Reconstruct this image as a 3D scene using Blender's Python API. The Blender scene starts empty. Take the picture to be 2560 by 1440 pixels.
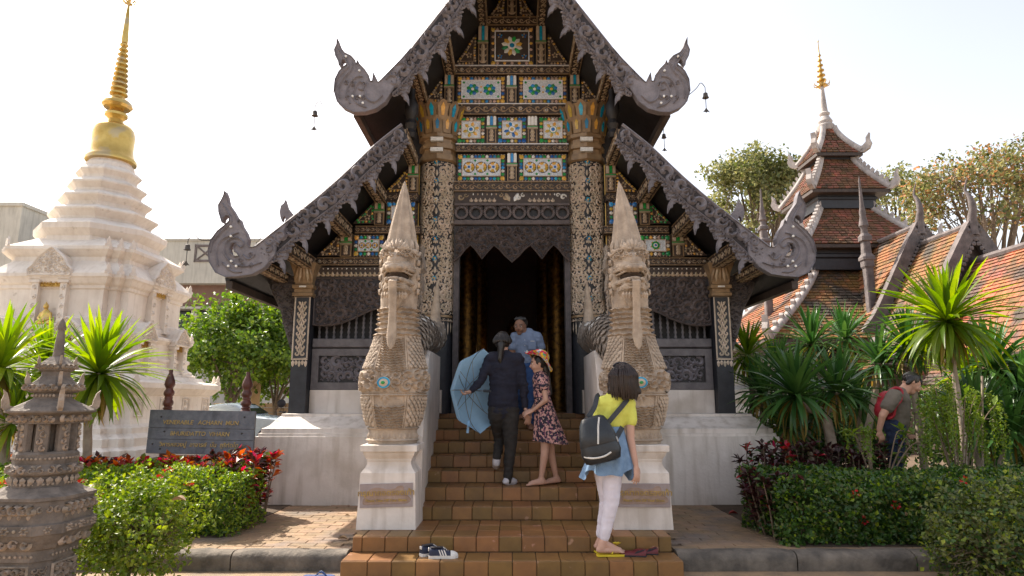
import bpy, math, random
from math import sin, cos, pi, radians, sqrt, atan2, tan
from mathutils import Vector, Matrix, noise
from mathutils.geometry import tessellate_polygon

random.seed(7)
scene = bpy.context.scene
COL = scene.collection

# ------------------------------------------------------------------ camera, sky, sun, exposure
FPX = 1600.0                       # focal length in pixels of the 2560 px wide photograph
TILT = math.atan(280 / 1600.0)     # camera looks up by about ten degrees
EYE = 1.45
cam_data = bpy.data.cameras.new('camera')
cam_data.sensor_width = 36.0
cam_data.lens = 36.0 * FPX / 2560.0
cam_data.clip_start = 0.05
cam_data.clip_end = 2000
cam = bpy.data.objects.new('camera', cam_data)
COL.objects.link(cam)
cam.location = (0, 0, EYE)
cam.rotation_euler = (pi / 2 + TILT, 0, 0)
scene.camera = cam

SUN_EL, SUN_AZ = radians(47), radians(-50)      # high, behind the hall and to the left
world = bpy.data.worlds.new('World')
scene.world = world
world.use_nodes = True
wn = world.node_tree
wn.nodes.clear()
w_out = wn.nodes.new('ShaderNodeOutputWorld')
w_bg = wn.nodes.new('ShaderNodeBackground')
w_sky = wn.nodes.new('ShaderNodeTexSky')
w_sky.sky_type = 'NISHITA'
w_sky.sun_disc = False
w_sky.sun_elevation = SUN_EL
w_sky.sun_rotation = SUN_AZ
w_sky.air_density = 1.0
w_sky.dust_density = 2.5
w_sky.ozone_density = 1.0
w_bg.inputs['Strength'].default_value = 0.15
w_tint = wn.nodes.new('ShaderNodeMix')              # warm haze in the air
w_tint.data_type = 'RGBA'
w_tint.blend_type = 'MULTIPLY'
w_tint.inputs['Factor'].default_value = 1.0
w_tint.inputs['B'].default_value = (1.0, 0.93, 0.86, 1)
w_hs = wn.nodes.new('ShaderNodeHueSaturation')       # milky dry-season sky
w_hs.inputs['Saturation'].default_value = 0.55
wn.links.new(w_sky.outputs[0], w_hs.inputs['Color'])
wn.links.new(w_hs.outputs[0], w_tint.inputs['A'])
wn.links.new(w_tint.outputs['Result'], w_bg.inputs['Color'])
wn.links.new(w_bg.outputs[0], w_out.inputs['Surface'])

sun_data = bpy.data.lights.new('sun', 'SUN')
sun_data.energy = 3.6
sun_data.angle = radians(0.6)
sun_data.color = (1.0, 0.92, 0.80)
sun = bpy.data.objects.new('sun', sun_data)
COL.objects.link(sun)
sd = Vector((sin(SUN_AZ) * cos(SUN_EL), cos(SUN_AZ) * cos(SUN_EL), sin(SUN_EL)))
sun.rotation_euler = sd.to_track_quat('Z', 'Y').to_euler()
sun.location = (-10, 10, 20)

scene.view_settings.view_transform = 'Standard'
scene.view_settings.look = 'None'
scene.view_settings.gamma = 1.0
scene.view_settings.use_curve_mapping = False
scene.view_settings.exposure = 1.3
scene.render.engine = 'CYCLES'
scene.cycles.max_bounces = 6
scene.cycles.diffuse_bounces = 4
scene.cycles.transparent_max_bounces = 8
scene.cycles.use_denoising = True


def P(x, y, Y):
	"""A point of the photograph (2560 x 1440) at the distance Y in front of the camera."""
	u = (x - 1280) / FPX
	v = (720 - y) / FPX
	k = Y / (cos(TILT) - v * sin(TILT))
	return Vector((u * k, Y, EYE + (sin(TILT) + v * cos(TILT)) * k))


def PX(x, y, Y):
	return P(x, y, Y).x


def PZ(y, Y):
	return P(1280, y, Y).z


# ------------------------------------------------------------------ materials
MATS = {}


def mat(name, c1, c2=None, scale=6.0, rough=0.7, metal=0.0, bump=0.0, bscale=None, streak=0.0,
		streak_col=(0.05, 0.045, 0.04), island=0.0, objvar=0.0, transl=0.0, emit=0.0, spots=None, coat=0.0,
		detail=6.0, low=0.35, high=0.65, spec=0.5):
	m = bpy.data.materials.new(name)
	m.use_nodes = True
	nt = m.node_tree
	N, L = nt.nodes, nt.links
	b = N['Principled BSDF']
	geo = N.new('ShaderNodeNewGeometry')
	pos = geo.outputs['Position']
	c2 = c2 or tuple(v * 0.75 for v in c1)
	n1 = N.new('ShaderNodeTexNoise')
	n1.inputs['Scale'].default_value = scale
	n1.inputs['Detail'].default_value = detail
	n1.inputs['Roughness'].default_value = 0.62
	L.new(pos, n1.inputs['Vector'])
	mr = N.new('ShaderNodeMapRange')
	mr.inputs['From Min'].default_value = low
	mr.inputs['From Max'].default_value = high
	L.new(n1.outputs['Fac'], mr.inputs['Value'])
	mx = N.new('ShaderNodeMix')
	mx.data_type = 'RGBA'
	mx.inputs['A'].default_value = (*c1, 1)
	mx.inputs['B'].default_value = (*c2, 1)
	L.new(mr.outputs['Result'], mx.inputs['Factor'])
	col = mx.outputs['Result']
	if streak > 0:
		mp = N.new('ShaderNodeMapping')
		mp.inputs['Scale'].default_value = (9, 9, 0.9)
		L.new(pos, mp.inputs['Vector'])
		n2 = N.new('ShaderNodeTexNoise')
		n2.inputs['Scale'].default_value = 1.0
		n2.inputs['Detail'].default_value = 5
		L.new(mp.outputs[0], n2.inputs['Vector'])
		r2 = N.new('ShaderNodeMapRange')
		r2.inputs['From Min'].default_value = 0.48
		r2.inputs['From Max'].default_value = 0.78
		r2.inputs['To Max'].default_value = streak
		L.new(n2.outputs['Fac'], r2.inputs['Value'])
		m2 = N.new('ShaderNodeMix')
		m2.data_type = 'RGBA'
		L.new(col, m2.inputs['A'])
		m2.inputs['B'].default_value = (*streak_col, 1)
		L.new(r2.outputs['Result'], m2.inputs['Factor'])
		col = m2.outputs['Result']
	if spots:
		sc_, lo_, hi_, sc_col = spots
		n3 = N.new('ShaderNodeTexNoise')
		n3.inputs['Scale'].default_value = sc_
		n3.inputs['Detail'].default_value = 4
		L.new(pos, n3.inputs['Vector'])
		r3 = N.new('ShaderNodeMapRange')
		r3.inputs['From Min'].default_value = lo_
		r3.inputs['From Max'].default_value = hi_
		L.new(n3.outputs['Fac'], r3.inputs['Value'])
		m3 = N.new('ShaderNodeMix')
		m3.data_type = 'RGBA'
		L.new(col, m3.inputs['A'])
		m3.inputs['B'].default_value = (*sc_col, 1)
		L.new(r3.outputs['Result'], m3.inputs['Factor'])
		col = m3.outputs['Result']
	for amount, src in ((island, geo.outputs.get('Random Per Island')), (objvar, None)):
		if amount > 0:
			if src is None:
				oi = N.new('ShaderNodeObjectInfo')
				src = oi.outputs['Random']
			r4 = N.new('ShaderNodeMapRange')
			r4.inputs['To Min'].default_value = 1 - amount
			r4.inputs['To Max'].default_value = 1 + amount
			L.new(src, r4.inputs['Value'])
			hs = N.new('ShaderNodeHueSaturation')
			L.new(r4.outputs['Result'], hs.inputs['Value'])
			r5 = N.new('ShaderNodeMapRange')
			r5.inputs['To Min'].default_value = 0.5 + amount * 0.06
			r5.inputs['To Max'].default_value = 0.5 - amount * 0.06
			L.new(src, r5.inputs['Value'])
			L.new(r5.outputs['Result'], hs.inputs['Hue'])
			L.new(col, hs.inputs['Color'])
			col = hs.outputs['Color']
	L.new(col, b.inputs['Base Color'])
	b.inputs['Roughness'].default_value = rough
	b.inputs['Metallic'].default_value = metal
	b.inputs['Specular IOR Level'].default_value = spec
	if coat:
		b.inputs['Coat Weight'].default_value = coat
		b.inputs['Coat Roughness'].default_value = 0.15
	if bump > 0:
		nb = N.new('ShaderNodeTexNoise')
		nb.inputs['Scale'].default_value = bscale or scale * 4
		nb.inputs['Detail'].default_value = 6
		L.new(pos, nb.inputs['Vector'])
		bp = N.new('ShaderNodeBump')
		bp.inputs['Strength'].default_value = bump
		bp.inputs['Distance'].default_value = 0.02
		L.new(nb.outputs['Fac'], bp.inputs['Height'])
		L.new(bp.outputs['Normal'], b.inputs['Normal'])
	if emit > 0:
		b.inputs['Emission Color'].default_value = (*c1, 1)
		b.inputs['Emission Strength'].default_value = emit
	if transl > 0:
		tr = N.new('ShaderNodeBsdfTranslucent')
		hs = N.new('ShaderNodeHueSaturation')
		hs.inputs['Value'].default_value = 1.5
		hs.inputs['Saturation'].default_value = 1.1
		L.new(col, hs.inputs['Color'])
		L.new(hs.outputs['Color'], tr.inputs['Color'])
		ms = N.new('ShaderNodeMixShader')
		ms.inputs['Fac'].default_value = transl
		L.new(b.outputs[0], ms.inputs[1])
		L.new(tr.outputs[0], ms.inputs[2])
		L.new(ms.outputs[0], N['Material Output'].inputs['Surface'])
	MATS[name] = m
	return m


mat('plaster', (0.79, 0.72, 0.66), (0.67, 0.595, 0.535), 2.2, 0.85, bump=0.2, bscale=30, streak=0.75, streak_col=(0.38, 0.31, 0.245), spots=(1.7, 0.52, 0.78, (0.46, 0.39, 0.32)))
mat('stupa_white', (0.79, 0.73, 0.655), (0.67, 0.60, 0.52), 1.6, 0.85, bump=0.2, bscale=14, streak=0.32, streak_col=(0.42, 0.34, 0.27), spots=(5, 0.66, 0.8, (0.45, 0.38, 0.31)))
mat('tile_glaze', (0.255, 0.128, 0.039), (0.17, 0.084, 0.029), 3.5, 0.42, bump=0.12, bscale=22, objvar=0.22, spots=(9, 0.66, 0.74, (0.40, 0.22, 0.14)))
mat('grout', (0.155, 0.10, 0.06), (0.085, 0.06, 0.04), 12, 0.9, bump=0.2)
mat('paver', (0.33, 0.215, 0.125), (0.235, 0.16, 0.10), 5, 0.85, bump=0.3, bscale=40, objvar=0.13, spots=(2.0, 0.5, 0.75, (0.17, 0.14, 0.12)))
mat('kerb_stone', (0.21, 0.175, 0.14), (0.085, 0.072, 0.06), 5, 0.9, bump=0.6, bscale=25, streak=0.5, streak_col=(0.05, 0.045, 0.04))
mat('ground', (0.48, 0.40, 0.31), (0.36, 0.29, 0.22), 0.8, 0.9, bump=0.2, bscale=20)
mat('soil', (0.10, 0.065, 0.04), (0.055, 0.038, 0.025), 10, 0.95, bump=0.6)
mat('carved_shade', (0.045, 0.040, 0.043), (0.026, 0.023, 0.026), 9, 0.8)  # near-black backing colour paints in the shaded gaps behind the scrolls
mat('carved_grey', (0.235, 0.215, 0.235), (0.15, 0.137, 0.15), 7, 0.72, bump=0.5, bscale=40, streak=0.25, streak_col=(0.26, 0.24, 0.24))
mat('carved_dark', (0.105, 0.088, 0.088), (0.055, 0.046, 0.047), 8, 0.7, bump=0.4, bscale=40)
mat('carved_brown', (0.135, 0.105, 0.10), (0.08, 0.063, 0.06), 8, 0.65, bump=0.4, bscale=40)
mat('black_wood', (0.022, 0.020, 0.022), (0.012, 0.011, 0.012), 12, 0.55, bump=0.15)
mat('blue_black', (0.026, 0.028, 0.036), (0.016, 0.017, 0.022), 10, 0.5, bump=0.2)
mat('umber', (0.062, 0.040, 0.029), (0.035, 0.023, 0.017), 9, 0.6, bump=0.2)
mat('grey_wood', (0.16, 0.145, 0.15), (0.095, 0.085, 0.09), 6, 0.6, bump=0.3, bscale=50)
mat('gilt', (0.50, 0.385, 0.265), (0.36, 0.265, 0.175), 14, 0.42, metal=0.25, bump=0.3, bscale=60, island=0.18)
mat('gilt_pale', (0.56, 0.455, 0.35), (0.43, 0.34, 0.255), 14, 0.5, metal=0.1, bump=0.3, bscale=60, island=0.15)
mat('gilt_plain', (0.34, 0.225, 0.12), (0.23, 0.15, 0.085), 9, 0.45, metal=0.2, bump=0.25, bscale=50)
mat('old_gold', (0.62, 0.40, 0.10), (0.42, 0.26, 0.07), 7, 0.35, metal=0.6, bump=0.2)
mat('mirror_white', (0.82, 0.86, 0.92), (0.60, 0.64, 0.70), 60, 0.25, bump=0.8, bscale=130, island=0.1, low=0.45, high=0.55)
mat('silver', (0.84, 0.83, 0.84), (0.70, 0.69, 0.71), 20, 0.35, metal=0.1)
mat('gem_blue', (0.03, 0.24, 0.62), (0.02, 0.15, 0.42), 25, 0.18, island=0.3)
mat('gem_teal', (0.015, 0.33, 0.56), (0.01, 0.18, 0.36), 16, 0.18, island=0.3)
mat('gem_green', (0.03, 0.36, 0.10), (0.02, 0.20, 0.055), 25, 0.18, island=0.3)
mat('gem_amber', (0.72, 0.46, 0.09), (0.55, 0.31, 0.05), 25, 0.18, island=0.3)
mat('gem_white', (0.80, 0.78, 0.74), (0.62, 0.60, 0.56), 30, 0.2, island=0.15)
mat('gem_pink', (0.55, 0.40, 0.33), (0.42, 0.28, 0.22), 30, 0.3, island=0.15)
mat('naga_stone', (0.51, 0.405, 0.31), (0.34, 0.265, 0.20), 9, 0.9, bump=0.4, bscale=70, streak=0.35, streak_col=(0.20, 0.165, 0.135), spots=(6, 0.62, 0.74, (0.25, 0.205, 0.17)))
mat('naga_grey', (0.31, 0.255, 0.205), (0.18, 0.15, 0.125), 11, 0.9, bump=0.7, bscale=40)
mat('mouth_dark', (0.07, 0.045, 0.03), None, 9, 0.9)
mat('lantern_stone', (0.225, 0.185, 0.155), (0.12, 0.10, 0.085), 8, 0.9, bump=0.6, bscale=30, streak=0.4, streak_col=(0.07, 0.06, 0.05))
mat('lantern_relief', (0.40, 0.32, 0.25), (0.26, 0.205, 0.16), 14, 0.9, bump=0.5, bscale=50, island=0.12)
mat('stupa_gold', (0.68, 0.48, 0.15), (0.50, 0.32, 0.08), 2.4, 0.3, metal=0.75, bump=0.1, spots=(2.2, 0.52, 0.62, (0.50, 0.38, 0.20)))
mat('roof_tile', (0.35, 0.138, 0.042), (0.20, 0.082, 0.030), 4, 0.8, island=0.35, objvar=0.3, bump=0.2, spots=(1.3, 0.46, 0.62, (0.075, 0.052, 0.038)))  # dark patches: lichen, and tree shadow put into the tile colour
mat('roof_tile_old', (0.20, 0.085, 0.04), (0.10, 0.052, 0.03), 2.2, 0.85, island=0.4, bump=0.2, spots=(2.6, 0.6, 0.72, (0.38, 0.15, 0.07)))
mat('lime_ridge', (0.50, 0.45, 0.42), (0.30, 0.27, 0.255), 3, 0.85, bump=0.3, streak=0.5, streak_col=(0.18, 0.16, 0.15))
mat('weathered_ridge', (0.18, 0.15, 0.145), (0.10, 0.085, 0.082), 5, 0.9, bump=0.4)
mat('concrete', (0.55, 0.53, 0.47), (0.42, 0.40, 0.36), 0.5, 0.9, streak=0.55, streak_col=(0.24, 0.22, 0.19), bump=0.1)
mat('brown_wall', (0.22, 0.125, 0.095), (0.16, 0.095, 0.075), 1.0, 0.8, streak=0.3, streak_col=(0.30, 0.22, 0.18))
mat('dark_glass', (0.025, 0.03, 0.03), (0.015, 0.017, 0.018), 1.0, 0.15)
mat('sign_board', (0.15, 0.15, 0.165), (0.09, 0.09, 0.105), 9, 0.55, bump=0.3, streak=0.7, streak_col=(0.03, 0.03, 0.035))
mat('sign_gold', (0.50, 0.335, 0.10), (0.30, 0.20, 0.08), 20, 0.5, metal=0.2)
mat('plaque_stone', (0.36, 0.30, 0.29), (0.28, 0.225, 0.22), 8, 0.7, bump=0.15)
mat('plaque_cut', (0.40, 0.29, 0.24), (0.30, 0.21, 0.16), 10, 0.8, bump=0.2)
mat('red_wood', (0.115, 0.032, 0.022), (0.06, 0.018, 0.014), 8, 0.45, bump=0.15)
mat('iron', (0.06, 0.055, 0.05), (0.035, 0.03, 0.028), 20, 0.5, metal=0.5)
mat('bronze_bell', (0.10, 0.085, 0.07), (0.06, 0.05, 0.042), 15, 0.5, metal=0.5)
mat('bark', (0.22, 0.165, 0.12), (0.12, 0.09, 0.065), 12, 0.9, bump=0.7)
mat('pale_bark', (0.40, 0.32, 0.245), (0.27, 0.21, 0.16), 9, 0.9, bump=0.5)
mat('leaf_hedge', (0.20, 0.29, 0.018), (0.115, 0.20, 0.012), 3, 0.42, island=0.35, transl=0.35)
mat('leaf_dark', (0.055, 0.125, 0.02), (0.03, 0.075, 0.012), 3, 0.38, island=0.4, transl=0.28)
mat('leaf_bush', (0.24, 0.29, 0.03), (0.15, 0.21, 0.02), 3, 0.45, island=0.35, transl=0.35)
mat('leaf_olive', (0.12, 0.145, 0.035), (0.07, 0.09, 0.02), 3, 0.45, island=0.4, transl=0.3)
mat('leaf_tree', (0.14, 0.225, 0.025), (0.075, 0.14, 0.015), 0.8, 0.4, island=0.4, transl=0.4)
mat('leaf_far', (0.26, 0.26, 0.10), (0.17, 0.18, 0.07), 0.5, 0.6, island=0.45, transl=0.35)
mat('leaf_far_red', (0.38, 0.20, 0.08), (0.28, 0.19, 0.08), 0.5, 0.6, island=0.45, transl=0.35)
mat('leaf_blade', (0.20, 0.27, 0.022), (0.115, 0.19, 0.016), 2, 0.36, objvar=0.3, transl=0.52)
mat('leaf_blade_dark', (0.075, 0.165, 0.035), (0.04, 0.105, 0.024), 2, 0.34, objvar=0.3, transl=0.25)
mat('leaf_blade_dry', (0.36, 0.25, 0.06), (0.24, 0.17, 0.04), 3, 0.6, objvar=0.3, transl=0.35)
mat('leaf_lime', (0.185, 0.255, 0.03), (0.115, 0.18, 0.02), 3, 0.45, island=0.3, transl=0.4)
mat('croton_red', (0.48, 0.028, 0.018), (0.24, 0.016, 0.016), 9, 0.38, island=0.45, transl=0.3)
mat('croton_orange', (0.66, 0.20, 0.015), (0.55, 0.08, 0.012), 9, 0.4, island=0.3, transl=0.3)
mat('croton_dark', (0.060, 0.012, 0.015), (0.035, 0.018, 0.012), 9, 0.38, island=0.45, transl=0.2)
mat('croton_green', (0.15, 0.175, 0.02), (0.09, 0.12, 0.015), 9, 0.4, island=0.4, transl=0.3)
mat('flower_red', (0.55, 0.03, 0.01), (0.40, 0.02, 0.01), 9, 0.5, island=0.3, transl=0.3)
mat('twig', (0.21, 0.15, 0.10), (0.13, 0.09, 0.06), 12, 0.9)
mat('dry_leaf', (0.42, 0.29, 0.17), (0.28, 0.18, 0.10), 12, 0.8)
mat('red_leaf', (0.32, 0.03, 0.02), (0.2, 0.02, 0.015), 12, 0.7)
mat('skin', (0.50, 0.285, 0.20), (0.44, 0.235, 0.16), 9, 0.55, spec=0.35)
mat('skin_fair', (0.58, 0.36, 0.275), (0.52, 0.30, 0.22), 9, 0.55, spec=0.35)
mat('skin_brown', (0.27, 0.14, 0.085), (0.22, 0.11, 0.07), 9, 0.5, spec=0.35)
mat('hair_black', (0.012, 0.010, 0.010), (0.02, 0.015, 0.013), 40, 0.38)
mat('hair_brown', (0.035, 0.020, 0.016), (0.016, 0.010, 0.009), 30, 0.42)
mat('navy_knit', (0.016, 0.017, 0.034), (0.011, 0.012, 0.024), 60, 0.9, bump=0.3, bscale=160)
mat('dark_trousers', (0.030, 0.026, 0.024), (0.019, 0.017, 0.016), 30, 0.85, bump=0.2, bscale=120)
mat('sock', (0.62, 0.60, 0.64), (0.50, 0.48, 0.52), 20, 0.9, bump=0.2)
mat('shirt_blue', (0.20, 0.25, 0.36), (0.165, 0.21, 0.30), 12, 0.85, bump=0.1)
mat('jeans_blue', (0.028, 0.075, 0.20), (0.018, 0.05, 0.14), 14, 0.85, bump=0.2, bscale=90)
mat('jeans_navy', (0.02, 0.032, 0.075), (0.012, 0.02, 0.05), 14, 0.85, bump=0.2, bscale=90)
mat('yellow_top', (0.68, 0.69, 0.13), (0.60, 0.61, 0.10), 12, 0.8, bump=0.1)
mat('white_jeans', (0.76, 0.72, 0.80), (0.66, 0.62, 0.70), 10, 0.8, bump=0.12, bscale=70)
mat('denim_light', (0.20, 0.31, 0.46), (0.135, 0.225, 0.36), 16, 0.85, bump=0.25, bscale=100)
mat('black_leather', (0.022, 0.027, 0.034), (0.012, 0.014, 0.018), 12, 0.38, bump=0.15)
mat('strap_cloth', (0.045, 0.05, 0.06), (0.03, 0.034, 0.04), 30, 0.7)
mat('white_trim', (0.72, 0.70, 0.66), None, 10, 0.5)
mat('olive_shirt', (0.16, 0.135, 0.105), (0.12, 0.10, 0.08), 12, 0.9, bump=0.1)
mat('red_bag', (0.38, 0.014, 0.03), (0.28, 0.01, 0.02), 12, 0.6)
mat('umbrella_blue', (0.40, 0.62, 0.82), (0.34, 0.56, 0.76), 8, 0.6, transl=0.35)
mat('steel', (0.35, 0.36, 0.38), (0.25, 0.26, 0.28), 10, 0.35, metal=0.8)
mat('sneaker_navy', (0.022, 0.03, 0.07), (0.015, 0.02, 0.045), 20, 0.7, bump=0.15)
mat('rubber_white', (0.72, 0.70, 0.67), (0.6, 0.58, 0.55), 20, 0.6)
mat('shoe_red', (0.15, 0.012, 0.018), (0.10, 0.008, 0.012), 20, 0.45)
mat('insole', (0.03, 0.028, 0.035), None, 20, 0.8)
mat('flip_yellow', (0.72, 0.56, 0.03), (0.62, 0.46, 0.02), 20, 0.55)
mat('flip_blue', (0.03, 0.07, 0.22), None, 20, 0.55)
mat('car_paint', (0.42, 0.50, 0.56), (0.38, 0.45, 0.50), 3, 0.2, coat=0.6)
mat('tan_wall', (0.42, 0.30, 0.19), (0.30, 0.21, 0.14), 2, 0.9, bump=0.3)
mat('tan_board', (0.50, 0.34, 0.18), (0.42, 0.28, 0.15), 3, 0.8)
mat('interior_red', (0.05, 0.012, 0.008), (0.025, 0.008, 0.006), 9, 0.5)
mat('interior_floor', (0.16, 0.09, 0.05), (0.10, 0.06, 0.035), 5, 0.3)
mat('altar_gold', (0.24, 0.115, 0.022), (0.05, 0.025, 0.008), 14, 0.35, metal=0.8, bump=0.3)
mat('lamp_glow', (1.0, 0.62, 0.25), None, 5, 0.5, emit=14.0)


def cloth_print(name, base, cols, scale):
	"""Printed fabric: blotches of several colours laid over a base."""
	m = mat(name, base, base, 10, 0.85)
	nt = m.node_tree
	N, L = nt.nodes, nt.links
	b = N['Principled BSDF']
	geo = N.new('ShaderNodeNewGeometry')
	col = None
	for i, (c, lo, hi) in enumerate(cols):
		v = N.new('ShaderNodeTexNoise')
		v.inputs['Scale'].default_value = scale * (1 + 0.17 * i)
		v.inputs['Detail'].default_value = 2.5
		mp = N.new('ShaderNodeMapping')
		mp.inputs['Location'].default_value = (3.1 * i, 7.7 * i, 1.3 * i)
		L.new(geo.outputs['Position'], mp.inputs['Vector'])
		L.new(mp.outputs[0], v.inputs['Vector'])
		r = N.new('ShaderNodeMapRange')
		r.inputs['From Min'].default_value = lo
		r.inputs['From Max'].default_value = hi
		L.new(v.outputs['Fac'], r.inputs['Value'])
		mx = N.new('ShaderNodeMix')
		mx.data_type = 'RGBA'
		if col is None:
			mx.inputs['A'].default_value = (*base, 1)
		else:
			L.new(col, mx.inputs['A'])
		mx.inputs['B'].default_value = (*c, 1)
		L.new(r.outputs['Result'], mx.inputs['Factor'])
		col = mx.outputs['Result']
	L.new(col, b.inputs['Base Color'])
	return m


cloth_print('dress_print', (0.02, 0.018, 0.035), [((0.56, 0.30, 0.27), 0.50, 0.53), ((0.10, 0.025, 0.09), 0.60, 0.63), ((0.66, 0.45, 0.38), 0.63, 0.66)], 34)
cloth_print('hat_print', (0.78, 0.74, 0.66), [((0.72, 0.03, 0.10), 0.50, 0.52), ((0.80, 0.50, 0.02), 0.52, 0.54), ((0.02, 0.30, 0.42), 0.60, 0.62), ((0.10, 0.35, 0.05), 0.63, 0.65), ((0.75, 0.12, 0.02), 0.61, 0.63)], 15)


# ------------------------------------------------------------------ mesh builder
class MB:
	def __init__(self, material='plaster'):
		self.V, self.F, self.I, self.mats = [], [], [], []
		self.m(material)

	def m(self, name):
		if name not in self.mats:
			self.mats.append(name)
		self.c = self.mats.index(name)
		return self

	def v(self, *p):
		self.V.append(tuple(p[0]) if len(p) == 1 else p)
		return len(self.V) - 1

	def f(self, *ids):
		self.F.append(ids)
		self.I.append(self.c)

	def poly(self, pts):
		self.f(*[self.v(p) for p in pts])

	def box(self, x0, x1, y0, y1, z0, z1):
		a = len(self.V)
		for z in (z0, z1):
			for x, y in ((x0, y0), (x1, y0), (x1, y1), (x0, y1)):
				self.V.append((x, y, z))
		for q in ((0, 3, 2, 1), (4, 5, 6, 7), (0, 1, 5, 4), (1, 2, 6, 5), (2, 3, 7, 6), (3, 0, 4, 7)):
			self.f(*[a + i for i in q])

	def cbox(self, c, s, bev=0.004, M=None):
		"""A box with chamfered edges round its centre c (size s), turned by M."""
		hx, hy, hz = s[0] / 2, s[1] / 2, s[2] / 2
		b = min(bev, hx * 0.9, hy * 0.9, hz * 0.9)
		idx = {}
		for sx in (-1, 1):
			for sy in (-1, 1):
				for sz in (-1, 1):
					for ax in range(3):
						p = [sx * (hx - b), sy * (hy - b), sz * (hz - b)]
						p[ax] = (sx * hx, sy * hy, sz * hz)[ax]
						q = Vector(p)
						if M is not None:
							q = M @ q
						idx[(sx, sy, sz, ax)] = self.v(q.x + c[0], q.y + c[1], q.z + c[2])
		for ax in range(3):
			o = [i for i in range(3) if i != ax]
			for s_ in (-1, 1):
				ring = []
				for a_, b_ in ((-1, -1), (1, -1), (1, 1), (-1, 1)):
					k = [0, 0, 0]
					k[ax], k[o[0]], k[o[1]] = s_, a_, b_
					ring.append(idx[(*k, ax)])
				flip = (s_ < 0) != (ax == 1)
				self.f(*(reversed(ring) if flip else ring))
			for a_ in (-1, 1):
				for b_ in (-1, 1):
					k1, k2 = [0, 0, 0], [0, 0, 0]
					k1[ax], k2[ax] = -1, 1
					k1[o[0]] = k2[o[0]] = a_
					k1[o[1]] = k2[o[1]] = b_
					self.f(idx[(*k1, o[0])], idx[(*k2, o[0])], idx[(*k2, o[1])], idx[(*k1, o[1])])
		for sx in (-1, 1):
			for sy in (-1, 1):
				for sz in (-1, 1):
					self.f(*[idx[(sx, sy, sz, a)] for a in range(3)])

	def prism(self, outer, d0, d1, to, holes=()):
		"""Extrude a flat outline (with holes) from depth d0 to d1; to(a, b, d) places it."""
		loops = [list(outer)] + [list(h) for h in holes]
		tris = tessellate_polygon([[Vector((a, b, 0)) for a, b in lp] for lp in loops])
		flat = [p for lp in loops for p in lp]
		base = len(self.V)
		for d in (d0, d1):
			for a, b in flat:
				self.V.append(tuple(to(a, b, d)))
		n = len(flat)
		for t in tris:
			self.f(*[base + i for i in t])
			self.f(*[base + n + i for i in reversed(t)])
		s = 0
		for lp in loops:
			k = len(lp)
			for i in range(k):
				j = (i + 1) % k
				self.f(base + s + i, base + s + j, base + n + s + j, base + n + s + i)
			s += k

	def loft(self, rings, cap=True, closed=True):
		base = []
		for r in rings:
			base.append([self.v(p) for p in r])
		n = len(rings[0])
		for a, b in zip(base, base[1:]):
			for i in range(n if closed else n - 1):
				j = (i + 1) % n
				self.f(a[i], a[j], b[j], b[i])
		if cap and closed:
			self.f(*reversed(base[0]))
			self.f(*base[-1])

	def lathe(self, prof, c=(0, 0), n=16, shape=None, z0=0.0, rot=0.0):
		"""prof = [(r, z)]; shape(angle) scales the radius (polygons, lobes)."""
		rings = []
		for r, z in prof:
			rg = []
			for i in range(n):
				a = 2 * pi * i / n + rot
				k = r * (shape(a) if shape else 1.0)
				rg.append((c[0] + k * cos(a), c[1] + k * sin(a), z + z0))
			rings.append(rg)
		self.loft(rings)

	def rect_tiers(self, prof, c, redent=0.0, chamfer=0.0):
		"""Square mouldings, prof = [(half width, z)], corners stepped or chamfered."""
		rings = []
		for h, z in prof:
			if chamfer:
				k = h * (1 - chamfer)
				q = [(h, -k), (h, k), (k, h), (-k, h), (-h, k), (-h, -k), (-k, -h), (k, -h)]
			elif redent:
				d = redent
				q = []
				for sx, sy in ((1, 1), (-1, 1), (-1, -1), (1, -1)):
					pts = [(h, h - 2 * d), (h - d, h - 2 * d), (h - d, h - d), (h - 2 * d, h - d), (h - 2 * d, h)]
					pts = [(sx * a, sy * b) for a, b in pts]
					if sx * sy < 0:
						pts.reverse()
					q += pts
			else:
				q = [(h, -h), (h, h), (-h, h), (-h, -h)]
			rings.append([(c[0] + a, c[1] + b, z) for a, b in q])
		self.loft(rings)

	def tube(self, pts, rad, n=8, flat=None):
		pts = [Vector(p) for p in pts]
		if not isinstance(rad, (list, tuple)):
			rad = [rad] * len(pts)
		rings = []
		ref = None
		for i, p in enumerate(pts):
			d = (pts[min(i + 1, len(pts) - 1)] - pts[max(i - 1, 0)])
			if d.length < 1e-9:
				d = Vector((0, 0, 1))
			d.normalize()
			if ref is None:
				ref = d.orthogonal().normalized()
			ref = (ref - d * ref.dot(d))
			if ref.length < 1e-6:
				ref = d.orthogonal()
			ref.normalize()
			w = d.cross(ref)
			rings.append([tuple(p + (ref * cos(2 * pi * k / n) + w * sin(2 * pi * k / n)) * rad[i]) for k in range(n)])
		self.loft(rings)

	def ball(self, c, r, n=10, m=6, M=None):
		rx, ry, rz = r if isinstance(r, (tuple, list)) else (r, r, r)
		rings = []
		for j in range(m + 1):
			t = pi * j / m
			s, z = max(sin(t), 0.02), -cos(t)
			rg = []
			for i in range(n):
				a = 2 * pi * i / n
				q = Vector((rx * s * cos(a), ry * s * sin(a), rz * z))
				if M is not None:
					q = M @ q
				rg.append((q.x + c[0], q.y + c[1], q.z + c[2]))
			rings.append(rg)
		self.loft(rings)

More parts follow.
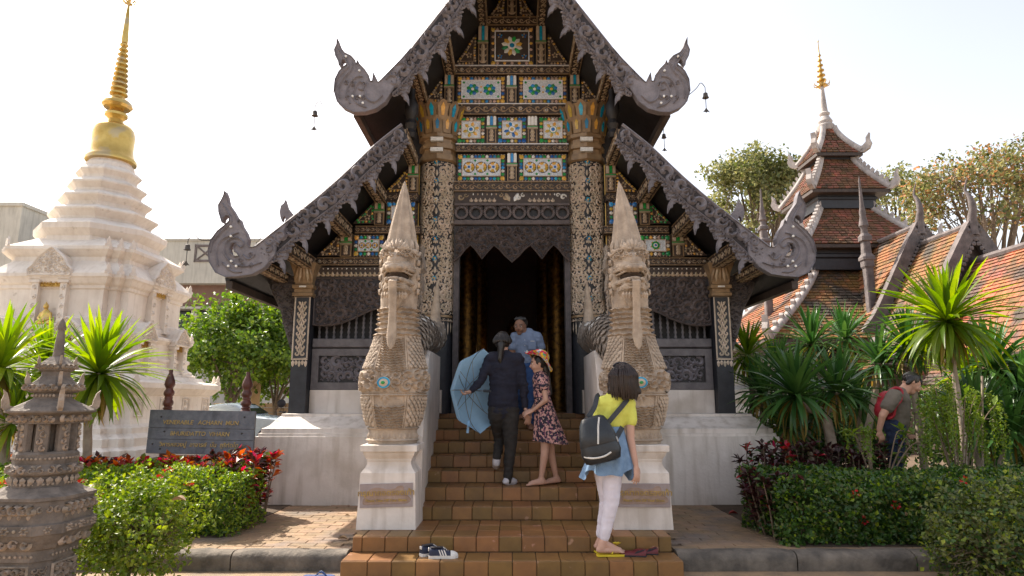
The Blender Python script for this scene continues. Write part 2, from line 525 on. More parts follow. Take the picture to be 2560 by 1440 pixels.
	def capsule(self, a, b, ra, rb, flat=1.0, up=None, n=14):
		"""Tapered limb with round ends; flat squashes it along up."""
		a, b = Vector(a), Vector(b)
		d = b - a
		L_ = max(d.length, 1e-6)
		d = d / L_
		ref = Vector(up) if up is not None else d.orthogonal()
		ref = ref - d * ref.dot(d)
		if ref.length < 1e-6:
			ref = d.orthogonal()
		ref.normalize()
		w = d.cross(ref)
		rings = []
		st = [(-cos(t) * ra, sin(t) * ra, 0) for t in (0.08, 0.5, 1.0, pi / 2)]
		st += [(L_ + sin(t) * rb, cos(t) * rb, 1) for t in (0, 0.57, 1.07, pi / 2 - 0.08)]
		for s, r, _ in st:
			rings.append([tuple(a + d * s + (ref * cos(2 * pi * k / n) * flat + w * sin(2 * pi * k / n)) * r) for k in range(n)])
		self.loft(rings)

	def mesh(self, name, origin=(0, 0, 0), smooth=None):
		me = bpy.data.meshes.new(name)
		ox, oy, oz = origin
		me.from_pydata([(x - ox, y - oy, z - oz) for x, y, z in self.V], [], self.F)
		for k in self.mats:
			me.materials.append(MATS[k])
		if len(self.mats) > 1:
			me.polygons.foreach_set('material_index', self.I)
		if smooth is not None:
			me.shade_smooth()
			if smooth < 179:
				me.set_sharp_from_angle(angle=radians(smooth))
		me.update()
		return me


ORG = {}


def tag(o, label=None, cat=None, group=None, kind=None):
	for k, v in (('label', label), ('category', cat), ('group', group), ('kind', kind)):
		if v:
			o[k] = v
	return o


def thing(name, label, cat, loc=(0, 0, 0), group=None):
	o = bpy.data.objects.new(name, None)
	o.empty_display_size = 0.1
	COL.objects.link(o)
	o.location = loc
	ORG[o.name] = Vector(loc)
	return tag(o, label, cat, group)


def part(name, mb, parent=None, smooth=None, label=None, kind=None, recalc=False):
	"""Link the collected faces as one mesh object; world coordinates in, local ones out."""
	org = ORG.get(parent.name, Vector((0, 0, 0))) if parent else Vector((0, 0, 0))
	me = mb.mesh(name, org, smooth) if isinstance(mb, MB) else mb
	if recalc:
		fix_normals(me)
	o = bpy.data.objects.new(name, me)
	COL.objects.link(o)
	if parent:
		o.parent = parent
		ORG[o.name] = org
	return tag(o, label, kind=kind)


def piece(name, me, M, parent):
	"""One of many alike pieces sharing mesh data, M in world coordinates."""
	o = bpy.data.objects.new(name, me)
	COL.objects.link(o)
	o.parent = parent
	o.matrix_local = Matrix.Translation(-ORG.get(parent.name, Vector((0, 0, 0)))) @ M
	ORG[o.name] = ORG.get(parent.name, Vector((0, 0, 0)))
	return o


def fix_normals(me):
	import bmesh
	bm = bmesh.new()
	bm.from_mesh(me)
	bmesh.ops.recalc_face_normals(bm, faces=bm.faces)
	bm.to_mesh(me)
	bm.free()


def copy_tree(o, parent=None):
	c = o.copy()
	COL.objects.link(c)
	if parent:
		c.parent = parent
	for ch in list(o.children):
		copy_tree(ch, c)
	return c


def blob(mb, voxel=0.01, smooth=6, material='skin', displace=None, origin=(0, 0, 0)):
	"""Fuse overlapping shapes into one continuous skin."""
	me = mb.mesh('blob_source')
	fix_normals(me)
	o = bpy.data.objects.new('blob_source', me)
	COL.objects.link(o)
	r = o.modifiers.new('r', 'REMESH')
	r.mode = 'VOXEL'
	r.voxel_size = voxel
	if smooth:
		s = o.modifiers.new('s', 'SMOOTH')
		s.iterations = smooth
		s.factor = 0.5
	dg = bpy.context.evaluated_depsgraph_get()
	out = bpy.data.meshes.new_from_object(o.evaluated_get(dg), depsgraph=dg)
	bpy.data.objects.remove(o)
	bpy.data.meshes.remove(me)
	out.materials.clear()
	for k in ([material] if isinstance(material, str) else material):
		out.materials.append(MATS[k])
	if displace:
		nr = [v.normal.copy() for v in out.vertices]
		for v, n in zip(out.vertices, nr):
			v.co += n * displace(v.co)
	if origin != (0, 0, 0):
		out.transform(Matrix.Translation(-Vector(origin)))
	out.shade_smooth()
	out.update()
	return out


def lettering(body, size, align='CENTER', extrude=0.003, shear=0.0, bold=0.0):
	"""Text as real letters: a list of vertices and faces lying in the x-y plane."""
	cu = bpy.data.curves.new('letters', 'FONT')
	cu.body = body
	cu.size = size
	cu.align_x = align
	cu.align_y = 'CENTER'
	cu.extrude = extrude
	cu.shear = shear
	cu.offset = bold
	cu.resolution_u = 3
	o = bpy.data.objects.new('letters', cu)
	COL.objects.link(o)
	dg = bpy.context.evaluated_depsgraph_get()
	me = bpy.data.meshes.new_from_object(o.evaluated_get(dg), depsgraph=dg)
	vs = [v.co.copy() for v in me.vertices]
	fs = [tuple(p.vertices) for p in me.polygons]
	bpy.data.objects.remove(o)
	bpy.data.meshes.remove(me)
	bpy.data.curves.remove(cu)
	return vs, fs


def add_text(mb, body, size, to, **kw):
	vs, fs = lettering(body, size, **kw)
	a = len(mb.V)
	for v in vs:
		mb.V.append(tuple(to(v.x, v.y, v.z)))
	for q in fs:
		mb.f(*[a + i for i in q])
	return vs


# ------------------------------------------------------------------ carved ornament
def ridge(mb, to, pts, wid, h):
	"""A raised, ridged ribbon along pts in the flat (a, b) of a carved surface."""
	n = len(pts)
	rows = []
	for i in range(n):
		a0, b0 = pts[max(i - 1, 0)]
		a1, b1 = pts[min(i + 1, n - 1)]
		dx, dy = a1 - a0, b1 - b0
		L_ = math.hypot(dx, dy) or 1e-9
		nx, ny = -dy / L_, dx / L_
		w = wid[i] if isinstance(wid, list) else wid
		x, y = pts[i]
		rows.append((mb.v(to(x + nx * w, y + ny * w, 0)), mb.v(to(x, y, h)), mb.v(to(x - nx * w, y - ny * w, 0))))
	for p, q in zip(rows, rows[1:]):
		mb.f(p[0], p[1], q[1], q[0])
		mb.f(p[1], p[2], q[2], q[1])


def curl(mb, to, x, y, s, ang, turn=1, w=0.16, h=None, turns=1.05, seg=11):
	pts, wid = [], []
	for i in range(seg + 1):
		t = i / seg
		a = ang + turn * 2 * pi * turns * t
		r = s * (1.0 - 0.80 * t ** 0.85)
		pts.append((x + r * cos(a), y + r * sin(a)))
		wid.append(s * w * (0.35 + 0.9 * sin(pi * min(1, 0.12 + t * 0.9)) ** 0.7))
	ridge(mb, to, pts, wid, h or s * 0.22)


def petal(mb, to, x, y, L_, w, ang, h):
	ca, sa = cos(ang), sin(ang)

	def q(u, v, d):
		return mb.v(to(x + u * ca - v * sa, y + u * sa + v * ca, d))
	o = [q(0, 0, 0), q(L_ * 0.35, w, 0), q(L_ * 0.75, w * 0.75, 0), q(L_, 0, 0), q(L_ * 0.75, -w * 0.75, 0), q(L_ * 0.35, -w, 0)]
	c = q(L_ * 0.5, 0, h)
	for i in range(6):
		mb.f(o[i], o[(i + 1) % 6], c)


def floret(mb, to, x, y, r, n=6, h=None, rot=0.0, mats=None, w=0.3):
	for i in range(n):
		if mats:
			mb.m(mats[i % len(mats)])
		a = rot + 2 * pi * i / n
		petal(mb, to, x + cos(a) * r * 0.22, y + sin(a) * r * 0.22, r * 0.78, r * w, a, h or r * 0.2)


def disc(mb, to, x, y, r, h, n=12, r0=0.0, dome=0.3):
	if r0 <= 0:
		o = [mb.v(to(x + r * cos(2 * pi * i / n), y + r * sin(2 * pi * i / n), h)) for i in range(n)]
		b = [mb.v(to(x + r * cos(2 * pi * i / n), y + r * sin(2 * pi * i / n), 0)) for i in range(n)]
		c = mb.v(to(x, y, h + r * dome))
		for i in range(n):
			j = (i + 1) % n
			mb.f(o[i], o[j], c)
			mb.f(b[i], b[j], o[j], o[i])
	else:
		rg = []
		for rr, hh in ((r, 0), (r, h), (r0, h), (r0, 0)):
			rg.append([mb.v(to(x + rr * cos(2 * pi * i / n), y + rr * sin(2 * pi * i / n), hh)) for i in range(n)])
		for p, q in zip(rg, rg[1:]):
			for i in range(n):
				j = (i + 1) % n
				mb.f(p[i], p[j], q[j], q[i])


def vine(mb, to, x0, x1, y0, y1, h=0.008, gem=None, base='gilt'):
	"""A running scroll along a long band."""
	H = y1 - y0
	L_ = x1 - x0
	n = max(2, round(L_ / (H * 0.95)))
	st = L_ / n
	yc = (y0 + y1) / 2
	pts = [(x0 + L_ * i / (n * 8), yc + H * 0.26 * sin(pi * i / 8)) for i in range(n * 8 + 1)]
	mb.m(base)
	ridge(mb, to, pts, H * 0.055, h)
	for i in range(n):
		s = 1 if i % 2 == 0 else -1
		cx = x0 + st * (i + 0.5)
		curl(mb, to, cx, yc - s * H * 0.10, H * 0.34, pi / 2 * s + 0.6, s, 0.2, h)
		petal(mb, to, cx - st * 0.35, yc - s * H * 0.28, H * 0.3, H * 0.1, s * 0.7, h)
		petal(mb, to, cx + st * 0.28, yc + s * H * 0.42, H * 0.28, H * 0.09, -s * 0.9 + pi, h)
		if gem and i % 3 == 1:
			mb.m(gem)
			floret(mb, to, cx, yc - s * H * 0.1, H * 0.22, 6, h * 1.6)
			mb.m(base)


def inside(poly, x, y):
	r = False
	n = len(poly)
	for i in range(n):
		x1, y1 = poly[i]
		x2, y2 = poly[(i + 1) % n]
		if (y1 > y) != (y2 > y) and x < (x2 - x1) * (y - y1) / (y2 - y1) + x1:
			r = not r
	return r


def edge_dist(poly, x, y):
	best = 1e9
	n = len(poly)
	for i in range(n):
		x1, y1 = poly[i]
		x2, y2 = poly[(i + 1) % n]
		dx, dy = x2 - x1, y2 - y1
		L2 = dx * dx + dy * dy or 1e-12
		t = max(0, min(1, ((x - x1) * dx + (y - y1) * dy) / L2))
		best = min(best, math.hypot(x - x1 - t * dx, y - y1 - t * dy))
	return best


def carve_fill(mb, to, poly, size, h, seed=0, gap=0.75, w=0.2, jit=0.35, tries=2600):
	"""Scrolls of uneven size packed into an outline."""
	rnd = random.Random(seed)
	xs = [p[0] for p in poly]
	ys = [p[1] for p in poly]
	put = []
	for k in range(tries):
		x, y = rnd.uniform(min(xs), max(xs)), rnd.uniform(min(ys), max(ys))
		if not inside(poly, x, y):
			continue
		s = size * (rnd.uniform(0.7, 1.15) if k < tries * 0.6 else rnd.uniform(0.35, 0.6))
		if edge_dist(poly, x, y) < s * 0.85:
			continue
		if any((x - a) ** 2 + (y - b) ** 2 < ((s + c) * gap * 1.15) ** 2 for a, b, c in put):
			continue
		put.append((x, y, s))
		if s > size * 0.62:
			curl(mb, to, x, y, s, rnd.uniform(0, 2 * pi), rnd.choice((-1, 1)), w, h, rnd.uniform(0.9, 1.25))
		else:
			for j in range(3):
				petal(mb, to, x, y, s * 1.2, s * 0.42, rnd.uniform(0, 6.28), h * 0.9)
	return put


def outline(mb, to, poly, wid, h, closed=True):
	pts = list(poly) + ([poly[0]] if closed else [])
	ridge(mb, to, pts, wid, h)


def smooth_line(pts, n=6):
	"""Catmull-Rom through the points."""
	out = []
	for i in range(len(pts) - 1):
		p0 = pts[max(i - 1, 0)]
		p1, p2 = pts[i], pts[i + 1]
		p3 = pts[min(i + 2, len(pts) - 1)]
		for k in range(n):
			t = k / n
			out.append(tuple(0.5 * (2 * b + (c - a) * t + (2 * a - 5 * b + 4 * c - d) * t * t + (3 * b - a - 3 * c + d) * t ** 3)
                             for a, b, c, d in zip(p0, p1, p2, p3)))
	out.append(tuple(pts[-1]))
	return out


def mirror_x(mb):
	"""The same shape on the other side of the hall's middle."""
	m = MB()
	m.V = [(-x, y, z) for x, y, z in mb.V]
	m.F = [tuple(reversed(q)) for q in mb.F]
	m.I, m.mats = list(mb.I), list(mb.mats)
	return m

# ------------------------------------------------------------------ ground, pavement, kerbs
g = MB('ground')
g.box(-300, 300, -40, 500, -0.6, 0.0)
tag(part('ground', g), kind='structure')

TERR = 0.15
fc = MB('paver')
fc.box(-14, 14, -6, 5.84, -0.05, 0.004)
tag(part('forecourt', fc), kind='structure')
YK = 5.82                # front of the kerb
pv = MB('grout')
pv.box(-14, -1.42, YK + 0.16, 8.46, 0.0, TERR - 0.012)
pv.box(1.42, 14, YK + 0.16, 8.46, 0.0, TERR - 0.012)
pv.box(-14, -3.2, 8.46, 16, 0.0, TERR - 0.014)
pv.box(3.2, 14, 8.46, 16, 0.0, TERR - 0.014)
pavement = tag(part('pavement', pv), kind='structure')
ORG[pavement.name] = Vector((0, 0, 0))
pm = MB('paver')
pm.cbox((0, 0, 0), (0.236, 0.116, 0.05), 0.004)
paver_me = pm.mesh('paver')
rp = random.Random(3)
k = 0
for side in (-1, 1):
	for r in range(21):
		y = YK + 0.16 + 0.06 + r * 0.12
		for c in range(9):
			x = side * (1.42 + 0.13 + (0.12 if r % 2 else 0) + c * 0.24)
			if y > 8.38 or (side < 0 and c > 7):
				continue
			M = Matrix.Translation((x, y, TERR - 0.026 + rp.uniform(-0.003, 0.003))) @ Matrix.Rotation(rp.uniform(-0.012, 0.012), 4, 'Z')
			piece('paver', paver_me, M, pavement)
			k += 1
# worn brick paving beyond the ones one can pick out
for side in (-1, 1):
	rest = MB('paver')
	for r in range(21):
		y = YK + 0.22 + r * 0.12
		for c in range(8 if side < 0 else 9, 40):
			x = side * (1.55 + (0.12 if r % 2 else 0) + c * 0.24)
			if y < 8.38:
				rest.cbox((x, y, TERR - 0.026), (0.232, 0.112, 0.05), 0.006)
	part('paver_field', rest, pavement, kind='stuff')

for side in (-1, 1):
	kb = MB('kerb_stone')
	x = 1.43
	root = thing('kerb', 'long worn grey stone kerb running %s' % ('from the stair past the stone lantern' if side < 0 else 'from the stair below the dark green hedge'), 'kerb', (side * 4, YK, 0))
	root['kind'] = 'structure'
	while x < 13:
		L_ = 0.95 + rp.uniform(-0.1, 0.1)
		prof = [(0.0, 0.0), (-0.01, 0.09), (0.004, 0.125), (0.03, 0.145), (0.07, 0.155), (0.162, 0.155), (0.162, 0.0)]
		kk = MB('kerb_stone')
		rings = []
		for j in range(22):
			xx = x + (L_ - 0.012) * j / 21
			rings.append([(side * xx, YK + a + 0.016 * noise.noise((xx * 4, a * 9, 1)) + 0.008 * noise.noise((xx * 13, a * 20, 5)), b + (0.014 * noise.noise((xx * 5, a * 7, 3)) + 0.006 * noise.noise((xx * 17, a * 17, 9)) if b > 0 else 0)) for a, b in prof])
		kk.loft(rings)
		part('kerb_stone', kk, root, smooth=50, recalc=True)
		x += L_

# ------------------------------------------------------------------ entrance stair
ST_Y = [5.60, 5.91, 6.68, 7.06, 7.44, 7.82, 8.20, 8.58, 8.96, 9.32]
ST_Z = [0.137, 0.269, 0.396, 0.534, 0.663, 0.796, 0.929, 1.059, 1.192, 1.262]
stair = thing('entrance_stair', 'broad stair of glazed brown tiles rising to the dark doorway', 'stairs', (0, 5.6, 0))
sb = MB('grout')
for i, (y, z) in enumerate(zip(ST_Y, ST_Z)):
	w = 1.42 if i == 0 else (1.40 if i == 1 else 0.93 + 0.04 * max(0, y - 6.5))
	y1 = ST_Y[i + 1] if i < 9 else 9.7
	sb.box(-w + 0.012, w - 0.012, y + 0.012, y1 + 0.012, -0.05 if i == 0 else ST_Z[i - 1] - 0.3, z - 0.012)
part('stair_core', sb, stair)
tm = MB('tile_glaze')
tm.cbox((0, 0, 0), (1, 1, 1), 0.02)
rt = random.Random(5)
tile_cache = {}


def tile_mesh(sx, sy, sz):
	key = (round(sx, 3), round(sy, 3), round(sz, 3))
	if key not in tile_cache:
		t = MB('tile_glaze')
		t.cbox((0, 0, 0), key, 0.004)
		tile_cache[key] = t.mesh('tile')
	return tile_cache[key]


for i, (y, z) in enumerate(zip(ST_Y, ST_Z)):
	w = 1.42 if i == 0 else (1.40 if i == 1 else 0.93 + 0.04 * max(0, y - 6.5))
	zb = ST_Z[i - 1] if i else 0.0
	yb = ST_Y[i + 1] if i < 9 else 9.62
	tw = 0.2
	off = (0.5 if i % 2 else 0.0) + rt.uniform(-0.08, 0.08)
	edges = [-w]
	n0 = math.ceil((-w + 0.05) / tw - off)
	kx = n0
	while True:
		e = (kx + off) * tw
		if e > w - 0.05:
			break
		if e > -w + 0.05:
			edges.append(e)
		kx += 1
	edges.append(w)
	for a, b in zip(edges, edges[1:]):
		cx, sx = (a + b) / 2, (b - a) - 0.006
		M = Matrix.Translation((cx, y + 0.008 + rt.uniform(-0.002, 0.002), (z + zb) / 2 + 0.001)) @ Matrix.Rotation(rt.uniform(-0.006, 0.006), 4, 'Z')
		piece('tile', tile_mesh(sx, 0.016, z - zb - 0.008), M, stair)
		depth = yb - y - 0.018
		nr = max(1, round(depth / 0.3)) if i < 9 else 2
		for r in range(nr):
			dy = depth / nr
			M = Matrix.Translation((cx, y + 0.018 + dy * (r + 0.5), z - 0.007 + rt.uniform(-0.0015, 0.0015))) @ Matrix.Rotation(rt.uniform(-0.004, 0.004), 4, 'X')
			piece('tile', tile_mesh(sx, dy - 0.006, 0.015), M, stair)

# ------------------------------------------------------------------ the temple hall
YW, YS, YB = 9.40, 9.20, 8.10        # gable wall, side bays, bargeboards
hall = thing('temple_hall', 'ornate dark wooden temple hall with gilded gable, carved eaves and open dark doorway', 'temple', (0, 9.2, 0))


def plane(Y):
	return lambda a, b, d: (a, Y - d, b)


def rect(x0, x1, y0, y1, Y):
	ym = (y0 + y1) / 2
	return PX(x0, ym, Y), PX(x1, ym, Y), PZ(y1, Y), PZ(y0, Y)


# white plinth, in two halves either side of the stair
for side in (-1, 1):
	rings = []
	for hw, yf, z in [(3.30, 8.390, 0.0), (3.30, 8.390, 0.16), (3.245, 8.425, 0.985), (3.20, 8.450, 0.99), (3.195, 8.455, 1.025), (3.15, 8.490, 1.03),
                      (3.145, 8.495, 1.085), (3.09, 8.550, 1.095), (3.03, 8.620, 1.12), (2.985, 8.700, 1.165), (2.95, 8.780, 1.205), (2.915, 8.830, 1.228), (2.90, 8.845, 1.232), (2.898, 8.847, 1.262), (2.86, 8.880, 1.267)]:
		hw = hw * 0.5 + (1.68 if side < 0 else 1.81)
		rings.append([(side * 1.06, yf, z), (side * hw, yf, z), (side * hw, 16, z), (side * 1.06, 16, z)])
	pb = MB('plaster')
	pb.loft(rings)
	part('plinth', pb, hall, smooth=35, recalc=True)
fl = MB('interior_floor')
fl.box(-1.05, 1.05, 9.62, 16, 0.9, 1.255)
part('floor', fl, hall)

# side bays: dado, framed carved panel, rail, balusters, carved arch, friezes
for side in (-1, 1):
	def X(v):
		return side * v

	def to_s(Y):
		return (lambda a, b, d: (side * a, Y - d, b))
	bay0, bay1 = 1.36, 2.86            # between the great column and the corner post
	d = MB('plaster')
	d.box(min(X(1.0), X(2.86)), max(X(1.0), X(2.86)), YS - 0.03, YS + 0.25, 1.267, PZ(975, YS))
	part('dado_wall', d, hall)
	z0, z1 = PZ(974, YS), PZ(872, YS)
	fr = MB('grey_wood')
	fw = 0.10
	for a0, a1, b0, b1, dd in [(bay0, bay1, z0, z0 + fw, 0.02), (bay0, bay1, z1 - fw, z1, 0.02), (bay0, bay0 + fw, z0 + fw, z1 - fw, 0.018), (bay1 - fw, bay1, z0 + fw, z1 - fw, 0.018)]:
		fr.box(min(X(a0), X(a1)), max(X(a0), X(a1)), YS - dd, YS + 0.06, b0, b1)
	pn = part('panel_frame', fr, hall)
	bk = MB('black_wood')
	bk.box(min(X(bay0 + fw), X(bay1 - fw)), max(X(bay0 + fw), X(bay1 - fw)), YS + 0.03, YS + 0.06, z0 + fw, z1 - fw)
	part('panel_back', bk, hall)
	cv = MB('carved_grey')
	q = [(bay0 + fw, z0 + fw), (bay1 - fw, z0 + fw), (bay1 - fw, z1 - fw), (bay0 + fw, z1 - fw)]
	carve_fill(cv, to_s(YS + 0.03), q, 0.085, 0.035, 11 + side, 0.54, 0.30)
	part('carved_panel', cv, hall, kind='stuff')
	rl = MB('grey_wood')
	zr0, zr1 = PZ(869, YS), PZ(847, YS)
	rl.cbox((X((bay0 + bay1) / 2), YS + 0.02, (zr0 + zr1) / 2), (bay1 - bay0, 0.14, zr1 - zr0), 0.012)
	part('rail', rl, hall)
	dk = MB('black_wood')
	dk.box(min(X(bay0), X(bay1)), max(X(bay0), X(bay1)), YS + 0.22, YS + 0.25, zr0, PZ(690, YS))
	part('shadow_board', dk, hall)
	bal = MB('grey_wood')
	hb = PZ(765, YS) - zr1
	pr = [(0.016, 0)]
	nb = 7
	for j in range(nb):
		zz = hb * j / nb
		pr += [(0.014, zz + 0.01), (0.024, zz + hb / nb * 0.5), (0.014, zz + hb / nb - 0.004)]
	pr.append((0.016, hb + 0.12))
	bal.lathe(pr, (0, 0), 8)
	bme = bal.mesh('baluster', smooth=60)
	for j in range(14):
		xb = bay0 + 0.06 + j * (bay1 - bay0 - 0.12) / 13
		piece('baluster', bme, Matrix.Translation((X(xb), YS + 0.08, zr1 - 0.002)), hall)
	# carved arch board over the balusters: low beside the corner post, rising to the column
	zt, zl = PZ(697, YS), PZ(813, YS)
	low = smooth_line([(bay1, zl), (bay1 - 0.25, zl - 0.005), (bay1 - 0.5, zl + 0.06), (bay1 - 0.8, zl + 0.20), (bay0 + 0.3, zl + 0.33), (bay0, zl + 0.36)], 5)
	poly = low + [(bay0, zt), (bay1, zt)]
	ab = MB('carved_shade')
	ab.prism(poly, -0.02, 0.05, to_s(YS))
	arch = part('arch_board', ab, hall, recalc=True)
	cv = MB('carved_brown')
	carve_fill(cv, to_s(YS - 0.05), poly, 0.085, 0.035, 21 + side, 0.54, 0.32)
	outline(cv, to_s(YS - 0.05), poly, 0.014, 0.02)
	part('scrollwork', cv, arch, kind='stuff')
	# friezes above the arch
	for y0, y1, mt in [(695, 668, 'fringe'), (665, 645, 'vine'), (585, 566, 'vine')]:
		xi, xo = (1.36, 2.86) if y0 > 600 else (1.36, 2.32)
		za, zb = PZ(y0, YS), PZ(y1, YS)
		bm_ = MB('umber')
		bm_.box(min(X(xi), X(xo)), max(X(xi), X(xo)), YS - 0.03, YS + 0.1, za, zb)
		fz = part('frieze_beam', bm_, hall)
		o = MB('gilt')
		if mt == 'vine':
			vine(o, to_s(YS - 0.031), xi, xo, za + 0.02, zb - 0.02, 0.01, 'gem_white')
			o.m('gilt_plain')
			for zz in (za + 0.004, zb - 0.012):
				o.box(min(X(xi), X(xo)), max(X(xi), X(xo)), YS - 0.042, YS - 0.029, zz, zz + 0.01)
		else:
			n = 22
			for j in range(n):
				xx = xi + (xo - xi) * (j + 0.5) / n
				o.m('gilt')
				petal(o, to_s(YS - 0.031), xx, za + 0.015, 0.075, 0.022, pi / 2, 0.012)
				petal(o, to_s(YS - 0.031), xx, za + 0.015, 0.05, 0.013, pi / 2 - 0.75, 0.01)
				petal(o, to_s(YS - 0.031), xx, za + 0.015, 0.05, 0.013, pi / 2 + 0.75, 0.01)
				o.m('gem_white' if j % 2 else 'gilt_pale')
				disc(o, to_s(YS - 0.031), xx, zb - 0.03, 0.011, 0.006, 6)
		part('scrollwork', o, fz, kind='stuff')

	# corner post with lotus capital and gilded lacquer
	pxc, pw, py0 = 2.985, 0.115, 9.02
	zb, zf, zc = 1.262, PZ(918, 9.05), PZ(742, 9.05)
	po = MB('blue_black')
	po.box(X(pxc) - pw, X(pxc) + pw, py0, py0 + 2 * pw, zb, zc)
	post = part('corner_post', po, hall)
	o = MB('gilt_pale')
	tp = to_s(py0 - 0.001)
	outline(o, tp, [(pxc - pw + 0.012, zf + 0.12), (pxc + pw - 0.012, zf + 0.12), (pxc + pw - 0.012, zc - 0.01), (pxc - pw + 0.012, zc - 0.01)], 0.011, 0.008)
	zz = zf + 0.19
	while zz < zc - 0.06:
		for s in (-1, 1):
			curl(o, tp, pxc + s * 0.043, zz, 0.040, pi / 2, s, 0.26, 0.008)
			petal(o, tp, pxc + s * 0.02, zz + 0.04, 0.05, 0.016, pi / 2 - s * 0.8, 0.008)
		petal(o, tp, pxc, zz + 0.01, 0.07, 0.014, pi / 2, 0.008)
		zz += 0.095
	for j in range(5):
		xx = pxc - pw + 0.025 + j * (2 * pw - 0.05) / 4
		petal(o, tp, xx, zf + 0.10, 0.10 if j % 2 == 0 else 0.075, 0.022, -pi / 2, 0.01)
	o.box(X(pxc) - pw, X(pxc) + pw, py0 - 0.012, py0 - 0.001, zf + 0.10, zf + 0.115)
	part('gilded_pattern', o, post, kind='stuff')
	cp = MB('gilt_plain')
	zk = PZ(660, 9.05)
	cap = zk - zc
	prof = [(0.125, zc), (0.145, zc + 0.01), (0.145, zc + 0.05), (0.125, zc + 0.06), (0.125, zc + 0.11), (0.15, zc + 0.12), (0.15, zc + 0.165), (0.12, zc + 0.18), (0.12, zc + 0.2), (0.145, zc + cap * 0.72), (0.19, zk)]
	cp.rect_tiers(prof, (X(pxc), py0 + pw))
	cpo = part('capital', cp, hall)
	o = MB('gilt')
	tq = lambda a, b, dd: (X(a), py0 + pw - 0.128 - 0.055 * max(0, (b - zc - 0.2) / max(cap - 0.2, 0.01)) - dd, b)
	for j in range(5):
		xx = pxc - 0.13 + j * 0.065
		o.m('gilt' if j % 2 else 'gilt_plain')
		petal(o, tq, xx, zc + 0.2, cap - 0.21, 0.028, pi / 2 - (j - 2) * -0.12 * 1, 0.014)
	o.m('gem_white')
	o.box(X(pxc) - 0.05, X(pxc) + 0.05, py0 + pw - 0.153, py0 + pw - 0.148, zc + 0.128, zc + 0.152)
	part('petal_inlay', o, cpo, kind='stuff')

	# carved bracket from the post to the eave
	br = MB('carved_dark')
	e0 = P(1280 + 1 * (1280 - 745), 700, 8.9)
	pts = [(3.10, PZ(690, 9.1)), (3.55, PZ(690, 9.1)), (3.45, PZ(735, 9.1)), (3.32, PZ(775, 9.1)), (3.26, PZ(815, 9.1)), (3.17, PZ(860, 9.1)), (3.10, PZ(890, 9.1))]
	br.prism(pts, -0.03, 0.03, to_s(9.12))
	bo = part('eave_bracket', br, hall, recalc=True)
	cv = MB('carved_dark')
	carve_fill(cv, to_s(9.089), pts, 0.06, 0.02, 31 + side, 0.65, 0.24)
	part('scrollwork', cv, bo, kind='stuff')

